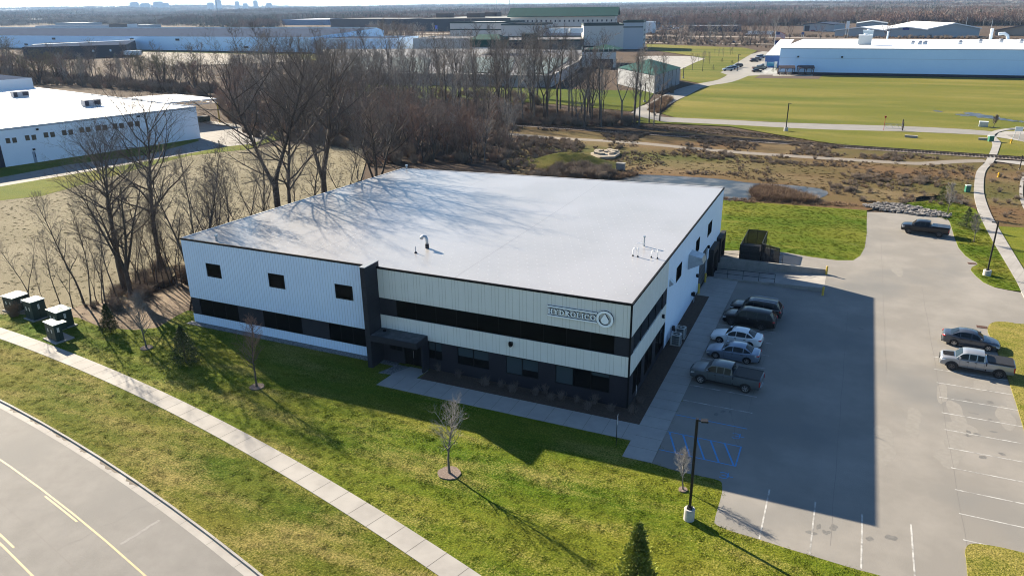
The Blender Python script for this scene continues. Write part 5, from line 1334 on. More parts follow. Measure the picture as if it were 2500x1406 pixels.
# row hidden at the foot by the building (west side)
west = [(4, 505, 0, -63.5, 420, 'slim bare tree in the near part of the strip behind the left roof edge'), (5, 550, 0, -63.5, 410, 'slim leaning tree in the near part of the strip'), (6, 615, 0, -63.5, 395, 'twiggy low tree in the strip, middle of the left roof edge'), (4, 665, 0, -63.5, 330, 'slim tree tight left of the massive tree'), (5, 880, 0, -63.5, 300, 'slim tree in the far part of the strip near the roof corner'), (1, 690, 88.0, -68.5, 130, 'massive bare tree rising behind the left roof edge, left of a matching pair'), (2, 712, 86, -68, 215, 'dark bare trunk right beside the massive tree behind the roof edge'),
        (0, 800, 96.0, -68.5, 118, 'massive wide-crowned bare tree behind the middle of the left roof edge'), (3, 925, 104, -66, 245, 'broad low bare tree behind the far left roof corner'),
        (4, 475, 58, -63.5, 385, 'thin bare tree behind the near left roof corner'), (5, 492, 60, -63.5, 372, 'thin straight bare tree second behind the near left roof corner'), (4, 513, 63, -66, 345, 'thin bare tree with upright twigs behind the left roof edge'),
        (6, 535, 64, -63.5, 400, 'small forked tree behind the left roof edge'), (5, 560, 67, -66, 392, 'slender bare tree halfway to the massive pair'), (4, 583, 69, -63.5, 400, 'slender bare tree left of a gap behind the roof edge'),
        (6, 640, 76, -66, 400, 'small twiggy tree left of the massive pair'), (5, 745, 83, -63.5, 380, 'thin tree between the two massive ones'), (6, 850, 97, -63.5, 330, 'bushy forked tree right of the wide-crowned one'),
        (4, 772, 90, -66, 300, 'thin upright tree close left of the wide-crowned one')]
def at_px_x(px, Y0, X0):
    # ground point on the strip x ~ X0 whose foot falls on image column px
    best = None
    for i in range(200):
        Y = 50+i*.4; P = Vector((X0, Y, 0)); v = P-CAM; x_ = CX+FOC*v.dot(_r)/v.dot(_f)
        if best is None or abs(x_-px) < best[0]: best = (abs(x_-px), P)
    return best[1]
for i, (k_, px, Y, X0, top, lb) in enumerate(west):
    P = at_px_x(px, Y, X0); h = HZ(P, top); first_or_copy(k_, (P.x, P.y, -.05), 2+i*1.7, h/specs[k_]['H'], lb, G1)
# mid-distance wood kinds (lighter meshes)
MID = []
msp = [dict(seed=11, H=18, r0=.22, forks=1, first=.30, nl=22, n2=6, n3=5, n4=0, spread=.21, up=.85, rmin=.022, sides=(5, 3, 3, 3, 3)),
       dict(seed=12, H=18, r0=.24, forks=2, first=.35, nl=13, n2=6, n3=5, n4=0, spread=.22, up=.85, rmin=.022, sides=(5, 3, 3, 3, 3)),
       dict(seed=13, H=18, r0=.20, forks=1, first=.40, nl=19, n2=6, n3=5, n4=0, spread=.18, up=.95, rmin=.022, sides=(5, 3, 3, 3, 3)),
       dict(seed=14, H=18, r0=.28, forks=3, first=.30, nl=11, n2=6, n3=5, n4=0, spread=.26, up=.7, rmin=.022, sides=(5, 3, 3, 3, 3)),
       dict(seed=15, H=12, r0=.18, forks=4, first=.08, nl=11, n2=6, n3=5, n4=0, spread=.32, up=.6, rmin=.022, sides=(5, 3, 3, 3, 3)),   # bushy multi-stem
       dict(seed=16, H=12, r0=.12, forks=1, first=.15, nl=18, n2=5, n3=4, n4=0, spread=.24, up=.8, rmin=.024, sides=(5, 3, 3, 3, 3))]
mats_ = {'d': (M_bark, M_twig), 'g': (M_barkg, M_twigg), 'r': (M_bark, M_twigr), 'y': (M_bark, M_twigy)}
MP = {}
def mid_tree(k_, tone, loc, rotz, sc, label, group=None, cat='tree'):
    key = (k_, tone)
    if key not in MP:
        base = next((MP[q_] for q_ in MP if q_[0] == k_), None)
        if base is None:
            o = make_tree('bare_tree', Tree(**msp[k_]), label, cat, loc, rotz, group, *mats_[tone])
        else:
            o = thing('bare_tree', label, cat, loc, rotz, group)
            for x, m in zip(TKIDS[base.name], mats_[tone]): c = x.copy(); c.data = x.data.copy(); c.data.materials[0] = m; COL.objects.link(c); c.parent = o
        o.scale = sc if hasattr(sc, '__len__') else (sc,)*3; MP[key] = o
        TKIDS[o.name] = sorted([x for x in bpy.data.objects if x.parent == o], key=lambda x: not x.name.startswith('trunk')); return o
    o = fullcopy(MP[key], loc, rotz, sc, label, group)
    return o
rw = random.Random(21)
def woods(poly, n, kinds, tones, hmin, hmax, label, group, mind=3.0, seed=0):
    rr_ = random.Random(seed+5); pw = [G2(*p) for p in poly]; xs = [p[0] for p in pw]; ys = [p[1] for p in pw]; got = []; tries = 0
    while len(got) < n and tries < n*60:
        tries += 1; x, y = rr_.uniform(min(xs), max(xs)), rr_.uniform(min(ys), max(ys))
        if not inpoly((x, y), pw) or any((x-a)**2+(y-b)**2 < mind**2 for a, b in got): continue
        got.append((x, y)); k_ = rr_.choice(kinds); h = rr_.uniform(hmin, hmax); s_ = h/msp[k_]['H']
        mid_tree(k_, rr_.choice(tones), (x, y, -.1), rr_.uniform(0, 6.28), (s_*rr_.uniform(.85, 1.2), s_*rr_.uniform(.85, 1.2), s_), label, group)
    return got
# named larger trees of the centre row
for i, (k_, tn, px, py, top, lb) in enumerate((
    (3, 'd', 1335, 284, 62, 'tallest forked dark tree in front of the green-roofed complex'), (1, 'd', 1360, 286, 75, 'tall dark tree right beside the tallest forked one'),
    (3, 'd', 1300, 290, 95, 'tall dark tree left of the tallest forked one'), (1, 'd', 1247, 290, 95, 'dark tree with leaning left stem before the low teal roof'), (0, 'd', 1160, 262, 82, 'dark slender tree before the low grey roof'),
    (3, 'd', 1120, 250, 80, 'spreading dark tree left of the low grey roof middle'), (0, 'g', 1560, 306, 120, 'bare pole-like tree before the green hip roof'), (2, 'd', 1585, 300, 150, 'thin dark tree right of the pole-like tree'),
    (0, 'd', 1610, 296, 140, 'last tall thin tree beside the access road bend'), (2, 'd', 1548, 310, 185, 'short dark pole tree by the railway'), (2, 'g', 1596, 306, 165, 'pale thin tree by the drive bend'),
    (5, 'g', 1130, 352, 205, 'pale grey leaning tree at the wood edge above the roof'), (5, 'g', 1030, 345, 195, 'pale grey tree left of the leaning pale one'), (4, 'd', 940, 400, 230, 'dense multi-stemmed tree just behind the far roof corner'),
    (4, 'r', 1150, 398, 265, 'reddish thicket tree behind the far roof edge'), (4, 'd', 1060, 395, 260, 'dark thicket tree behind the far roof edge'), (4, 'd', 1215, 392, 290, 'low dark thicket tree left of the mound'),
    (4, 'r', 570, 300, 205, 'russet bushy tree beside the open white canopy'), (4, 'y', 360, 208, 128, 'tree with yellow-green twigs left of the long factory lawn'), (3, 'd', 375, 212, 130, 'dark-limbed tree behind the yellow-green one'))):
    g, h = hfor(px, py, top); mid_tree(k_, tn, (g.x, g.y, -.1), i*1.9, h/msp[k_]['H'], lb)
woods([(840, 330), (900, 262), (1150, 268), (1420, 285), (1560, 292), (1545, 312), (1400, 312), (1250, 305), (1100, 300)], 64, (0, 1, 2, 2), 'ddgg', 13, 19, 'slim bare tree in the line of woods between the roof and the green-roofed complex', 'bare trees of the middle wood', 2.8, 1)
woods([(640, 210), (900, 204), (1300, 232), (1330, 262), (1150, 262), (900, 258), (720, 262), (560, 260)], 48, (0, 1, 2, 3), 'dgg', 14, 20, 'bare tree in the wood left of and behind the green-roofed complex lawn', 'bare trees of the back wood', 3.2, 2)
woods([(560, 265), (850, 262), (880, 335), (980, 385), (900, 400), (840, 345), (700, 345), (600, 330)], 40, (4, 5, 1), 'dggr', 9, 15, 'bushy bare tree in the thicket behind the left roof edge', 'thicket trees left of the roof', 3.2, 3)
woods([(980, 310), (1240, 318), (1240, 345), (1275, 362), (1220, 395), (1000, 398), (930, 360)], 26, (4, 5, 4), 'drgr', 6, 11, 'low bushy tree in the reddish thicket behind the far roof edge', 'thicket trees behind the roof', 2.6, 4)
woods([(0, 175), (250, 195), (520, 215), (560, 260), (540, 235), (400, 222), (200, 212), (90, 205), (0, 200)], 30, (4, 5, 1), 'dgryg', 8, 13, 'bare tree in the scrub wood behind the left warehouse', 'bare trees behind the left warehouse', 4, 5)
# willows
for i, (px, py, top, lb) in enumerate(((95, 205, 128, 'large pale yellow-green willow behind the left warehouse'), (140, 200, 133, 'second pale willow, right of the large one'), (15, 175, 95, 'pale willow at the left edge of the picture'), (55, 200, 140, 'smaller pale willow left of the large one'))):
    g, h = hfor(px, py, top); mid_tree(4, 'y', (g.x, g.y, 0), i*2, (h/12*1.5, h/12*1.5, h/12), lb, 'pale willows')
# evergreen trees
def spruce(seed, H, Rb, n=5200, lf=.20, mname='spruce needles', c1=(.022, .040, .012), c2=(.055, .07, .018), dense=False):
    R_ = random.Random(seed); f = MB(); tk = MB(); tk.tube([(0, 0, 0), (0, 0, H*.5), (0, 0, H*.97)], [H*.018, H*.012, .01], 6)
    nb = int(n/26)
    for i in range(nb):
        t = ((i+R_.random())/nb)**1.25; z = H*(.05+.93*t); rr_ = Rb*(1-t)**.85*R_.uniform(.72, 1.12)+.04; a = R_.uniform(0, 6.28)
        dz = R_.uniform(-.10, .18)*rr_+(.25*rr_ if dense else 0)
        for k in range(26):
            u = R_.random()**.6; x, y, zz = cos(a)*rr_*u, sin(a)*rr_*u, z+dz*u+R_.gauss(0, .02*H*.3); w_ = lf*(.6+.7*R_.random())
            p = Vector((x, y, zz))+Vector((R_.gauss(0, 1), R_.gauss(0, 1), R_.gauss(0, .6)))*(.10*rr_+.02)
            d = Vector((cos(a)+R_.gauss(0, .6), sin(a)+R_.gauss(0, .6), R_.gauss(.1, .4)+(.8 if dense else 0))).normalized()*w_; e = Vector((R_.gauss(0, 1), R_.gauss(0, 1), R_.gauss(0, 1))).normalized()*w_*.32
            f.face([p-e, p+d, p+e])
    f.m(mat(mname, c1, .8, col2=c2, scale=1.1, detail=3, rand=.15)); f.mi = [0]*len(f.f)
    return tk, f
def make_spruce(px, py, top, wpx, label, seed, n=6500, group=None, **k):
    g, h = hfor(px, py, top); sc = (g-CAM).length/FOC; tk, f = spruce(seed, h, wpx*sc/2, n, lf=max(.10, h*.035), **k)
    t = thing('conifer', label, 'conifer', (g.x, g.y, 0), 0, group); tk.build('trunk', M_bark, t); f.build('crown', None, t); return t
GS = 'young conifers on the lawns'
make_spruce(270, 812, 742, 40, 'small dark conifer among the shade at the end of the tree row', 31, group=GS, dense=True)
make_spruce(455, 886, 795, 74, 'bushy young spruce on the front lawn left of the reddish sapling', 32, group=GS)
s3 = make_spruce(1551, 1452, 1277, 92, 'young conifer at the bottom edge of the picture, its top lit yellow-green', 33, 12000, group=GS, dense=True, mname='front cedar leaves', c1=(.09, .12, .02), c2=(.26, .28, .05))
make_spruce(2298, 494, 456, 26, 'young conifer at the top of the stone riprap beside a thin sapling', 34, 2600, group=GS, dense=True, mname='cedar leaves', c1=(.04, .06, .012), c2=(.11, .12, .02))
make_spruce(2358, 557, 507, 36, 'young spruce between the lot and the trail sidewalk', 35, 4200, group=GS)
P5 = None
far_ev = [(592, 131, 100, 22, 'dark conifer before the middle of the long pale factory'), (642, 131, 104, 16, 'dark conifer second from the right before the long factory'), (487, 126, 96, 14, 'left conifer of the pair before the long factory'), (502, 127, 95, 20, 'right conifer of the pair before the long factory'),
   (286, 163, 130, 30, 'round dark evergreen near the dark left building'), (435, 140, 118, 22, 'dark evergreen beside the pale gravel yard'), (963, 112, 82, 24, 'dark pine beside the two-storey white office'), (905, 58, 33, 14, 'tall dark conifer before the long black shed'), (895, 58, 32, 12, 'left one of the two tall conifers before the long black shed'), (668, 58, 35, 12, 'tall conifer far beyond the long factory'), (775, 50, 34, 9, 'narrow conifer beside the far white-roofed shed'), (1858, 62, 28, 14, 'dark conifer in the far yard behind the highway'), (1732, 60, 30, 16, 'dark pine among bare trees right of the complex tower'), (1733, 92, 80, 12, 'dark round evergreen between the highway lanes'), (1653, 85, 68, 8, 'narrow dark evergreen at the left of the highway verge'),
   (1741, 172, 158, 9, 'small conifer below the sapling row on the hill lawn'), (1763, 152, 142, 7, 'middle small conifer on the hill lawn'), (1787, 156, 148, 7, 'small conifer by the factory parking row'), (1887, 177, 165, 8, 'small conifer left of the picnic shelters'), (1894, 174, 158, 8, 'conifer against the blue-white factory corner')]
for i, (px, py, top, w_, lb) in enumerate(far_ev): make_spruce(px, py, top, w_, lb, 50+i, 900, None, dense=i > 14)
# young bare lawn trees with mulch rings
YT = {}
def young(px, py, top, wpx, label, tone, seed, ring=0, nl=24):
    g, h = hfor(px, py, top); T = Tree(seed, h, h*.012+.02, spread=.26, first=.28, nl=int(nl*1.3), n2=6, n3=4, n4=0, up=.82, rmin=.0085*max(1, (g-CAM).length/60), sides=(6, 4, 3, 3, 3), fleck=1.1)
    o = make_tree('young_tree', T, label, 'young tree', (g.x, g.y, .02), 0, 'staked saplings on the lawns', *mats_[tone])
    if ring:
        f = MB(); n = 18; rr_ = random.Random(seed); P_ = [(g.x+ring*(1+rr_.uniform(-.08, .08))*cos(2*pi*i/n), g.y+ring*(1+rr_.uniform(-.08, .08))*sin(2*pi*i/n)) for i in range(n)]
        f.prism(P_, 0, .09); c = f.build('mulch_ring', M_mulch2 if tone != 'r' else M_mulch2, None); setp(c, 'ring of bark mulch round the '+label.split(' with')[0].split(',')[0], 'mulch ring', 'mulch rings under the saplings')
    return o
young(358, 850, 730, 60, 'round-headed grey sapling on the lawn near the tree row', 'g', 61, .55, 34)
young(627, 945, 793, 60, 'reddish sapling in front of the left white siding', 'r', 62, .6)
young(1097, 1156, 983, 80, 'grey vase-shaped sapling in the middle of the front lawn', 'g', 63, .78)
young(1667, 1196, 1108, 50, 'small multi-twigged sapling beside the near lamp post', 'g', 64, .3)
young(2377, 592, 528, 40, 'pale thin sapling beside the shadow of the black pickup', 'g', 65, .35)
young(2313, 520, 455, 30, 'pale sapling right of the conifer above the riprap', 'g', 66)
young(2425, 312, 284, 14, 'tiny sapling beside the puddle on the far field', 'd', 67, .6)
for i, (px, py, top) in enumerate(((1690, 172, 132), (1715, 175, 125), (1732, 157, 127), (1705, 150, 132), (1745, 133, 120), (1754, 138, 118), (1783, 135, 117), (1788, 133, 116), (1766, 140, 118))):
    g, h = hfor(px, py, top); k_ = (3, 1, 5)[i % 3]
    mid_tree(k_, 'd' if i != 0 else 'r', (g.x, g.y, 0), i, h/msp[k_]['H'], ('nearest spreading reddish tree', 'white-stemmed clump of trees', 'slim tree right of the white-stemmed clump', 'small tree behind the first two', 'left one of the small trees higher up', 'small tree right of it higher up', 'left tree of the uppermost pair', 'right tree of the uppermost pair', 'single small tree between uppermost pair and clump')[i]+' on the hill lawn by the complex yard', 'trees on the hill lawn')
# ------------------------------------------------------------------ far woods: instances of real, visible far trees
FAR = []
THK = []
for i, (px, py, top, tn, lb) in enumerate(((1010, 300, 150, 'd', 'slim tree in the middle wood with a narrow upright crown'), (1085, 385, 300, 'r', 'rust-coloured bushy tree just behind the far roof edge'), (730, 330, 215, 'g', 'pale grey tree in the wood left of the far roof corner'))):
    g, h = hfor(px, py, top); T = Tree(**dict(seed=171+i, H=h, r0=.2, forks=(1, 3, 2)[i], first=(.35, .1, .3)[i], nl=(18, 10, 12)[i], n2=6, n3=4, n4=0, spread=(.22, .34, .24)[i], up=.8, rmin=.024, sides=(5, 3, 3, 3, 3)))
    THK.append((make_tree('bare_tree', T, lb, 'tree', (g.x, g.y, -.1), 0, None, *mats_[tn], single=True), h))
fsp = [dict(seed=71, H=14, r0=.28, forks=2, first=.22, nl=9, n2=5, n3=0, spread=.30, up=.7, rmin=.06, sides=(4, 3, 3, 3, 3), fleck=1.6), dict(seed=72, H=14, r0=.25, forks=1, first=.25, nl=15, n2=5, n3=0, spread=.27, up=.75, rmin=.06, sides=(4, 3, 3, 3, 3), fleck=1.6), dict(seed=73, H=14, r0=.3, forks=3, first=.18, nl=7, n2=5, n3=0, spread=.30, up=.6, rmin=.06, sides=(4, 3, 3, 3, 3), fleck=1.6)]
for i, (px, py, tone) in enumerate(((1000, 99, 'd'), (1060, 97, 'g'), (940, 98, 'r'))):
    g = G(px, py); FAR.append(make_tree('bare_tree', Tree(**fsp[i]), ('small dark', 'small pale', 'small reddish')[i]+' bare tree in the tan grass left of the complex', 'tree', (g.x, g.y, 0), 0, None, *mats_[tone], single=True))
# far clusters: a grove mesh of several simple crowns
def grove(seed, mt, mc):
    R_ = random.Random(seed); f = MB(); f.m(mc); f.m(mt); 
    for k in range(11):
        x, y = R_.gauss(0, 8), R_.gauss(0, 8); h = R_.uniform(10, 16); f.m(mt); f.tube([(x, y, 0), (x, y, h*.7)], [.3, .12], 3, cap=False); f.m(mc)
        for j in range(70):
            a = R_.uniform(0, 6.28); u = R_.random()**.5; rr_ = 4.0*u; z = h*(.35+.6*R_.random()*(1-.4*u)); p = Vector((x+cos(a)*rr_, y+sin(a)*rr_, z)); q_ = p+Vector((cos(a)*.7, sin(a)*.7, 1.5))*R_.uniform(.8, 1.6)
            e = Vector((R_.gauss(0, 1), R_.gauss(0, 1), 0)).normalized()*.28; f.face([p-e, p+e, q_])
    return f
gvs = []
for i, (px, py, (a, b), lb) in enumerate(((1720, 52, mats_['d'], 'clump of dark bare trees beyond the highway, right of the complex'), (1600, 50, mats_['g'], 'clump of pale bare trees beyond the highway, right of the tower'), (2250, 42, mats_['r'], 'reddish clump of bare trees at the foot of the far wood, above the grey sheds'))):
    g = G(px, py); o = grove(80+i, a, b).build('tree_clump', None, None, (g.x, g.y, 0)); setp(o, lb, 'tree clump'); gvs.append(o)
tk, f = spruce(99, 15, 3.2, 500, .9, 'far conifer needles', (.025, .04, .02), (.04, .055, .025)); g = G(1300, 44); o = f.build('conifer', None, None, (g.x, g.y, 0)); setp(o, 'lone far conifer standing out of the woods above the green roof', 'conifer'); FEV = o
# ================================================================== distant buildings
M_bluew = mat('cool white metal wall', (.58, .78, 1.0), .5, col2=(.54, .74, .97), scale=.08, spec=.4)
M_wroof = mat('bright white roof', (.80, .80, .80), .5, col2=(.76, .76, .76), scale=.1)
M_wwall = mat('pale block wall', (.62, .66, .70), .6, col2=(.58, .62, .66), scale=.2)
M_beige = mat('pale render', (.50, .48, .46), .7, col2=(.46, .44, .42), scale=.1)
M_grn = mat('green metal roof', (.002, .045, .036), .7, col2=(.003, .055, .045), scale=.2, spec=.15)
M_dgrn = mat('dark green trim', (.010, .03, .03), .6)
M_groof = mat('grey flat roof', (.11, .11, .12), .85, col2=(.085, .085, .1), scale=.06, detail=6)
M_teal = mat('teal roof skylight', (.07, .105, .105), .7, col2=(.06, .09, .092), scale=.1)
M_dark = mat('dark shed wall', (.025, .025, .04), .7)
M_sheet = mat('grey sheet roof', (.055, .07, .105), 1.0, spec=0)
M_brown = mat('brown door', (.07, .045, .04), .7)
M_royal = mat('royal blue cladding', (.005, .045, .17), .45)
def quad(A, B, depth):
    A, B = Vector((A[0], A[1])), Vector((B[0], B[1])); d = (B-A).normalized(); n_ = Vector((-d.y, d.x))
    if n_.y < 0: n_ = -n_
    return [A, B, B+n_*depth, A+n_*depth]
def block(label, A, B, depth, top, wall, roofm, name='building', cat='building', parapet=.3, group=None, zt=None, parent=None, z0=0):
    """A, B: picture points of the two ends of the wall foot; top: image row of the wall top over A"""
    a, b = G(*A), G(*B); h = zt if zt is not None else HZ(a, top); P_ = quad(a, b, depth)
    t = parent or thing(name, label, cat, (0, 0, 0), 0, group)
    pts = [(p.x, p.y) for p in P_]; f = MB(); f.prism(pts, z0, h, cap=False); f.build('walls', wall, t)
    f = MB(); f.sheet(pts, h-.05); f.build('roof', roofm, t)
    if parapet:
        f = MB(); n = 4
        for i in range(n):
            p, q_ = P_[i], P_[(i+1) % n]; d = (q_-p).normalized(); nn = Vector((-d.y, d.x))*.35
            f.prism([tuple(p-nn*.3), tuple(q_-nn*.3), tuple(q_+nn), tuple(p+nn)], h-.35, h+parapet, bottom=True)
        f.build('parapet', wall if parapet < .5 else M_dgrn, t)
    return t, P_, h
def onwall(P_, s0, s1, z0, z1, t, name, m, out=.08):
    a, b = P_[0].lerp(P_[1], s0), P_[0].lerp(P_[1], s1); d = (b-a).normalized(); n_ = Vector((d.y, -d.x))
    if n_.dot(P_[0]-P_[3]) < 0: n_ = -n_
    f = MB(); f.prism([tuple(a+n_*out), tuple(b+n_*out), tuple(b-n_*.05), tuple(a-n_*.05)], z0, z1, bottom=True); return f.build(name, m, t)
def onside(P_, s0, s1, z0, z1, t, name, m, out=.08): return onwall([P_[1], P_[2], P_[3], P_[0]], s0, s1, z0, z1, t, name, m, out)
def gable(t, P_, z0, rise, m, along=True, over=.8, name='gable_roof'):
    A, B, C_, D_ = P_; 
    if along: m1, m2 = A.lerp(D_, .5), B.lerp(C_, .5); e = (B-A).normalized()*over; n_ = (A-D_).normalized()*over; f = MB()
    f.add([(*(A-e+n_), z0), (*(B+e+n_), z0), (*(m2+e), z0+rise), (*(m1-e), z0+rise), (*(C_+e-n_), z0), (*(D_-e-n_), z0)], [(0, 1, 2, 3), (3, 2, 4, 5)])
    f.add([(*(A-e+n_), z0-.5), (*(B+e+n_), z0-.5), (*(B+e+n_), z0), (*(A-e+n_), z0)], [(0, 1, 2, 3)])
    o = f.build(name, m, t)
    f = MB(); f.add([(*A, z0), (*D_, z0), (*m1, z0+rise*.97)], [(0, 1, 2), (2, 1, 0)]); f.add([(*B, z0), (*C_, z0), (*m2, z0+rise*.97)], [(0, 1, 2), (2, 1, 0)]); f.build('gable_end', M_beige, t); return o

# ---- left warehouse
A, B_ = G(17, 408), G(490, 338)
dirv = (B_-A).normalized(); A = A-dirv*60
hW = HZ(B_, 262); P_ = quad(A, B_, 62)
rc = G(77, 214, hW); dp = (Vector((rc.x, rc.y))-P_[1]).length
t = thing('warehouse', 'long white block warehouse with paired windows, left of the picture', 'building')
n_ = (Vector((rc.x, rc.y))-P_[1]).normalized(); P_ = [P_[0], P_[1], P_[1]+n_*dp, P_[0]+n_*dp]
f = MB(); f.prism([tuple(p) for p in P_], 0, hW, cap=False); f.build('walls', mat('warehouse block', (.78, .84, .92), .6, col2=(.73, .79, .88), scale=.3), t)
f = MB(); f.sheet([tuple(p) for p in P_], hW-.04); f.build('roof', M_wroof, t)
f = MB()
for i in range(4):
    p, q_ = P_[i], P_[(i+1) % 4]; d = (q_-p).normalized(); nn = Vector((-d.y, d.x))*.3; f.prism([tuple(p-nn*.3), tuple(q_-nn*.3), tuple(q_+nn), tuple(p+nn)], hW-.25, hW+.18, bottom=True)
f.build('roof_edge', mat('edge metal', (.40, .44, .50), .5), t)
ax = (P_[1]-P_[0]).normalized(); nrm = Vector((ax.y, -ax.x)); 
def wallpt(px, py):                                       # point on the front wall plane
    d_ = ray(px, py); nn = nrm.to_3d(); k = (P_[1].to_3d()-CAM).dot(nn)/d_.dot(nn); return CAM+d_*k
def wallbox(px0, py0, px1, py1, nm, m, out=.05, par=None):
    a, b = wallpt(px0, py0), wallpt(px1, py1); s = a.to_2d(); e = s+ax*((b.to_2d()-s).dot(ax)); z0, z1 = sorted((a.z, b.z))
    f = MB(); f.prism([tuple(s+nrm*out), tuple(e+nrm*out), tuple(e-nrm*.02), tuple(s-nrm*.02)], max(z0, 0), z1, bottom=True); return f.build(nm, m, par or t)
M_bw = mat('bronze window', (.085, .068, .052), .3)
for x0, y0 in ((12.6, 344), (60, 337), (105.5, 330), (150, 324.5), (192.5, 318), (233.5, 313), (274, 308.5), (312.5, 304)):
    for k, dx in ((0, 0), (1, 16)): wallbox(x0+dx, y0-5.5-k*1.2, x0+dx+13.5, y0+5.5-k*1.2, 'window', M_bw)
dd = wallbox(78, 371, 92, 397, 'side_door', mat('grey blue door', (.25, .30, .38), .5)); wallbox(84, 374, 88, 384, 'door_glass', M_glass, .07, dd)
wallbox(-20, 356, 15, 412, 'loading_door', M_dark)
for px, py in ((90, 316), (337, 284.5), (82, 365)): wallbox(px-3, py-1.6, px+3, py+1.6, 'wall_light', M_black, .4)
tU = thing('upper_hall', 'taller white hall rising behind the left warehouse at the picture edge', 'building')
a = G(76, 214, hW); a.z = 0; b0 = Vector((a.x, a.y)); Pp = [b0-n_*2+ -ax*70, b0-n_*2, b0+n_*40, b0+n_*40-ax*70]; hu = HZ(Vector((a.x, a.y, 0)), 190)
f = MB(); f.prism([tuple(p) for p in Pp], 0, hu, cap=False); f.build('walls', M_wwall, tU); f = MB(); f.sheet([tuple(p) for p in Pp], hu-.02); f.build('roof', M_sheet, tU)
for px, py, lbl in ((54, 238, 'boxy grey rooftop unit at the left on the white warehouse roof'), (229, 260, 'boxy grey rooftop unit in the middle of the white warehouse roof')):
    g = G(px, py, hW); u = thing('rooftop_unit', lbl, 'rooftop unit', (g.x, g.y, hW), atan2(ax.y, ax.x), 'rooftop units of the left warehouse'); f = MB(); f.box(-2.0, 2.0, 0, 2.2, .1, 1.5); f.box(-2.1, 2.1, -.1, 2.3, 1.5, 1.6); f.build('case', mat('unit grey', (.34, .34, .36), .6), u)
    f = MB(); f.box(-1.9, -1.0, -.05, 0, .2, 1.4); f.box(.3, 1.7, -.05, 0, .4, 1.3); f.build('louvres', M_dark, u); f = MB(); f.box(-1.8, 1.8, .1, 2.1, -.05, .1); f.build('kerb_frame', M_wwall, u)
# open canopy beside it
hc = 6.6
cp_ = [G(528, 240.5, hc), G(429, 230, hc), G(310, 238, hc), G(400, 252, hc)]
tc_ = thing('open_canopy', 'open-sided white-roofed canopy on yellow posts behind the left warehouse', 'canopy')
q4 = [(p.x, p.y) for p in cp_]; f = MB(); f.prism(q4, hc-.15, hc, bottom=True); f.build('roof', M_wroof, tc_)
cb4 = G(532, 297); pr_ = [Vector(q4[0]), Vector(q4[3])]
f = MB()
for a, b in ((0, 3), (0, 1)):
    p, q_ = Vector(q4[a]), Vector(q4[b]); n = 12
    for zz in (hc-.2, hc-1.2): f.tube([(*p, zz), (*q_, zz)], .09, 4)
    for i in range(n): f.tube([(*p.lerp(q_, i/n), hc-.2 if i % 2 else hc-1.2), (*p.lerp(q_, (i+1)/n), hc-1.2 if i % 2 else hc-.2)], .07, 4)
f.build('truss', mat('white steel', (.62, .62, .62), .5), tc_)
M_ypost = mat('yellow painted steel', (.52, .36, .06), .55, col2=(.46, .32, .06), scale=3)
for p in (Vector(q4[0]), Vector(q4[0]).lerp(Vector(q4[3]), .95), Vector(q4[1])):
    f = MB(); f.tube([(*p, 0), (*p, hc-1.2)], .2, 8); f.build('post', M_ypost, tc_)
g = G(497, 298); d_ = thing('dumpster', 'dark green dumpster under the open canopy beside the warehouse wall', 'dumpster', (g.x, g.y, .03), atan2(ax.y, ax.x)); f = MB(); f.box(-1.6, 1.6, -1, 1, .1, 1.4); f.build('bin', mat('dark green steel', (.012, .03, .022), .5), d_); f = MB(); f.box(-1.65, 0, -1.05, 1.05, 1.4, 1.5); f.box(.03, 1.65, -1.05, 1.05, 1.4, 1.5); f.build('lid', M_black, d_)
# ---- long pale factory (far left)
A, B_ = G(-420, 112), G(760, 131.5)
t, P_, h = block('very long pale blue-white factory with a grey roof slope across the left distance', (-420, 112), (762, 131.5), 90, 0, M_bluew, M_sheet, zt=10.5, parapet=0)
m1, m2 = P_[3]+(P_[0]-P_[3])*.10, P_[2]+(P_[1]-P_[2])*.10
f = MB(); f.add([(*P_[0], 10.52), (*P_[1], 10.52), (*m2, 14), (*m1, 14)], [(0, 1, 2, 3)]); f.build('roof_slope', M_sheet, t)  # near slope coloured dark for its shade, far strip white for sun
f = MB(); f.add([(*m1, 14), (*m2, 14), (*P_[2], 12.0), (*P_[3], 12.0)], [(0, 1, 2, 3)]); f.add([(*(m1-(m1-P_[3]).normalized()*0), 14), (*m2, 14), (*m2, 14.6), (*m1, 14.6)], [(0, 1, 2, 3)]); f.build('ridge', M_wroof, t)
f = MB(); f.add([(*P_[1], 10.5), (*m2, 14), (*P_[2], 12), (*P_[2], 10.5)], [(0, 1, 2, 3)]); f.build('gable_end', M_bluew, t)
for s in (.42, .50, .56, .62, .71, .79, .90): onwall(P_, s, s+.006, 7.6 if s*100 % 2 else 3, 9 if s*100 % 2 else 4.2, t, 'vent', M_dark, .5)
onwall(P_, .1, 1, 0, .8, t, 'plinth', M_dark)
t, P_, h = block('two-storey white office block with deep window frame at the end of the long factory', (842, 122), (900, 118), 18, 92, M_wwall, M_wroof, zt=9.5)
for s0 in (.50, .74):
    for z in (1.2, 5.4): onwall(P_, s0, s0+.2, z, z+2.6, t, 'window', M_dark)
t, P_, h = block('low link building of the long factory beside its office', (762, 131), (842, 122), 60, 92, M_bluew, M_sheet, zt=9.3)
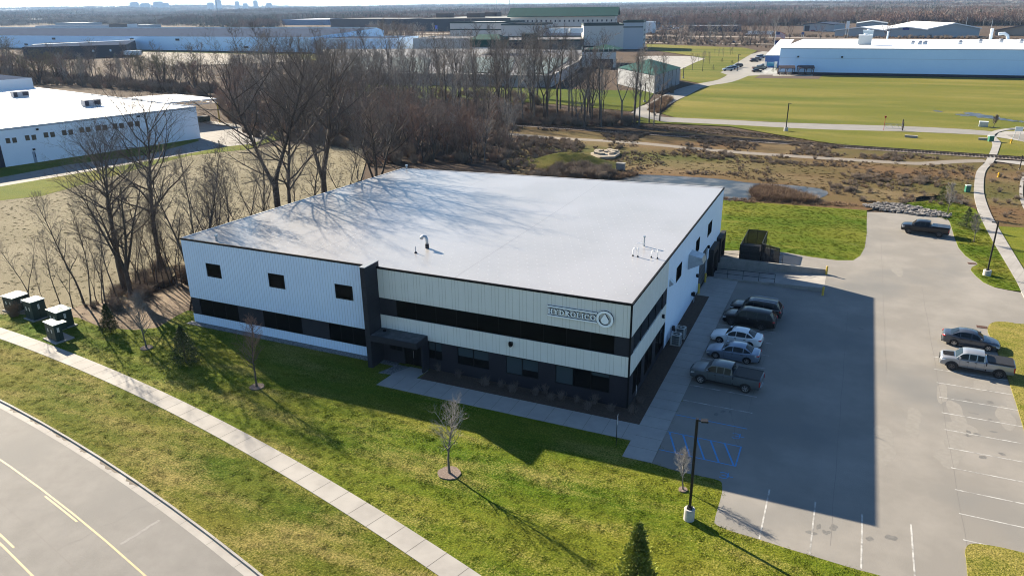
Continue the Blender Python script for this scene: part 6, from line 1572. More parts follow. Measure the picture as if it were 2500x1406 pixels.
# ---- dark building left
t, P_, h = block('low dark-walled building with a grey sheet roof behind the willows', (60, 146), (312, 138), 75, 0, M_dark, M_sheet, zt=7.5, parapet=0)
c = [P_[3].lerp(P_[0], .55), P_[2].lerp(P_[1], .02)]; f = MB(); d = (c[1]-c[0]).normalized(); nn = Vector((-d.y, d.x))*1.2; f.prism([tuple(c[0]-nn), tuple(c[1]-nn), tuple(c[1]+nn), tuple(c[0]+nn)], 7.5, 8.0, bottom=True); f.build('roof_kerb', M_wroof, t)
for s in (.83, .66): onwall(P_, s, s+.018, 3.4, 4.8, t, 'window', M_wwall)
onwall(P_, .96, 1.0, 1, 3.5, t, 'loading_door', M_wwall)
g = G(328, 139); t = thing('box_trailer', 'white box trailer parked at the end of the dark building', 'trailer', (g.x, g.y, 0), .3); f = MB(); f.box(-5, 5, -1.3, 1.3, 1.1, 4); f.build('box', M_wwall, t); f = MB()
for x in (-3.5, -2.2): f.tube([(x, -1.2, .5), (x, 1.2, .5)], .5, 10)
f.build('wheels', M_tyre, t)
# ---- green-roofed complex
cx = thing('complex', 'large pale multi-level complex with a green gabled hall and low teal-patched roofs', 'building')
def part(A, B, depth, top, wall, roofm, parapet=.6, zt=None): return block('', A, B, depth, top, wall, roofm, parapet=parapet, zt=zt, parent=cx)
zl = 4.4; LP_ = [G2(*p, zl) for p in ((790, 176), (1345, 185), (1413, 149), (1428, 124), (1180, 120), (790, 121))]
f = MB(); f.prism(LP_, 0, zl, cap=False); f.build('low_walls', mat('low grey wall', (.32, .31, .31), .8), cx); f = MB(); f.sheet(LP_, zl-.05); f.build('low_roof', M_groof, cx)  # plain grey wall colour of the low building
f = MB()
for p, q_ in zip(LP_, LP_[1:]+LP_[:1]):
    p, q_ = Vector(p), Vector(q_); d = (q_-p).normalized(); nn = Vector((-d.y, d.x))*.5; f.prism([tuple(p-nn), tuple(q_-nn), tuple(q_+nn), tuple(p+nn)], zl-.2, zl+.15, bottom=True)
f.build('low_roof_edge', M_beige, cx)
f = MB()
def band_on(P_, u0, u1, v0, v1): a = P_[0].lerp(P_[1], u0); b = P_[0].lerp(P_[1], u1); n2 = P_[3]-P_[0]; return [tuple(a+n2*v0), tuple(b+n2*v0), tuple(b+n2*v1), tuple(a+n2*v1)]
for (xa_, xb_) in ((850, 925), (945, 1040), (1128, 1245), (1262, 1400)): f.prism([G2(*p, zl) for p in ((xa_, 174+(xa_-850)*.012), (min(xb_, 1335), 176+(xb_-850)*.012), (xb_+(12 if xb_ < 1400 else -3), 143), (xa_+12, 141))], zl-.04, zl+.25)
f.build('skylights', M_teal, cx)
_, Pw, hw = part((1420, 166), (1503, 165.5), 34, 126, M_beige, M_groof, .8)
onwall(Pw, .30, .92, 0, hw*.52, cx, 'loading_bay', M_brown)
for i in range(7): onwall(Pw, .06+i*.14, .075+i*.14, hw-.2, hw+1.6, cx, 'parapet_post', M_beige, .3)
for i in range(8): onside(Pw, .08+i*.11, .12+i*.11, 1.5, 4.2, cx, 'window', M_dark)
_, P2, h2_ = part((1010, 130), (1180, 131), 45, 96, M_beige, M_groof, .4)
_, P2, h2_ = part((1180, 128), (1425, 126), 60, 102, mat('dark clerestory wall', (.12, .11, .10), .6), M_groof, .8)
onwall(P2, .25, .55, 1, h2_-1, cx, 'window_strip', M_dark)
f = MB(); g = G(1195, 110, 9); f.box(-9, 9, -6, 6, -2, 2, Matrix.Translation((g.x, g.y, 10))); f.add([(g.x-10, g.y-7, 12), (g.x+10, g.y-7, 12), (g.x+6, g.y, 14.5), (g.x-6, g.y, 14.5), (g.x+10, g.y+7, 12), (g.x-10, g.y+7, 12)], [(0, 1, 2, 3), (1, 4, 2), (4, 5, 3, 2), (5, 0, 3)]); f.build('small_green_roof', M_grn, cx)
g = G(1292, 100, 10); f = MB(); f.box(g.x-3.5, g.x+3.5, g.y-3, g.y+3, 8, 14); f.build('roof_box', M_dgrn, cx)
g = G(1470, 121, 8); f = MB(); f.add([(g.x-8, g.y-6, 8.2), (g.x+10, g.y-6, 8.2), (g.x+2, g.y, 10.4), (g.x+10, g.y+6, 8.2), (g.x-8, g.y+6, 8.2)], [(0, 1, 2), (1, 3, 2), (3, 4, 2), (4, 0, 2)]); f.build('low_green_hip', M_grn, cx)
_, P3, h3_ = part((1100, 103), (1226, 104), 50, 57, M_beige, M_wroof, .8); onwall(P3, 0, 1, h3_*.62, h3_*.68, cx, 'stripe', M_dgrn)
_, P3, h3_ = part((1224, 108), (1324, 108), 40, 62, M_beige, M_groof, .8)
_, P3, h3_ = part((1322, 106), (1428, 107), 40, 70, mat('grey set-back wall', (.38, .38, .42), .7), M_groof, .5)
_, P3, h3_ = part((1424, 122), (1521, 121), 34, 63, M_beige, M_groof, .9)
_, P4, h4_ = part((1519, 121), (1568, 121), 30, 55, mat('tower grey', (.34, .37, .42), .7), M_wroof, .9); onwall(P4, 0, 1, h4_*.80, h4_*.84, cx, 'stripe', M_dgrn)
for i in range(3):
    for k in range(4): onside(P4, .25+i*.2, .33+i*.2, 2+k*3.1, 3.4+k*3.1, cx, 'window', M_dark)
_, P5, h5_ = part((1247, 97), (1500, 96), 26, 41, M_beige, M_groof, 0)
gable(cx, P5, h5_, 7.0, M_grn, over=2.5, name='green_gable_roof')
for i in range(22): onwall(P5, .03+i*.0443, .043+i*.0443, h5_-5.0, h5_-3.3, cx, 'window', M_dark)
for i in range(4): onside(P5, .15+i*.2, .22+i*.2, h5_-4.6, h5_-2.8, cx, 'window', M_dark)
f = MB()
for s in (.38, .46, .60): p = P3[0].lerp(P3[1], s)
for px in (1355, 1377, 1408): g = G(px, 74, 16); f.box(g.x-3, g.x+3, g.y-2, g.y+2, 14.5, 17)
f.build('rooftop_units', M_wwall, cx)
# ---- green hip roof shed
he = 6.2
e = [G(1509, 165.6, he), G(1599, 184, he), G(1661, 165.6, he)]; e.append(e[0]+e[2]-e[1]); ap_ = G(1580.6, 148.5, he+1.2)
t = thing('hip_roof_shed', 'pale square shed with a green hip roof beside the access road', 'building')
f = MB(); f.prism([(p.x, p.y) for p in e], 0, he, cap=False); f.build('walls', mat('pale grey wall', (.22, .23, .25), .7), t)
mid = (e[0]+e[2])/2; mid.z = he+3.2
f = MB()
for i in range(4):
    p, q_ = e[i], e[(i+1) % 4]; c_ = (e[0]+e[2])/2; p = c_+(p-c_)*1.03; q_ = c_+(q_-c_)*1.03; f.face([p, q_, mid])
f.build('hip_roof', M_grn, t)
f = MB()
for k in range(1, 6): p = e[1].lerp(e[2], k/6); f.tube([(p.x, p.y, 0), (p.x, p.y, he)], .1, 4)
f.build('downpipes', M_dgrn, t)
# ---- blue-white factory right
A, B_ = G(1899, 181), G(2500, 191); dv = (B_-A).normalized(); hR = HZ(A, 118); Bx = A+dv*260
ac = G(1961, 96, hR); P_ = quad(A, Bx, 10); nn = Vector((ac.x, ac.y))-P_[0]; P_ = [P_[0], P_[1], P_[1]+nn, P_[0]+nn]
nn_f = nn.copy()
t = thing('factory', 'huge pale blue-white factory box with a blinding white roof across the right distance', 'building')
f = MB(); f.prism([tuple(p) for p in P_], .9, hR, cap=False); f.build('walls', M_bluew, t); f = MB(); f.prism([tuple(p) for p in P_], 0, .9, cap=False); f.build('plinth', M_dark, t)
f = MB(); f.sheet([tuple(p) for p in P_], hR-.03); f.build('roof', M_wroof, t)
f = MB(); n0 = Vector((dv.y, -dv.x)); 
f.prism([tuple(P_[0]+n0*.06), tuple(P_[1]+n0*.06), tuple(P_[1]-n0*.02), tuple(P_[0]-n0*.02)], hR*.62, hR*.62+.06, bottom=True); f.prism([tuple(P_[0]+n0*.1), tuple(P_[1]+n0*.1), tuple(P_[1]-n0*.02), tuple(P_[0]-n0*.02)], hR-.3, hR+.05, bottom=True); f.build('wall_trim', mat('trim blue grey', (.36, .42, .52), .5), t)
tot = (P_[1]-P_[0]).length
for px, py in ((1949, 139), (2056, 140)):
    d_ = ray(px, py); n3 = n0.to_3d(); k = (A-CAM).dot(n3)/d_.dot(n3); p = CAM+d_*k; f = MB(); f.box(p.x-.35, p.x+.35, p.y-.5, p.y+.1, p.z-.3, p.z+.3); f.build('wall_light', M_black, t)
for k, (px, py, w_, hh) in enumerate(((2110, 111, 5.5, 6.5), (2118, 94, 5.0, 6.0))):
    g = G(px, py, hR); u = thing('rooftop_unit', ('tall pale rooftop unit at the front edge of the factory roof', 'tall pale rooftop unit just behind the front one')[k], 'rooftop unit', (g.x, g.y, hR)); f = MB(); f.box(-w_/2, w_/2, 0, w_*.8, .2, hh*.62); f.build('case', mat('unit pale', (.42, .46, .48), .5), u); f = MB(); f.box(-w_/2-.1, w_/2+.1, -.1, w_*.8+.1, hh*.62, hh*.66); f.cyl(0, w_*.4, hh*.66, hh*.75, .7); f.build('top_cap', M_wwall, u)
for k, (px, py) in enumerate(((2227, 109), (2245, 109), (2258, 109), (2343, 108), (2392, 105), (2443, 104.5), (2492, 105))):
    g = G(px, py, hR); lb = 'small grey exhaust fan on the factory roof, ' + ('left of a trio', 'middle of a trio', 'right of a trio', 'first of the spaced ones', 'second of the spaced ones', 'third of the spaced ones', 'last one at the picture edge')[k]
    u = thing('exhaust_fan', lb, 'roof fan', (g.x, g.y, hR), 0, 'exhaust fans on the factory roof'); f = MB(); f.box(-.8, .8, -.8, .8, 0, .8); f.build('curb', M_wwall, u); f = MB(); f.cyl(0, 0, .8, 1.6, 1.1, .7); f.build('hood', mat('fan grey', (.28, .30, .34), .5), u)
g = G(2418, 96, hR); u = thing('duct_elbow', 'curved pale duct and stack at the back of the factory roof', 'roof duct', (g.x, g.y, hR)); f = MB(); f.tube([(0, 0, 0), (0, 0, 5)], .7, 10); f.build('stack', M_wroof, u); f = MB(); f.tube([(3, 0, 2.4), (5.5, 0, 2.6), (7, 0, 1.6), (7.4, 0, 0)], .75, 8); f.build('duct', M_wwall, u)
g = G(2166, 95.5, hR); u = thing('roof_stack', 'slender white stack at the back of the factory roof', 'roof stack', (g.x, g.y, hR)); f = MB(); f.cyl(0, 0, 0, 3.2, .4); f.build('stack', M_wwall, u); f = MB(); f.cyl(0, 0, 3.2, 3.6, .55); f.build('rain_cap', M_wwall, u)
# blue entrance
te = thing('entrance_hall', 'low royal-blue fronted entrance hall with a sloping white roof at the factory corner', 'building')
a, b = G(1866, 166), G(1903, 166); Pq = [a.to_2d(), b.to_2d(), b.to_2d()+nn_f*.55, a.to_2d()+nn_f*.55]; hq = HZ(a, 135); f = MB(); f.prism([tuple(p) for p in Pq], 0, hq, cap=False); f.build('walls', M_royal, te)
f = MB(); f.add([(*Pq[0], hq), (*Pq[1], hq), (*Pq[2], hq+5), (*Pq[3], hq+5)], [(0, 1, 2, 3)]); f.add([(*Pq[0], hq-.4), (*Pq[1], hq-.4), (*Pq[1], hq), (*Pq[0], hq)], [(0, 1, 2, 3)]); f.add([(*Pq[0], hq-.2), (*Pq[0], hq), (*Pq[3], hq+5), (*Pq[3], hq-.2)], [(0, 1, 2, 3)]); f.build('roof', M_wroof, te)
onwall(Pq, .15, .62, .8, hq*.45, te, 'window', mat('blue green glazing', (.01, .13, .22), .1, spec=.7)); onwall(Pq, .64, .82, 0, hq*.48, te, 'stone_pier', M_beige); onwall(Pq, -.02, .12, 0, hq*.48, te, 'stone_pier', M_beige)
# picnic shelters
for k, (x0, x1) in enumerate(((1901, 1936), (1947, 1983))):
    a, b = G(x0, 183.5), G(x1, 183.5); c = (a+b)/2; L = (b-a).length; u = thing('picnic_shelter', ('left', 'right')[k]+' one of the two brown picnic shelters in front of the factory wall', 'picnic shelter', (c.x, c.y, 0), atan2((b-a).y, (b-a).x), 'picnic shelters'); hh = 3.0
    mb_ = mat('brown timber', (.06, .04, .045), .8); f = MB(); f.add([(-L/2-.3, -2, hh), (L/2+.3, -2, hh), (L/2+.3, 0, hh+.9), (-L/2-.3, 0, hh+.9), (L/2+.3, 2, hh), (-L/2-.3, 2, hh), (-L/2-.3, -2, hh-.25), (L/2+.3, -2, hh-.25)], [(0, 1, 2, 3), (3, 2, 4, 5), (6, 7, 1, 0)]); f.build('roof', mat('brown shingle', (.07, .05, .055), .85), u)
    for x in (-L/2, 0, L/2):
        for y in (-1.6, 1.6): f = MB(); f.box(x-.12, x+.12, y-.12, y+.12, 0, hh); f.tube([(x, y, hh-.9), (x+(.8 if x <= 0 else -.8), y, hh-.1)], .07, 4); f.build('post', mb_, u)
    for x in (-L/4, L/4):
        v = thing('picnic_table', 'pale picnic table under the %s half of the %s shelter' % (('left', 'right')[x > 0], ('left', 'right')[k]), 'picnic table', (c.x+x*cos(u.rotation_euler.z), c.y+x*sin(u.rotation_euler.z), .06), u.rotation_euler.z, 'picnic tables'); f = MB(); f.box(-.9, .9, -.4, .4, .7, .76); f.build('table_top', M_white, v)
        for s in (-1, 1): f = MB(); f.box(-.9, .9, s*.75-.13, s*.75+.13, .42, .47); f.build('bench', M_white, v)
        f = MB(); f.box(-.7, -.6, -.7, .7, 0, .7); f.box(.6, .7, -.7, .7, 0, .7); f.build('frame', M_char, v)
sh('shelter_pad', [(1888, 182.5), (1985, 182.5), (1984, 186.5), (1886, 186)], .05, M_conc)
sh('shelter_mulch', [(1856, 183.5), (1888, 183.3), (1886, 186.6), (1984, 187), (1985, 183.5), (2008, 184), (1999, 193.5), (1841, 191.5)], .04, M_mulch)
sh('factory_walk', [(1862, 178), (1870, 170), (1886, 163), (1894, 163), (1880, 172), (1868, 182)], .06, M_conc)
# flagpole with flags
g = G(1890, 119); hp = HZ(g, 76)
t = thing('flagpole', 'white flagpole flying the stars and stripes above a dark flag', 'flagpole', (g.x, g.y, 0)); f = MB(); f.tube([(0, 0, 0), (0, 0, hp)], [.22, .12], 8); f.build('pole', M_wwall, t)
fw, fh = 6.2, 3.4; z1 = hp-.5
def flag(name, cells, z1, par):
    f = MB(); nx = 16
    def pt(u, v): return (.15+u*fw*.95, .5*sin(u*7)*u, z1-v*fh-u*u*1.4-.15*sin(u*9))
    for i in range(nx):
        for c0, c1, m, u0, u1 in cells:
            a, b = i/nx, (i+1)/nx
            if a < u0-1e-6 or b > u1+1e-6: continue
            f.m(m); f.face([pt(a, c1), pt(b, c1), pt(b, c0), pt(a, c0)])
    return f.build(name, None, par)
Mr_, Mw_, Mb_ = mat('flag red', (.40, .03, .04), .8), mat('flag white', (.7, .68, .68), .8), mat('flag navy', (.02, .03, .13), .8)
cells = []
for i in range(13): 
    m = Mr_ if i % 2 == 0 else Mw_; cells.append((i/13, (i+1)/13, m, .4375 if i < 7 else 0, 1))
cells.append((0, 7/13, Mb_, 0, .4375)); fl = flag('national_flag', cells, z1, t)
f = MB(); f.m(Mw_)
for r_ in range(5):
    for c_ in range(6): u, v = .035+c_*.072, .045+r_*.1; x, y, z = .15+u*fw*.95, .5*sin(u*7)*u-.03, z1-v*fh-u*u*1.4-.15*sin(u*9); f.face([(x-.07, y, z-.07), (x+.07, y, z-.07), (x, y, z+.1)])
f.build('stars', None, fl)
cells = [(0, 1, Mb_, 0, 1)]; flag('dark_flag', cells, z1-5.5, t)
# ---- grey sheds and other buildings beyond the highway
def shed(label, A, B, depth, top, wall, roofm, rise, group=None):
    a, b = G(*A), G(*B); h = HZ(a, top); Pq = quad(a, b, depth); t = thing('shed', label, 'building', (0, 0, 0), 0, group); m_ = Pq[0].lerp(Pq[1], .5); m2 = Pq[3].lerp(Pq[2], .5)
    f = MB(); f.prism([tuple(p) for p in Pq], 0, h, cap=False); f.add([(*Pq[0], h), (*Pq[1], h), (*m_, h+rise)], [(0, 1, 2)]); f.build('walls', wall, t)
    f = MB(); e = (Pq[1]-Pq[0]).normalized()*.8; n_ = (Pq[0]-Pq[3]).normalized()*1.2
    f.add([(*(Pq[0]-e+n_), h), (*(m_+n_), h+rise), (*m2, h+rise), (*(Pq[3]-e), h), (*(Pq[1]+e+n_), h), (*(Pq[2]+e), h)], [(0, 1, 2, 3), (1, 4, 5, 2)]); f.add([(*(Pq[0]-e+n_), h-.7), (*(Pq[0]-e+n_), h), (*(m_+n_), h+rise), (*(m_+n_), h+rise-.7)], [(0, 3, 2, 1)]); f.add([(*(Pq[1]+e+n_), h-.7), (*(m_+n_), h+rise-.7), (*(m_+n_), h+rise), (*(Pq[1]+e+n_), h)], [(0, 1, 2, 3)]); f.build('roof', roofm, t); return t, Pq, h
M_gshed = mat('grey shed wall', (.30, .33, .36), .7)
GR = 'row of grey sheds beyond the factory'
shed('left one of the three joined grey sheds beyond the factory roof', (2037, 89), (2162, 91), 60, 73.5, M_gshed, M_wroof, 2.6, GR)
_, Pq, h = shed('middle grey shed with a small blue sign on its gable', (2162, 91), (2261, 92.5), 60, 71.5, M_gshed, M_wroof, 2.0, GR)
onwall(Pq, .40, .56, h-.6, h+1.2, _, 'blue_sign', mat('blue sign', (.01, .03, .22), .5), .3)
shed('right and largest of the three joined grey sheds', (2261, 92.5), (2389, 91), 70, 70.5, M_gshed, M_wroof, 4.2, GR)
shed('grey shed behind the left joined shed, seen above its roof', (2090, 66), (2165, 66), 50, 58, M_gshed, mat('pale sheet roof', (.30, .32, .34), .5), 2.5)
_, Pq, h = shed('pale shed with dark garage door and blue gable end, left beyond the highway', (1961, 77), (2035, 78), 30, 60, M_gshed, M_sheet, 2.0); onwall(Pq, .04, .2, 0, h*.8, _, 'garage_door', M_dark)
_, Pq, h = shed('tan building with a long sloping roof at the right edge beyond the factory', (2428, 87), (2620, 90), 60, 74, mat('tan wall', (.26, .22, .18), .8), M_groof, 6)
t, Pq, h = block('white flat annex behind the tower block of the complex', (1570, 82), (1592, 82), 20, 52, M_wwall, M_wroof, zt=11)
t, Pq, h = block('low building with a cluttered flat roof in the yard behind the highway', (1680, 78), (1800, 78), 45, 0, M_dark, mat('cluttered roof', (.17, .18, .21), .7, col2=(.06, .06, .07), scale=.15, lo=.45, hi=.5), zt=5.5)
block('pale grid-walled building among trees, right of the far pine', (1762, 50), (1830, 50), 40, 34, M_gshed, M_wroof)
block('long low pale building half hidden in the far wood above the flagpole', (1860, 44), (1970, 44), 40, 33, M_gshed, M_sheet)
block('dark shed with a white roof in front of the grid-walled building', (1742, 62), (1795, 62), 30, 52, M_dark, M_wroof)
block('blue-grey building behind bare trees right of the complex tower', (1598, 60), (1655, 60), 50, 42, mat('blue grey wall', (.12, .16, .25), .6), M_sheet)
for k, (x0, x1, y, top, dp, m1, m2, lb) in enumerate(((2440, 2475, 20, 13, 30, M_wwall, M_wroof, 'tiny white building high in the woods at the top right'), (1940, 1975, 34, 28, 30, M_gshed, M_wroof, 'small grey building in the far wood above the pale shed'), (1690, 1730, 40, 34, 30, M_wwall, M_sheet, 'small pale building in the far wood right of the green gable'), (760, 800, 40, 35, 40, M_gshed, M_wroof, 'small grey-roofed building in the woods beyond the highway'), (220, 262, 38, 33, 60, M_wwall, M_wroof, 'small bright building far in the left woods'), (440, 475, 42, 37, 40, M_gshed, M_sheet, 'small grey building below the distant town'), (960, 1000, 33, 29, 50, M_wwall, M_wroof, 'tiny pale building near the horizon left of centre'), (1530, 1562, 52, 45, 30, M_gshed, M_wroof, 'pale-roofed building just right of the green gable'), (2150, 2185, 30, 25, 30, M_gshed, M_sheet, 'grey building in the far wood above the joined sheds'), (2300, 2330, 22, 17, 30, M_wwall, M_wroof, 'tiny white house in the hills at the upper right'))):
    block(lb, (x0, y), (x1, y+.3), dp, top, m1, m2)
# black long sheds behind
t, Pq, h = block('long dark warehouse with a pale flat roof left of the green-roofed hall', (1004, 77), (1262, 77), 200, 47, M_dark, mat('dusty roof', (.20, .20, .19), .8), parapet=.3)
for px, py in ((1087, 44), (1162, 44), (1204, 41)):
    g = G(px, py, h); f = MB(); f.box(g.x-9, g.x+9, g.y-8, g.y+8, h, h+5.5); f.build('roof_plant', M_brown, t)
t, Pq, h = block('long dark brown shed left of the pale-roofed warehouse, half behind conifers', (808, 71), (985, 74), 80, 47, mat('brown shed wall', (.05, .04, .05), .8), M_groof)
t, Pq, h = block('far white-roofed factory with blue wall among conifers', (690, 62), (800, 62), 90, 56, mat('far blue wall', (.10, .16, .28), .6), M_wroof, zt=9)
t, Pq, h = block('low white and blue-grey plant with a long white roof strip beyond the long factory', (88, 74), (275, 74), 50, 64, mat('pale far wall', (.42, .46, .52), .6), M_sheet)
t, Pq, h = block('white roof strip building behind the low white plant', (136, 66), (205, 66), 40, 57, M_gshed, M_wroof)
t, Pq, h = block('dark brown square building with a white end, beyond the long factory', (268, 75), (312, 75), 20, 59, M_brown, M_groof); onside(Pq, .02, .98, 0, h, t, 'white_end_wall', M_wwall)
block('thin white-roofed shed right of the dark brown square building', (315, 69), (365, 69), 25, 62, M_gshed, M_wroof)
block('farthest white building at the left edge, tiny in the haze', (0, 56), (28, 56), 120, 48, M_wwall, M_wroof)
block('bright white far building right of the one at the left edge', (46, 56), (76, 57), 150, 48, M_wwall, M_wroof)
block('small bright far building in the left woods', (112, 48), (146, 48), 150, 42, M_wwall, M_wroof)
# distant town on the horizon
M_town = mat('pale distant tower', (.42, .47, .53), .7)
TW = 'towers of the distant town'
for k, (x0, x1, top, lb) in enumerate(((527, 541, 0, 'tallest tower of the distant town on the horizon'), (575, 585, 4, 'slender square tower right of the tallest one on the horizon'), (594, 605, 9, 'low rounded block between two distant towers'), (620, 630, 2, 'second tallest distant tower, at the right of the town'), (651, 664, 8, 'low pale block farthest right in the distant town'), (508, 522, 7, 'low pointed block left of the tallest distant tower'), (321, 338, 6, 'wide pale block at the left on the horizon'), (378, 398, 4.5, 'stepped pale block on the horizon, highest of the left group'), (398, 412, 7.5, 'lower wing beside the stepped pale block'), (346, 366, 8.5, 'low pale block between the two left horizon groups'))):
    D = 6500; u = ray((x0+x1)/2, 20); u.z = 0; u.normalize(); c = u*D; wd = (x1-x0)/FOC*D*.95; hh = HZ(Vector((c.x, c.y, 0)), top); t = thing('tower_block', lb, 'building', (c.x, c.y, 0), YAW+.3, TW)
    f = MB(); f.box(-wd/2, wd/2, -wd/2, wd/2, 0, hh*.93); f.build('walls', M_town, t); f = MB(); f.box(-wd/2.6, wd/2.6, -wd/2.6, wd/2.6, hh*.93, hh); f.build('top_storey', M_town, t)
# masts
for k, (px, py, top, w_, lb) in enumerate(((533, 44, -8, .9, 'tall lattice radio mast in front of the distant town'), (1244, 32, -6, .9, 'tall thin mast standing behind the green gabled roof'), (1213, 30, -3, .35, 'faint thin mast left of the tall one'), (1141, 30, 4, .35, 'short faint mast left of the centre'), (1253, 31, 0, .3, 'faint mast just right of the tall one'))):
    g = G(px, py); u = Vector((g.x, g.y, 0)); D = min(u.length, 2200); u = u.normalized()*D; hh = HZ(u, top); t = thing('radio_mast', lb, 'mast', tuple(u)); f = MB()
    for i in range(3): a = 2*pi*i/3; f.tube([(w_*cos(a), w_*sin(a), 0), (w_*.7*cos(a), w_*.7*sin(a), hh)], .16+.1*w_, 4)
    n = 14
    for i in range(n): a, b = 2*pi*i/3, 2*pi*(i+1)/3; f.tube([(w_*cos(a), w_*sin(a), hh*i/n), (w_*cos(b), w_*sin(b), hh*(i+1)/n)], .12, 3)
    f.build('lattice', mat('mast grey', (.12, .13, .16), .6), t); f = MB(); f.tube([(0, 0, hh*.8), (0, 0, hh)], .25, 4); f.build('antenna', M_wwall, t)
# utility poles by the sheds
pg = 'utility poles beyond the factory'
for k, (px, py, top, lb) in enumerate(((2067, 92, 60, 'dark utility pole left of the joined sheds'), (2213, 70, 43, 'utility pole behind the middle joined shed'), (2357, 72, 42, 'utility pole behind the largest joined shed'), (2418, 80, 48, 'pale utility pole right of the sheds'))):
    g = G(px, py); hh = HZ(g, top); t = thing('utility_pole', lb, 'utility pole', (g.x, g.y, 0), 0, pg); f = MB(); f.tube([(0, 0, 0), (0, 0, hh)], [.3, .22], 6); f.build('pole', M_bark if k == 0 else M_gshed, t); f = MB(); f.box(-2, 2, -.12, .12, hh-1.5, hh-1.2); f.build('crossarm', M_bark, t)
g = G(2076, 93); 
for k, (px, py, top, w_, lb) in enumerate(((2066, 93, 52, 9, 'white billboard-like sign panel left of the joined sheds'), (1959, 93, 79, 8, 'tall blue sign panel beyond the factory roof corner'), (1881, 92, 78, 7, 'small white sign beyond the flagpole'), (1066, 82, 63, 8, 'small bright blue highway sign before the dark warehouse'))):
    g = G(px, py); hh = HZ(g, top); sc = (g-CAM).length/FOC*w_*.6; t = thing('sign', lb, 'sign', (g.x, g.y, 0), 0, None); f = MB(); f.tube([(-sc*.4, 0, 0), (-sc*.4, 0, hh)], .2, 5); f.tube([(sc*.4, 0, 0), (sc*.4, 0, hh)], .2, 5); f.build('posts', M_gshed, t); f = MB(); f.box(-sc*.6, sc*.6, -.35, -.2, hh*.55, hh); f.build('panel', (M_wwall, mat('sign blue', (.02, .06, .2), .5), M_wwall, mat('bright blue', (.01, .07, .5), .5))[k], t)
# ================================================================== street furniture and near objects
M_ug = mat('utility green', (.018, .040, .034), .5, col2=(.014, .030, .027), scale=2); M_ugt = mat('pale green top', (.42, .47, .45), .6, col2=(.36, .42, .40), scale=2)  # lids a much paler green than the cabinet bodies
def cabinet(tops, H, label, pad=.12, roof='flat', gx=0, extra=False):
    """tops: left, nearest and right picture corners of the lid at height H"""
    l, m_, r_ = (G(*p, H) for p in tops); c = (l+r_)/2; ex = (m_-l); ex.z = 0; ey = (r_-m_); ey.z = 0; L1, L2 = ex.length, ey.length; a = atan2(ex.y, ex.x)
    t = thing('utility_cabinet', label, 'utility cabinet', (c.x, c.y, 0), a, 'green utility cabinets at the end of the tree row')
    f = MB(); f.box(-L1/2+.08, L1/2-.08, -L2/2+.08, L2/2-.08, .1, H-.06); bo = f.build('body', M_ug, t)
    f = MB()
    if roof == 'flat': f.box(-L1/2, L1/2, -L2/2, L2/2, H-.06, H)
    else: f.box(-L1/2, L1/2, -L2/2, L2/2, H-.1, H-.06); f.add([(-L1/2, -L2/2, H-.06), (L1/2, -L2/2, H-.06), (L1/2, L2/2, H-.06), (-L1/2, L2/2, H-.06), (0, 0, H+.1)], [(0, 1, 4), (1, 2, 4), (2, 3, 4), (3, 0, 4)])
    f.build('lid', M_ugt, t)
    f = MB(); f.box(-L1/2-pad, L1/2+pad, -L2/2-pad, L2/2+pad+(.5 if extra else 0), 0, .12); f.build('concrete_pad', M_conc if extra else M_conc2, t)
    for x, y, s in ((-.2*L1, -1, 0), (.15*L1, -1, 0), (0, 1, 1)):
        f = MB()
        if s == 0: f.box(x-.06, x+.08, -L2/2+.06, -L2/2+.08, H*.5, H*.68)
        else: f.box(L1/2-.085, L1/2-.07, -.1, .1, H*.55, H*.8)
        f.build('warning_label', mat('label white', (.6, .6, .55), .7), bo)
    f = MB(); f.box(-.01, .01, -L2/2+.07, -L2/2+.085, .15, H-.1); f.box(L1/2-.085, L1/2-.07, -.01, .01, .15, H-.1); f.tube([(.08, -L2/2+.05, H*.45), (.08, -L2/2+.05, H*.55)], .02, 6); f.build('door_seam', M_black, bo)
    if extra: f = MB(); f.box(-L1*.05, L1*.30, L2/2-.1, L2/2+.55, H*.55, H-.2); f.build('rear_box', M_ug, t); f = MB(); f.box(-L1*.07, L1*.32, L2/2-.1, L2/2+.6, H-.2, H-.15); f.build('rear_lid', M_ugt, t)
    return t
cabinet(((2.6, 723), (31, 730), (68, 715)), 1.7, 'low green cabinet with pale lid at the picture edge, behind the rust-brown shrub')
cabinet(((52.5, 733), (74.5, 740), (107.5, 727)), 2.1, 'tall green cabinet with flat white lid, second from the picture edge')
cabinet(((109.5, 754), (136, 764), (175, 750.5)), 1.95, 'wide green cabinet with a peaked pale green lid', roof='hip')
cabinet(((103.5, 785), (128.5, 796), (150, 788)), 1.85, 'nearest green cabinet on a white pad with a small box on its back', extra=True, pad=.22)
# lamp posts
M_pole = mat('dark bronze pole', (.016, .014, .014), .45)
def lamp(base_px, top_py, conc_py, label, heads, r=.075, cr_=.33):
    g = G(*base_px); g.y += cr_*.6; H = HZ(g, top_py); ch = max(.7, HZ(g, conc_py)); t = thing('lamp_post', label, 'lamp post', (g.x, g.y, 0), 0, 'parking lot lamp posts')
    f = MB(); f.tube([(0, 0, 0), (0, 0, ch-.03), (0, 0, ch)], [cr_, cr_, cr_*.95], 20); f.build('concrete_base', mat('base concrete', (.42, .41, .39), .85, col2=(.34, .33, .31), scale=3), t)
    f = MB(); f.box(-.16, .16, -.16, .16, ch, ch+.1); f.box(-r, r, -r, r, ch+.1, H); f.build('pole', M_pole, t)
    for a in heads:
        f = MB(); M_ = Matrix.Rotation(a, 4, 'Z'); f.box(.05, .3, -.03, .03, H-.14, H-.08, M_); f.box(.22, .62, -.16, .16, H-.16, H-.06, M_); f.build('lamp_head', M_pole, t)
    return t
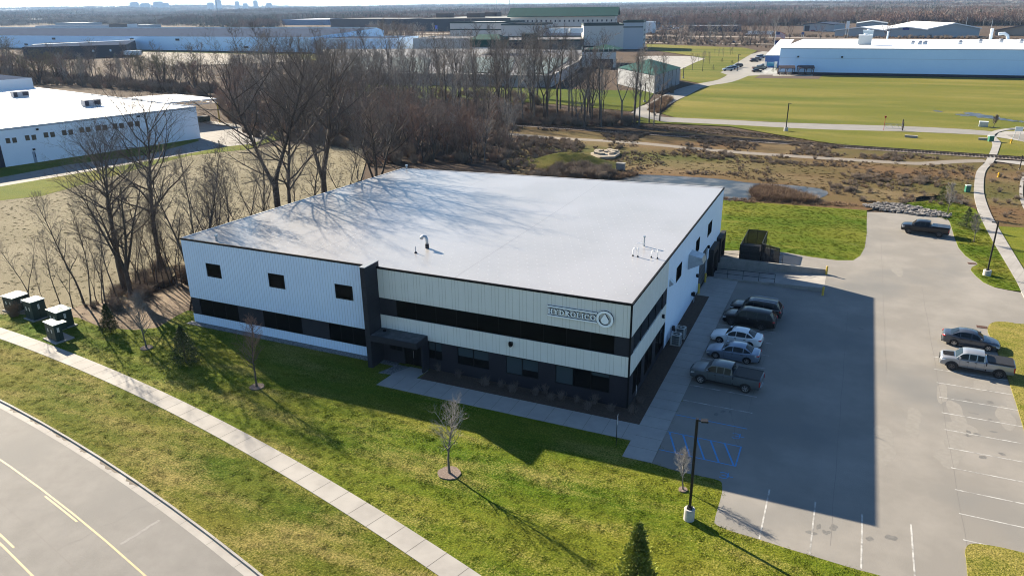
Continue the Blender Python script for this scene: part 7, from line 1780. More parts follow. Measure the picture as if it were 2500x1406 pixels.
lamp((1680, 1272), 1022, 1240, 'tall dark lamp post on white concrete at the front lawn corner of the lot', (R(15), ))
lamp((2409, 675), 541, 662, 'lamp post with a head pointing left, beside the trail sidewalk', (R(180),), cr_=.42)
lamp((1918, 321), 252, 311, 'dark lamp post on a pale base by the field drive', (R(0),), .11, .5)
for px, py, top, lb in ((1800, 175, 134, 'far lamp post at the left edge of the factory car park'), (1668, 192, 166, 'short dark lamp post beside the green hip-roofed shed'), (1574, 250, 203, 'thin dark lamp post below the green hip-roofed shed')):
    g = G(px, py); H = HZ(g, top); t = thing('lamp_post', lb, 'lamp post', (g.x, g.y, 0), 0, 'far lamp posts'); f = MB(); f.tube([(0, 0, 0), (0, 0, H)], .16, 6); f.build('pole', M_pole, t); f = MB(); f.box(-.3, .9, -.25, .25, H-.2, H); f.build('lamp_head', M_pole, t); f = MB(); f.cyl(0, 0, 0, .6, .4, n=10); f.build('concrete_base', M_conc, t)
# bollards
for px, py, top, lb in ((1705, 718, 693, 'yellow bollard at the near side of the overhead door'), (1721, 690, 667, 'yellow bollard at the far side of the overhead door'), (2017, 671, 650, 'yellow bollard at the end of the far ramp wall'), (2008, 722, 700, 'yellow bollard at the end of the near ramp wall'), (486, 338, 327, 'yellow bollard at the corner of the left warehouse')):
    g = G(px, py); H = HZ(g, top); t = thing('bollard', lb, 'bollard', (g.x, g.y, .02), 0, 'yellow steel bollards'); r = .12 if px > 600 else .3; f = MB(); f.tube([(0, 0, 0), (0, 0, H-.06), (0, 0, H)], [r, r, r*.5], 14); f.build('post', M_ypost, t); f = MB(); f.cyl(0, 0, -.02, .03, r*1.5); f.build('foot', M_conc2, t)
# railings
M_rail = mat('black rail paint', (.012, .012, .014), .5)
def railing(P0, P1, z, h, n, label, grp=None):
    t = thing('railing', label, 'railing', tuple(P0), 0, grp); d = Vector(P1)-Vector(P0); f = MB()
    for k in (h, h*.5): f.tube([(0, 0, k), (d.x, d.y, k+d.z)], .03, 6)
    f.build('rails', M_rail, t)
    for i in range(n): p = d*i/(n-1); f = MB(); f.tube([(p.x, p.y, p.z), (p.x, p.y, p.z+h)], .03, 6); f.build('post', M_rail, t)
    return t
g0, g1 = G(1769, 679, .12), G(1889, 695, .2)
railing((dW+.5, yA-.14, .13), (G(1889, 697, .2).x, yA-.14, .25), 0, 1.1, 5, 'black two-rail railing along the near wall of the dock ramp', 'ramp railings')
railing((dW+.5, yB+.15, .62), (dW+5.6, yB+.15, .62), 0, 1.1, 3, 'black railing between the dock doors and the dumpster pen', 'ramp railings')
railing((G(1875, 640, .6).x, yB+.15, .62), (G(1909, 646, .6).x, yB+.15, .62), 0, 1.1, 2, 'short black railing right of the dumpster pen', 'ramp railings')
# dumpster pen: chain-link panels with black slats
px0 = G(1799, 634, .6); pX0, pX1 = G(1803, 635, .5).x, G(1852, 640, .5).x; pY0 = yB+.5; pY1 = pY0+7.2; hF = 2.3
t = thing('dumpster_pen', 'black slatted chain-link dumpster pen beside the dock ramp, gate swung open', 'enclosure', (0, 0, 0))
M_mesh = bpy.data.materials.new('slatted chain link'); M_mesh.use_nodes = True; nt = M_mesh.node_tree; b = nt.nodes['Principled BSDF']; b.inputs['Base Color'].default_value = (.012, .012, .013, 1); b.inputs['Roughness'].default_value = .6
tcn = nt.nodes.new('ShaderNodeTexCoord'); wv = nt.nodes.new('ShaderNodeTexWave'); wv.inputs['Scale'].default_value = 5; wv.bands_direction = 'DIAGONAL'; mr_ = nt.nodes.new('ShaderNodeMapRange'); mr_.inputs[1].default_value = .05; mr_.inputs[2].default_value = .12; mr_.inputs[3].default_value = .45
nt.links.new(tcn.outputs['Object'], wv.inputs[0]); nt.links.new(wv.outputs[0], mr_.inputs[0]); nt.links.new(mr_.outputs[0], b.inputs['Alpha'])
for k, (a, b_) in enumerate((((pX0, pY0), (pX0, pY1)), ((pX0, pY1), (pX1, pY1)), ((pX1, pY1), (pX1, pY0+1.5)), ((pX0+2.2, pY0), (pX0, pY0)), ((pX1, pY0+1.5), (pX1+2.2, pY0+.3)))):
    f = MB(); f.face([(*a, .15), (*b_, .15), (*b_, hF), (*a, hF)]); f.build('gate' if k > 2 else 'fence_panel', M_mesh, t); f = MB()
    for z in (.15, hF): f.tube([(*a, z), (*b_, z)], .04, 6)
    for s in (0, .5, 1): p = Vector(a).lerp(Vector(b_), s); f.tube([(*p, 0), (*p, hF+.05)], .045, 6)
    f.build('frame', M_rail, t)
d_ = thing('dumpster', 'dark dumpster standing inside the black pen', 'dumpster', ((pX0+pX1)/2-.1, pY0+2.2, .04)); f = MB(); f.add([(-1.1, -.9, .15), (1.1, -.9, .15), (1.1, .9, .15), (-1.1, .9, .15), (-1.25, -1.1, 1.3), (1.25, -1.1, 1.3), (1.25, 1, 1.5), (-1.25, 1, 1.5)], [(4, 5, 6, 7), (0, 1, 5, 4), (1, 2, 6, 5), (2, 3, 7, 6), (3, 0, 4, 7)]); f.build('bin', mat('dumpster steel', (.02, .018, .022), .5), d_); f = MB(); f.box(-1.27, 1.27, -1.1, 1.05, 1.5, 1.56, Matrix.Rotation(.09, 4, 'X')); f.build('lid', M_black, d_)
q = MB(); q.prism([(pX0-.5, pY0-.2), (pX1+1.2, pY0-.2), (pX1+1.2, pY1+.2), (pX0-.5, pY1+.2)], 0, .07); struct('pen_slab', q, M_conc)
# accessible parking signs
for px, py, top, lb in ((1504, 1089, 1013, 'parking sign on a thin post at the front walk, near the lot'), (1549, 1012, 943, 'parking sign on a thin post at the building corner in the mulch')):
    g = G(px, py); H = HZ(g, top); t = thing('parking_sign', lb, 'sign', (g.x, g.y, .02), R(12), 'accessible parking signs'); f = MB(); f.tube([(0, 0, 0), (0, 0, H)], .03, 6); f.build('post', M_pole, t)
    f = MB(); f.box(.032, .045, -.19, .19, H-.72, H); pn = f.build('sign_panel', mat('sign white', (.7, .7, .7), .4), t)
    f = MB(); f.box(.045, .05, -.13, .13, H-.45, H-.15); f.build('blue_field', mat('sign blue 2', (.01, .06, .4), .4), pn)
    f = MB(); pts = [(.052, .07*cos(a_), H-.34+.07*sin(a_)) for a_ in [R(-200+k*26) for k in range(10)]]; f.tube(pts, .009, 4); f.tube([(.052, 0, H-.2), (.052, 0, H-.3), (.052, -.06, H-.3), (.052, -.09, H-.38)], .009, 4); f.build('wheelchair_mark', mat('sign white', (.7, .7, .7), .4), pn)
# swing gate across the field drive
a, b = G(2157, 318.5), G(2203, 319.5); d = b-a; t = thing('swing_gate', 'pale tubular swing gate across the field drive with a round red reflector', 'gate', tuple(a)); 
f = MB()
for z in (.5, 1.5): f.tube([(0, 0, z), (d.x, d.y, z)], .06, 5)
for i in range(6): s0, s1 = i/6, (i+1)/6; f.tube([(d.x*s0, d.y*s0, .5 if i % 2 else 1.5), (d.x*s1, d.y*s1, 1.5 if i % 2 else .5)], .04, 4)
f.build('gate_frame', M_galv, t); f = MB(); f.tube([(d.x, d.y, 0), (d.x, d.y, 2.0)], .16, 8); f.tube([(d.x+.1, d.y+5, 0), (d.x+.1, d.y+5, 2.0)], .16, 8); f.build('gate_post', M_bark, t); f = MB(); f.tube([(0, -.1, 3.2), (0, .1, 3.2)], .26, 10); f.tube([(0, 0, 0), (0, 0, 3.2)], .05, 5); f.build('red_reflector', mat('red reflector', (.35, .04, .03), .4), t)
# small things by the trail
def bx(name, label, cat, px, py, w_, dp_, h, m, rot=0, cap=None, grp=None):
    g = G(px, py); t = thing(name, label, cat, (g.x, g.y, .02), rot, grp); f = MB(); f.box(-w_/2, w_/2, -dp_/2, dp_/2, 0, h*.9); f.build('body', m, t); f = MB(); f.box(-w_/2-.04, w_/2+.04, -dp_/2-.04, dp_/2+.04, h*.9, h); f.build('lid', cap or m, t); return t
bx('telecom_pedestal', 'green pedestal box with white front beside the trail sidewalk above the conifer', 'utility box', 2361, 469, .75, .5, 1.15, mat('pedestal green', (.03, .14, .09), .5), R(20), M_ugt)
bx('telecom_pedestal', 'green pedestal box on the left edge of the sidewalk by the field drive', 'utility box', 2418, 346, 1.0, .7, 1.3, mat('pedestal green', (.03, .14, .09), .5), R(20), M_ugt)
bx('utility_box', 'pale blue-grey ground box beside the tiny sapling on the field', 'utility box', 2400, 310, 1.9, 1.0, 1.3, M_galv, 0, M_wwall)
for px, py, lb in ((2224, 336.5, 'white concrete culvert end in the grass below the swing gate'), (2399, 342.5, 'small white culvert end at the right end of the grass strip')):
    bx('culvert_end', lb, 'culvert end', px, py, 2.6 if px < 2300 else 1.7, .7, .5, M_conc, R(-8))
def hydrant(px, py, lb, s=1.3):
    g = G(px, py); t = thing('fire_hydrant', lb, 'fire hydrant', (g.x, g.y, 0), 0, 'yellow hydrants'); my = mat('hydrant yellow', (.62, .36, .02), .5); f = MB(); f.tube([(0, 0, 0), (0, 0, .1*s), (0, 0, .1*s), (0, 0, .65*s), (0, 0, .8*s), (0, 0, .88*s)], [.2*s, .2*s, .13*s, .13*s, .16*s, .04*s], 10); f.build('barrel', my, t); f = MB(); f.tube([(-.24*s, 0, .55*s), (.24*s, 0, .55*s)], .07*s, 8); f.tube([(0, 0, .45*s), (0, -.24*s, .45*s)], .08*s, 8); f.build('outlets', my, t)
hydrant(2468, 351, 'yellow hydrant on the corner field near the sign with two legs', 1.15); hydrant(2437, 433, 'orange-yellow hydrant in the rough grass right of the trail', 1.0)
g = G(2480, 343); t = thing('road_sign', 'white square sign on two slanting legs at the side road', 'sign', (g.x, g.y, 0)); H = HZ(g, 310); f = MB(); f.tube([(-.7, 0, 0), (-.3, 0, H*.8)], .06, 5); f.tube([(.5, 0, 0), (.6, 0, H*.8)], .06, 5); f.build('legs', M_gshed, t); f = MB(); f.box(-.6, .9, -.1, 0, H*.68, H); f.build('panel', M_wroof, t)
g = G(2489, 414); H = HZ(g, 380); t = thing('sign_post', 'thin black post beside the railway crossing at the right edge', 'post', (g.x, g.y, 0)); f = MB(); f.tube([(0, 0, 0), (0, 0, H)], .09, 6); f.build('post', M_pole, t); f = MB(); f.cyl(0, 0, 0, .1, .2, n=8); f.build('foot', M_conc, t)
# silt fence on the rough ground
f = MB(); P_ = smoothpx(gp((2235, 491), (2250, 487), (2275, 487), (2290, 485), (2330, 493), (2350, 500)), 3)
for a, b in zip(P_[:-1], P_[1:]): f.box(0, (Vector(b)-Vector(a)).length, -.02, .02, 0, .55, Matrix.Translation((a[0], a[1], 0)) @ Matrix.Rotation(atan2(b[1]-a[1], b[0]-a[0]), 4, 'Z'))
o = f.build('silt_fence', mat('black geotextile', (.012, .012, .013), .8)); setp(o, 'sagging black silt fence above the stone riprap', 'silt fence')
# road off the right edge (curb)
q = MB(); ribbon(q, smoothpx(gp((2500, 424), (2494, 450), (2493, 480), (2500, 505), (2520, 540)), 4), .5, .12); struct('far_kerb', q, M_conc)
# haze
M_hz = bpy.data.materials.new('haze'); M_hz.use_nodes = True; nt = M_hz.node_tree; nt.nodes.remove(nt.nodes['Principled BSDF']); pv = nt.nodes.new('ShaderNodeVolumePrincipled'); pv.inputs['Color'].default_value = (.42, .64, 1, 1); pv.inputs['Density'].default_value = .00005; pv.inputs['Anisotropy'].default_value = .2
nt.links.new(pv.outputs[0], nt.nodes['Material Output'].inputs['Volume'])
HAZE = True
if HAZE:
    f = MB(); f.box(-14500, 9500, -700, 14500, -2, 320); o = f.build('haze', M_hz); o['kind'] = 'stuff'
# ================================================================== far woods and ground cover
from mathutils import noise as mn
rs_ = random.Random(5)
EXCL = [[G2(*p) for p in q_] for q_ in (
  [(-500, 60), (240, 62), (700, 66), (700, 96), (-500, 96)],)]
def px_of(x, y, z=0):
    v = Vector((x, y, z))-CAM; d = v.dot(_f); return CX+FOC*v.dot(_r)/d, CY-FOC*v.dot(_u)/d
# picture zones kept open (roads, yards, buildings, lawns)
OPEN = [[(-400, 66), (240, 66), (700, 72), (1000, 77), (1580, 83), (1800, 85), (2040, 88), (2600, 96), (2600, 100), (2040, 97), (1580, 92), (1000, 88), (700, 84), (-400, 84)],
        [(-400, 84), (900, 84), (910, 128), (760, 132), (330, 126), (-400, 126)], [(1040, 92), (1580, 100), (1700, 112), (1860, 118), (1900, 97), (2700, 100), (2700, 420), (1300, 330), (1560, 270), (1560, 225), (1300, 220), (820, 205), (1000, 120)],
        [(330, 124), (770, 131), (760, 150), (420, 165), (320, 150)], [(20, 105), (325, 120), (330, 152), (200, 152), (20, 145)], [(-300, 180), (80, 180), (540, 238), (660, 300), (690, 345), (0, 520), (-400, 520)],
        [(1960, 58), (2060, 58), (2500, 70), (2700, 75), (2700, 100), (1900, 95), (1900, 82)], [(1580, 72), (1690, 72), (1700, 82), (1580, 84)], [(1590, 62), (1670, 62), (1810, 68), (1810, 82), (1590, 82)], [(60, 62), (480, 64), (480, 74), (60, 74)], [(680, 57), (810, 58), (990, 64), (1262, 66), (1262, 80), (680, 72)], [(800, 70), (1000, 74), (1100, 76), (1100, 92), (800, 84)]]
def isopen(px, py): return any(inpoly((px, py), q_) for q_ in OPEN)
pts = []
# nearer belt, single trees, beyond ~330 m
for _ in range(26000):
    px = rs_.uniform(-60, 2560); py = 44+rs_.random()**1.5*150; g = G(px, py)
    if isopen(px, py): continue
    d = (g-CAM).length
    if py > (56 if px < 700 else 64 if px < 1560 else 63) and rs_.random() > (.4 if px < 1560 else .16): continue
    if py > 112: continue
    if py > 118 and not (px < 900): continue
    if py > 110 and rs_.random() < .45: continue
    s_ = rs_.uniform(.65, 1.12); pts.append((g.x, g.y, -.2, rs_.uniform(0, 6.28), s_*1.15, s_*1.15, s_, rs_.choice((0, 0, 1, 1, 2))))
    if len(pts) > 9000: break
o = scatter('woodland_belt', pts, FAR, 'mass of bare trees round the far factories and highway', 'woods')
pts = []
n = 0
for _ in range(60000):
    a = YAW+.02+rs_.uniform(-.66, .66); u = rs_.random(); d = 1080+(9500-1080)*u**1.55
    x, y = -sin(a)*d, cos(a)*d; px, py = px_of(x, y)
    if not (-80 < px < 2580) or isopen(px, py): continue
    if d < 1500 and rs_.random() < .15: continue
    cl = 1+.5*sin(x*.004+2)*sin(y*.0033); z = hill(x, y)
    if rs_.random() > cl*.85: continue
    s_ = rs_.uniform(.5, 1.2)*(1 if d < 3500 else 1.35)
    nz = mn.noise(Vector((x*.0022, y*.0022, 0))); kx = 0 if nz < -.05 else (rs_.choice((0, 1, 1)) if nz < .22 else 2); big_ = (1.0 if d < 2500 else 1.7)
    if rs_.random() < .05: kx = 3
    pts.append((x, y, z-.5, rs_.uniform(0, 6.28), s_*big_, s_*big_, s_, kx)); n += 1
    if n > 26000: break
scatter('far_woods', pts, gvs+[FEV], 'far bare woods reaching to the horizon', 'woods')
# ---- the rest of the near woods, behind the individually built trees
rr_ = random.Random(33); pts = []
for poly, n, ks, h0, h1 in (([(560, 262), (850, 262), (1240, 320), (1262, 360), (1215, 396), (900, 400), (860, 366), (720, 345), (600, 330)], 75, (1, 2, 2, 0), 7, 13), ([(640, 205), (1300, 232), (1420, 285), (1560, 292), (1540, 308), (1300, 306), (1000, 275), (560, 262)], 60, (0, 2, 2), 12, 17), ([(-100, 175), (250, 190), (520, 205), (640, 205), (560, 262), (520, 235), (200, 212), (-100, 205)], 90, (1, 2, 0), 7, 12)):
    pw = [G2(*p) for p in poly]; xs = [p[0] for p in pw]; ys = [p[1] for p in pw]; c = t = 0
    while c < n and t < 20000:
        t += 1; x, y = rr_.uniform(min(xs), max(xs)), rr_.uniform(min(ys), max(ys))
        if inpoly((x, y), pw): c += 1; k_ = rr_.choice(ks); s_ = rr_.uniform(h0, h1)/THK[k_][1]; pts.append((x, y, -.1, rr_.uniform(0, 6.28), s_*rr_.uniform(.9, 1.3), s_*1.1, s_, k_))
scatter('woodland', pts, [q_[0] for q_ in THK][::1], 'the crowded rest of the bare woods behind the building', 'woods')
# ---- brush and tussocks near
def shrub_mesh(seed, h, w_, n, r=.018):
    R_ = random.Random(seed); f = MB()
    for k in range(n):
        a = R_.uniform(0, 6.28); t = R_.uniform(.05, .75); d = Vector((cos(a)*t, sin(a)*t, 1)).normalized(); p = Vector((R_.gauss(0, w_*.12), R_.gauss(0, w_*.12), 0)); L = h*R_.uniform(.6, 1.1)
        m_ = p+d*L*.5; e = m_+(d+Vector((R_.gauss(0, .25), R_.gauss(0, .25), 0))).normalized()*L*.5
        f.tube([p, m_, e], [r, r*.7, r*.3], 3, cap=False)
        for j in range(3):
            q_ = m_.lerp(e, R_.random()); f.tube([q_, q_+Vector((R_.gauss(0, 1), R_.gauss(0, 1), R_.uniform(.3, 1.4))).normalized()*L*.3], [r*.5, r*.25], 3, cap=False)
    return f
M_brush = mat('brown brush', (.22, .135, .09), .95, col2=(.27, .18, .13), scale=.4, rand=.3)
M_brushg = mat('grey brush', (.175, .135, .10), .95, col2=(.22, .175, .135), scale=.4, rand=.3)
M_reed = mat('dry reeds', (.20, .135, .085), .95, col2=(.15, .095, .06), scale=.5, rand=.2)
def shrub(px, py, seed, h, w_, n, m, label, group=None, r=.018, cat='shrub', name='shrub'):
    g = G(px, py); o = shrub_mesh(seed, h, w_, n, r).build(name, m, None, (g.x, g.y, 0), seed); setp(o, label, cat, group); return o
b1 = shrub(36, 772, 201, 1.5, 1.6, 110, M_reed, 'rust-brown round shrub in front of the left utility cabinets', r=.014)
b2 = shrub(1590, 268, 202, 2.4, 2.5, 60, M_brush, 'brown brush clump beside the access road bend', r=.04)
b3 = shrub(1640, 228, 203, 3.0, 3, 70, M_brushg, 'dark grey bush at the corner of the green hip-roofed shed', r=.05)
from mathutils import noise as mn
def fill(poly, n, seed, smin, smax, ks, z=-.05, cl=0):
    rr_ = random.Random(seed); pw = [G2(*p) for p in poly]; xs = [p[0] for p in pw]; ys = [p[1] for p in pw]; out = []; t = 0
    while len(out) < n and t < n*30:
        t += 1; x, y = rr_.uniform(min(xs), max(xs)), rr_.uniform(min(ys), max(ys))
        if cl and mn.noise(Vector((x*.09, y*.09, seed)))+.35*mn.noise(Vector((x*.4, y*.4, seed))) < .02: continue
        if inpoly((x, y), pw): s_ = rr_.uniform(smin, smax); out.append((x, y, z, rr_.uniform(0, 6.28), s_*1.2, s_*1.2, s_, rr_.choice(ks)))
    return out
# strips beside tree rows, woodland understory, railway banks
pts = []
pts += fill([(200, 748), (262, 765), (330, 745), (400, 700), (440, 690), (455, 690), (440, 640), (380, 650), (300, 700)], 70, 1, .2, .5, (0, 1))
st_ = [G2(455, 690), (-60.2, YF+6), (-60.2, YB+6), (-70, YB+12), (-73, 75), (-70, 60)]
rr_ = random.Random(8); xs = [p[0] for p in st_]; ys = [p[1] for p in st_]
for _ in range(900):
    x, y = rr_.uniform(min(xs), max(xs)), rr_.uniform(min(ys), max(ys))
    if inpoly((x, y), st_): s_ = rr_.uniform(.25, .75); pts.append((x, y, -.05, rr_.uniform(0, 6.28), s_, s_, s_, rr_.choice((0, 1, 1))))
pts += fill([(560, 262), (850, 262), (1250, 306), (1240, 345), (1275, 362), (1220, 398), (900, 405), (870, 370), (720, 348), (600, 335)], 850, 2, .35, .9, (0, 1, 1, 2))
pts += fill([(860, 262), (1150, 262), (1420, 280), (1560, 288), (1545, 308), (1400, 310), (1250, 304), (1000, 300)], 600, 3, .35, .8, (1, 1, 2))
pts += fill([(640, 210), (1300, 235), (1330, 262), (560, 262)], 260, 4, .5, .9, (1, 2))
pts += fill([(0, 175), (250, 195), (520, 215), (560, 262), (640, 300), (560, 300), (520, 235), (200, 212), (0, 200)], 450, 5, .6, 1.2, (1, 1, 2, 0))
pts += fill([(1250, 312), (1650, 332), (2100, 362), (2180, 372), (2300, 388), (2190, 395), (2000, 383), (1650, 358), (1260, 325)], 1800, 6, .06, .26, (0, 0, 1), cl=1)
pts += fill([(1260, 334), (1530, 352), (2020, 392), (2080, 410), (1900, 402), (1500, 372), (1280, 356)], 900, 7, .08, .28, (0, 0, 1), cl=1)
pts += fill([(1300, 372), (1650, 372), (2000, 392), (2380, 405), (2360, 500), (2150, 500), (2040, 470), (1760, 430), (1500, 420), (1300, 440), (1230, 400)], 1500, 9, .05, .24, (0, 0, 0, 1), cl=1)
pts += fill([(1225, 345), (1300, 335), (1430, 350), (1420, 372), (1330, 392), (1290, 430), (1215, 405)], 700, 91, .12, .4, (0, 0, 0, 1))
pts += fill([(2010, 440), (2180, 420), (2300, 430), (2360, 500), (2150, 505), (2050, 500)], 420, 10, .08, .28, (0, 0, 1), cl=1)
pts += fill([(1290, 440), (1380, 400), (1500, 420), (1500, 440)], 200, 11, .3, .6, (0, 1))
pts += fill([(2415, 402), (2600, 406), (2700, 500), (2500, 550), (2430, 540), (2408, 489)], 130, 12, .1, .3, (0, 1))
pts += fill([(1580, 270), (1622, 240), (1640, 240), (1625, 262), (1600, 285)], 60, 13, .5, .9, (0,))
pts += fill([(1580, 90), (1900, 100), (1880, 118), (1780, 115), (1580, 108)], 260, 51, .3, .9, (0, 1, 1), cl=0)
pts += fill([(1580, 80), (1830, 84), (2040, 90), (2400, 94), (2500, 98), (2500, 101), (2040, 93.5), (1800, 89), (1580, 86)], 420, 52, .3, .9, (0, 1, 1))
pts += fill([(560, 84), (760, 84), (1000, 88), (1000, 96), (900, 95), (700, 90)], 200, 53, .3, .9, (0, 1, 1))
scatter('undergrowth', pts, [b2, b3, b1], 'tangled brown brush and undergrowth at the foot of the woods and rail bank', 'undergrowth')
# tufts
def tuft(seed, h, n, w_=.35, bw=.05):
    R_ = random.Random(seed); f = MB()
    for k in range(n):
        a = R_.uniform(0, 6.28); p = Vector((R_.gauss(0, w_*.5), R_.gauss(0, w_*.5), 0)); d = Vector((cos(a)*R_.uniform(.2, 1.1), sin(a)*R_.uniform(.2, 1.1), 1)).normalized()*h*R_.uniform(.6, 1.1); e = Vector((-sin(a), cos(a), 0))*bw
        f.face([p-e, p+e, p+d+Vector((0, 0, -.1*h))])
    return f
M_straw = mat('straw tussock', (.27, .22, .145), .95, col2=(.21, .165, .10), scale=.5, rand=.3)
M_green = mat('green tussock', (.07, .08, .026), .95, col2=(.125, .11, .05), scale=.5, rand=.3)
M_lawnt = mat('lawn blades', (.06, .11, .014), .95, col2=(.16, .16, .04), scale=.2, rand=.35)
def tf(px, py, seed, h, n, m, lb, **k):
    g = G(px, py); o = tuft(seed, h, n, **k).build('grass_tussock', m, None, (g.x, g.y, 0)); setp(o, lb, 'grass tussock'); return o
t1 = tf(60, 560, 301, .13, 60, M_meadow, 'straw-coloured tussock in the dry meadow', w_=.26, bw=.035)
t2 = tf(1560, 395, 302, .26, 50, M_rough, 'greenish tussock on the rough ground above the pond')
t3 = tf(1882, 478, 303, 1.8, 70, M_reed, 'clump of tan reeds standing in the pond', w_=.9, bw=.05)
mead = [(0, 492), (102, 481), (239, 443), (358, 409), (461, 383), (600, 368), (720, 354), (860, 356), (900, 372), (880, 440), (700, 530), (480, 640), (380, 700), (300, 750), (190, 770), (60, 762), (-100, 750), (-200, 520)]
pts = fill(mead, 10000, 21, .25, .6, (0, 0, 0, 0, 1))
pts += fill([(1300, 400), (1650, 366), (2025, 392), (2380, 405), (2378, 458), (2360, 500), (2189, 497), (2030, 480), (1760, 430), (1480, 420), (1300, 440)], 3600, 22, .35, .95, (0, 1, 1))
pts += fill([(2420, 402), (2600, 406), (2700, 500), (2500, 552), (2432, 550), (2408, 489)], 1200, 23, .3, .7, (0, 1, 1))
pts += fill([(1560, 306), (1780, 316), (2073, 352), (2073, 357), (1780, 332), (1560, 320)], 600, 24, .3, .7, (0,))
pts += fill([(1766, 486), (1889, 494), (2116, 508), (2116, 514), (1889, 499), (1766, 490)], 260, 25, .2, .5, (0,))
lt = [tf(330, 1000, 311, .06, 60, M_verge, 'small tuft of verge grass between road and sidewalk', w_=.26, bw=.018), tf(1250, 1300, 312, .06, 60, M_lawn, 'small tuft of lawn grass in the middle of the front lawn', w_=.26, bw=.018), tf(1900, 560, 313, .07, 60, M_side, 'small tuft of grass on the lawn behind the dock', w_=.3, bw=.025)]
lw_ = []; rr_ = random.Random(91)
for _ in range(46000):
    a = R(rr_.uniform(58, 112)); r_ = rr_.uniform(249.85, 286); x, y = Zc.x+r_*cos(a), Zc.y+r_*sin(a)
    if 256.05 < r_ < 257.8: continue
    if r_ > 257 and not inpoly((x, y), lawn): continue
    s_ = rr_.uniform(.6, 1.3); lw_.append((x, y, .02, rr_.uniform(0, 6.28), s_, s_, s_*rr_.uniform(.35, .85), 0 if r_ < 257 else 1))
lw_ += [p[:7]+(2,) for p in fill([(1766, 491), (1889, 500), (2114, 516), (2114, 571), (2109, 605), (2098, 623), (2083, 634), (2043, 634), (1980, 626), (1925, 616), (1866, 609), (1780, 610)], 2600, 61, .45, .9, (0,), .02)]
lw_ += [p[:7]+(2,) for p in fill([(2200, 500), (2281, 492), (2353, 503), (2388, 530), (2450, 642), (2490, 710), (2462, 708), (2405, 690), (2384, 665), (2390, 645), (2345, 605), (2322, 543)], 1200, 62, .45, .85, (0,), .09)]
scatter('lawn_grass', lw_, lt[::-1], 'short mown grass of the lawns and verge', 'grass')
scatter('dry_grass', pts, [t1, t2], 'clumpy dry grass of the meadow and the rough ground', 'grass')
pts = fill([(1835, 470), (1850, 458), (1900, 462), (1960, 478), (1990, 486), (1975, 494), (1900, 493), (1850, 486)], 420, 31, .35, .8, (0,))
pts += fill([(1485, 437), (1500, 428), (1560, 424), (1545, 432), (1510, 438)], 60, 32, .3, .6, (0,))
pts += fill([(1595, 262), (1622, 243), (1638, 240), (1620, 262), (1600, 272)], 110, 33, .7, 1.2, (0,))
pts += fill([(1690, 488), (1740, 480), (2050, 496), (2120, 506), (2040, 504), (1800, 494)], 160, 34, .15, .4, (0,))
scatter('reeds', pts, [t3], 'tan reeds along the pond shore', 'reeds')
# shrubs in the planting bed (things)
GB = 'dormant shrubs in the front mulch bed'
M_dorm = mat('dormant stems', (.11, .085, .075), .95, col2=(.17, .135, .12), scale=2)
bed = [(1072, 905), (1120, 922), (1185, 942), (1223, 946), (1250, 958), (1262, 943), (1308, 965), (1330, 960), (1345, 978), (1370, 977), (1408, 983), (1435, 1000), (1452, 985), (1492, 1005), (1545, 1010), (1562, 985)]
sp_ = None
for i, (px, py) in enumerate(bed):
    g = G(px, py); lb = 'dormant twiggy shrub in the front mulch bed, number %d counted from the entrance' % (i+1)
    lb = ('low twiggy shrub nearest the entrance walk', 'low shrub second from the entrance walk', 'brown shrub beneath the left edge of the second ground-floor window', 'shrub beneath the middle of the second ground-floor window', 'shrub in front of the pier between the middle windows', 'shrub tight against the wall between the middle windows', 'shrub before the left half of the third ground-floor window', 'shrub close to the wall under the third ground-floor window', 'shrub beside the walk in front of the third ground-floor window', 'shrub under the pier left of the widest window', 'shrub under the left end of the widest window', 'shrub near the walk before the widest window', 'shrub under the middle of the widest window', 'shrub under the right end of the widest window', 'shrub at the outer corner of the bed', 'shrub just round the building corner')[i]
    if sp_ is None: sp_ = shrub_mesh(400, .72, 1.0, 60, .011).build('shrub', M_dorm, None, (g.x, g.y, .06)); o = sp_
    else: o = sp_.copy(); COL.objects.link(o); o.location = (g.x, g.y, .06); o.rotation_euler.z = i*1.1; s_ = .8+.35*((i*7) % 5)/5; o.scale = (s_,)*3
    setp(o, lb, 'shrub', GB)
for i, (px, py) in enumerate(((575, 836), (640, 848), (700, 860), (755, 868), (815, 878), (865, 886))):
    pass
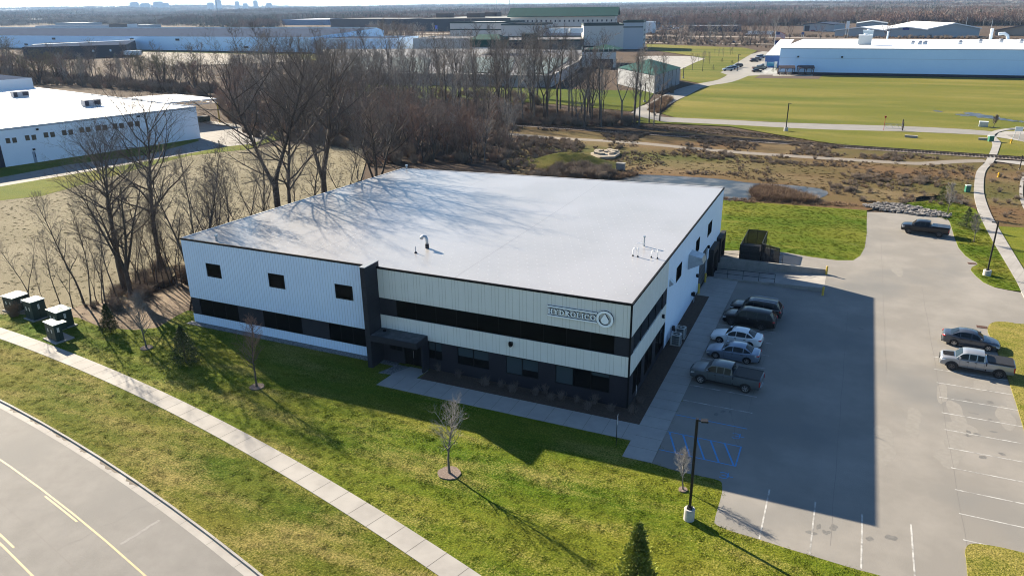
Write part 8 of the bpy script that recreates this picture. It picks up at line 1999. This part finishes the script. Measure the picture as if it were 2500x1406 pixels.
# riprap stones
R_ = random.Random(77); f = MB(); rp_ = [G2(*p) for p in ((2108, 501), (2165, 497), (2245, 507), (2322, 526), (2316, 534), (2230, 526), (2150, 514), (2112, 507))]
xs = [p[0] for p in rp_]; ys = [p[1] for p in rp_]; c = 0
while c < 900:
    x, y = R_.uniform(min(xs), max(xs)), R_.uniform(min(ys), max(ys))
    if not inpoly((x, y), rp_): continue
    c += 1; r_ = R_.uniform(.10, .25); z = R_.uniform(0, .22); vs = []
    for sx in (-1, 1):
        for sy in (-1, 1):
            for sz in (-1, 1): vs.append((x+sx*r_*R_.uniform(.4, 1), y+sy*r_*R_.uniform(.4, 1), z+sz*r_*R_.uniform(.4, .8)))
    f.add(vs, [(0, 1, 3, 2), (4, 6, 7, 5), (0, 4, 5, 1), (2, 3, 7, 6), (0, 2, 6, 4), (1, 5, 7, 3)])
o = f.build('riprap', mat('riprap stone', (.24, .225, .215), .9, col2=(.12, .112, .108), scale=1.6, detail=3, lo=.4, hi=.6)); setp(o, 'strip of pale broken riprap stones at the end of the lot', 'stones', None, 'stuff')
# mound with rubble
f = MB(); c = G(1395, 400); R1, R2 = 12, 7.5; n1 = 20
rr_ = random.Random(3)
for i in range(n1+1):
    for k in range(40):
        a = 2*pi*k/40; u = i/n1; x, y = c.x+cos(a)*R1*u, c.y+sin(a)*R2*u; z = 2.3*(cos(pi*u)*.5+.5)+(.12*sin(x*3.1)*sin(y*2.7))*(1-u)-.06; f.v.append((x, y, z))
for i in range(n1):
    for k in range(40): k2 = (k+1) % 40; f.f.append((i*40+k, (i+1)*40+k, (i+1)*40+k2, i*40+k2)); f.mi.append(0)
o = f.build('mound', grassmat('mound grass', (.08, .10, .03), (.16, .14, .07), (.24, .17, .12), .1, (1, 1, 1), 0, 1.), smooth=True); setp(o, None, None, None, 'structure')
f = MB(); P_ = gp((1442, 379), (1470, 375), (1512, 374), (1514, 380), (1500, 389), (1465, 390)); f.prism(P_, .1, .55); R_ = random.Random(9)
for _ in range(40):
    x, y = G2(R_.uniform(1455, 1512), R_.uniform(374, 384)); r_ = R_.uniform(.2, .5); f.box(x-r_, x+r_, y-r_, y+r_, .4, .55+r_*.8, Matrix.Translation((x, y, 0)) @ Matrix.Rotation(R_.random()*3, 4, 'Z') @ Matrix.Translation((-x, -y, 0)))
o = f.build('sand_pile', mat('pale rubble', (.30, .26, .21), .95, col2=(.22, .19, .155), scale=1.5)); setp(o, 'flat pile of pale sandy rubble behind the grassy mound', 'rubble pile')
g = G(1515, 416); f = MB(); f.box(-.75, .75, -.5, .5, 0, 1.3); f.box(-.85, .85, -.6, .6, 1.3, 1.4); o = f.build('concrete_inlet', M_conc2, None, (g.x, g.y, 0)); setp(o, 'weathered concrete block standing at the left end of the pond', 'concrete block')
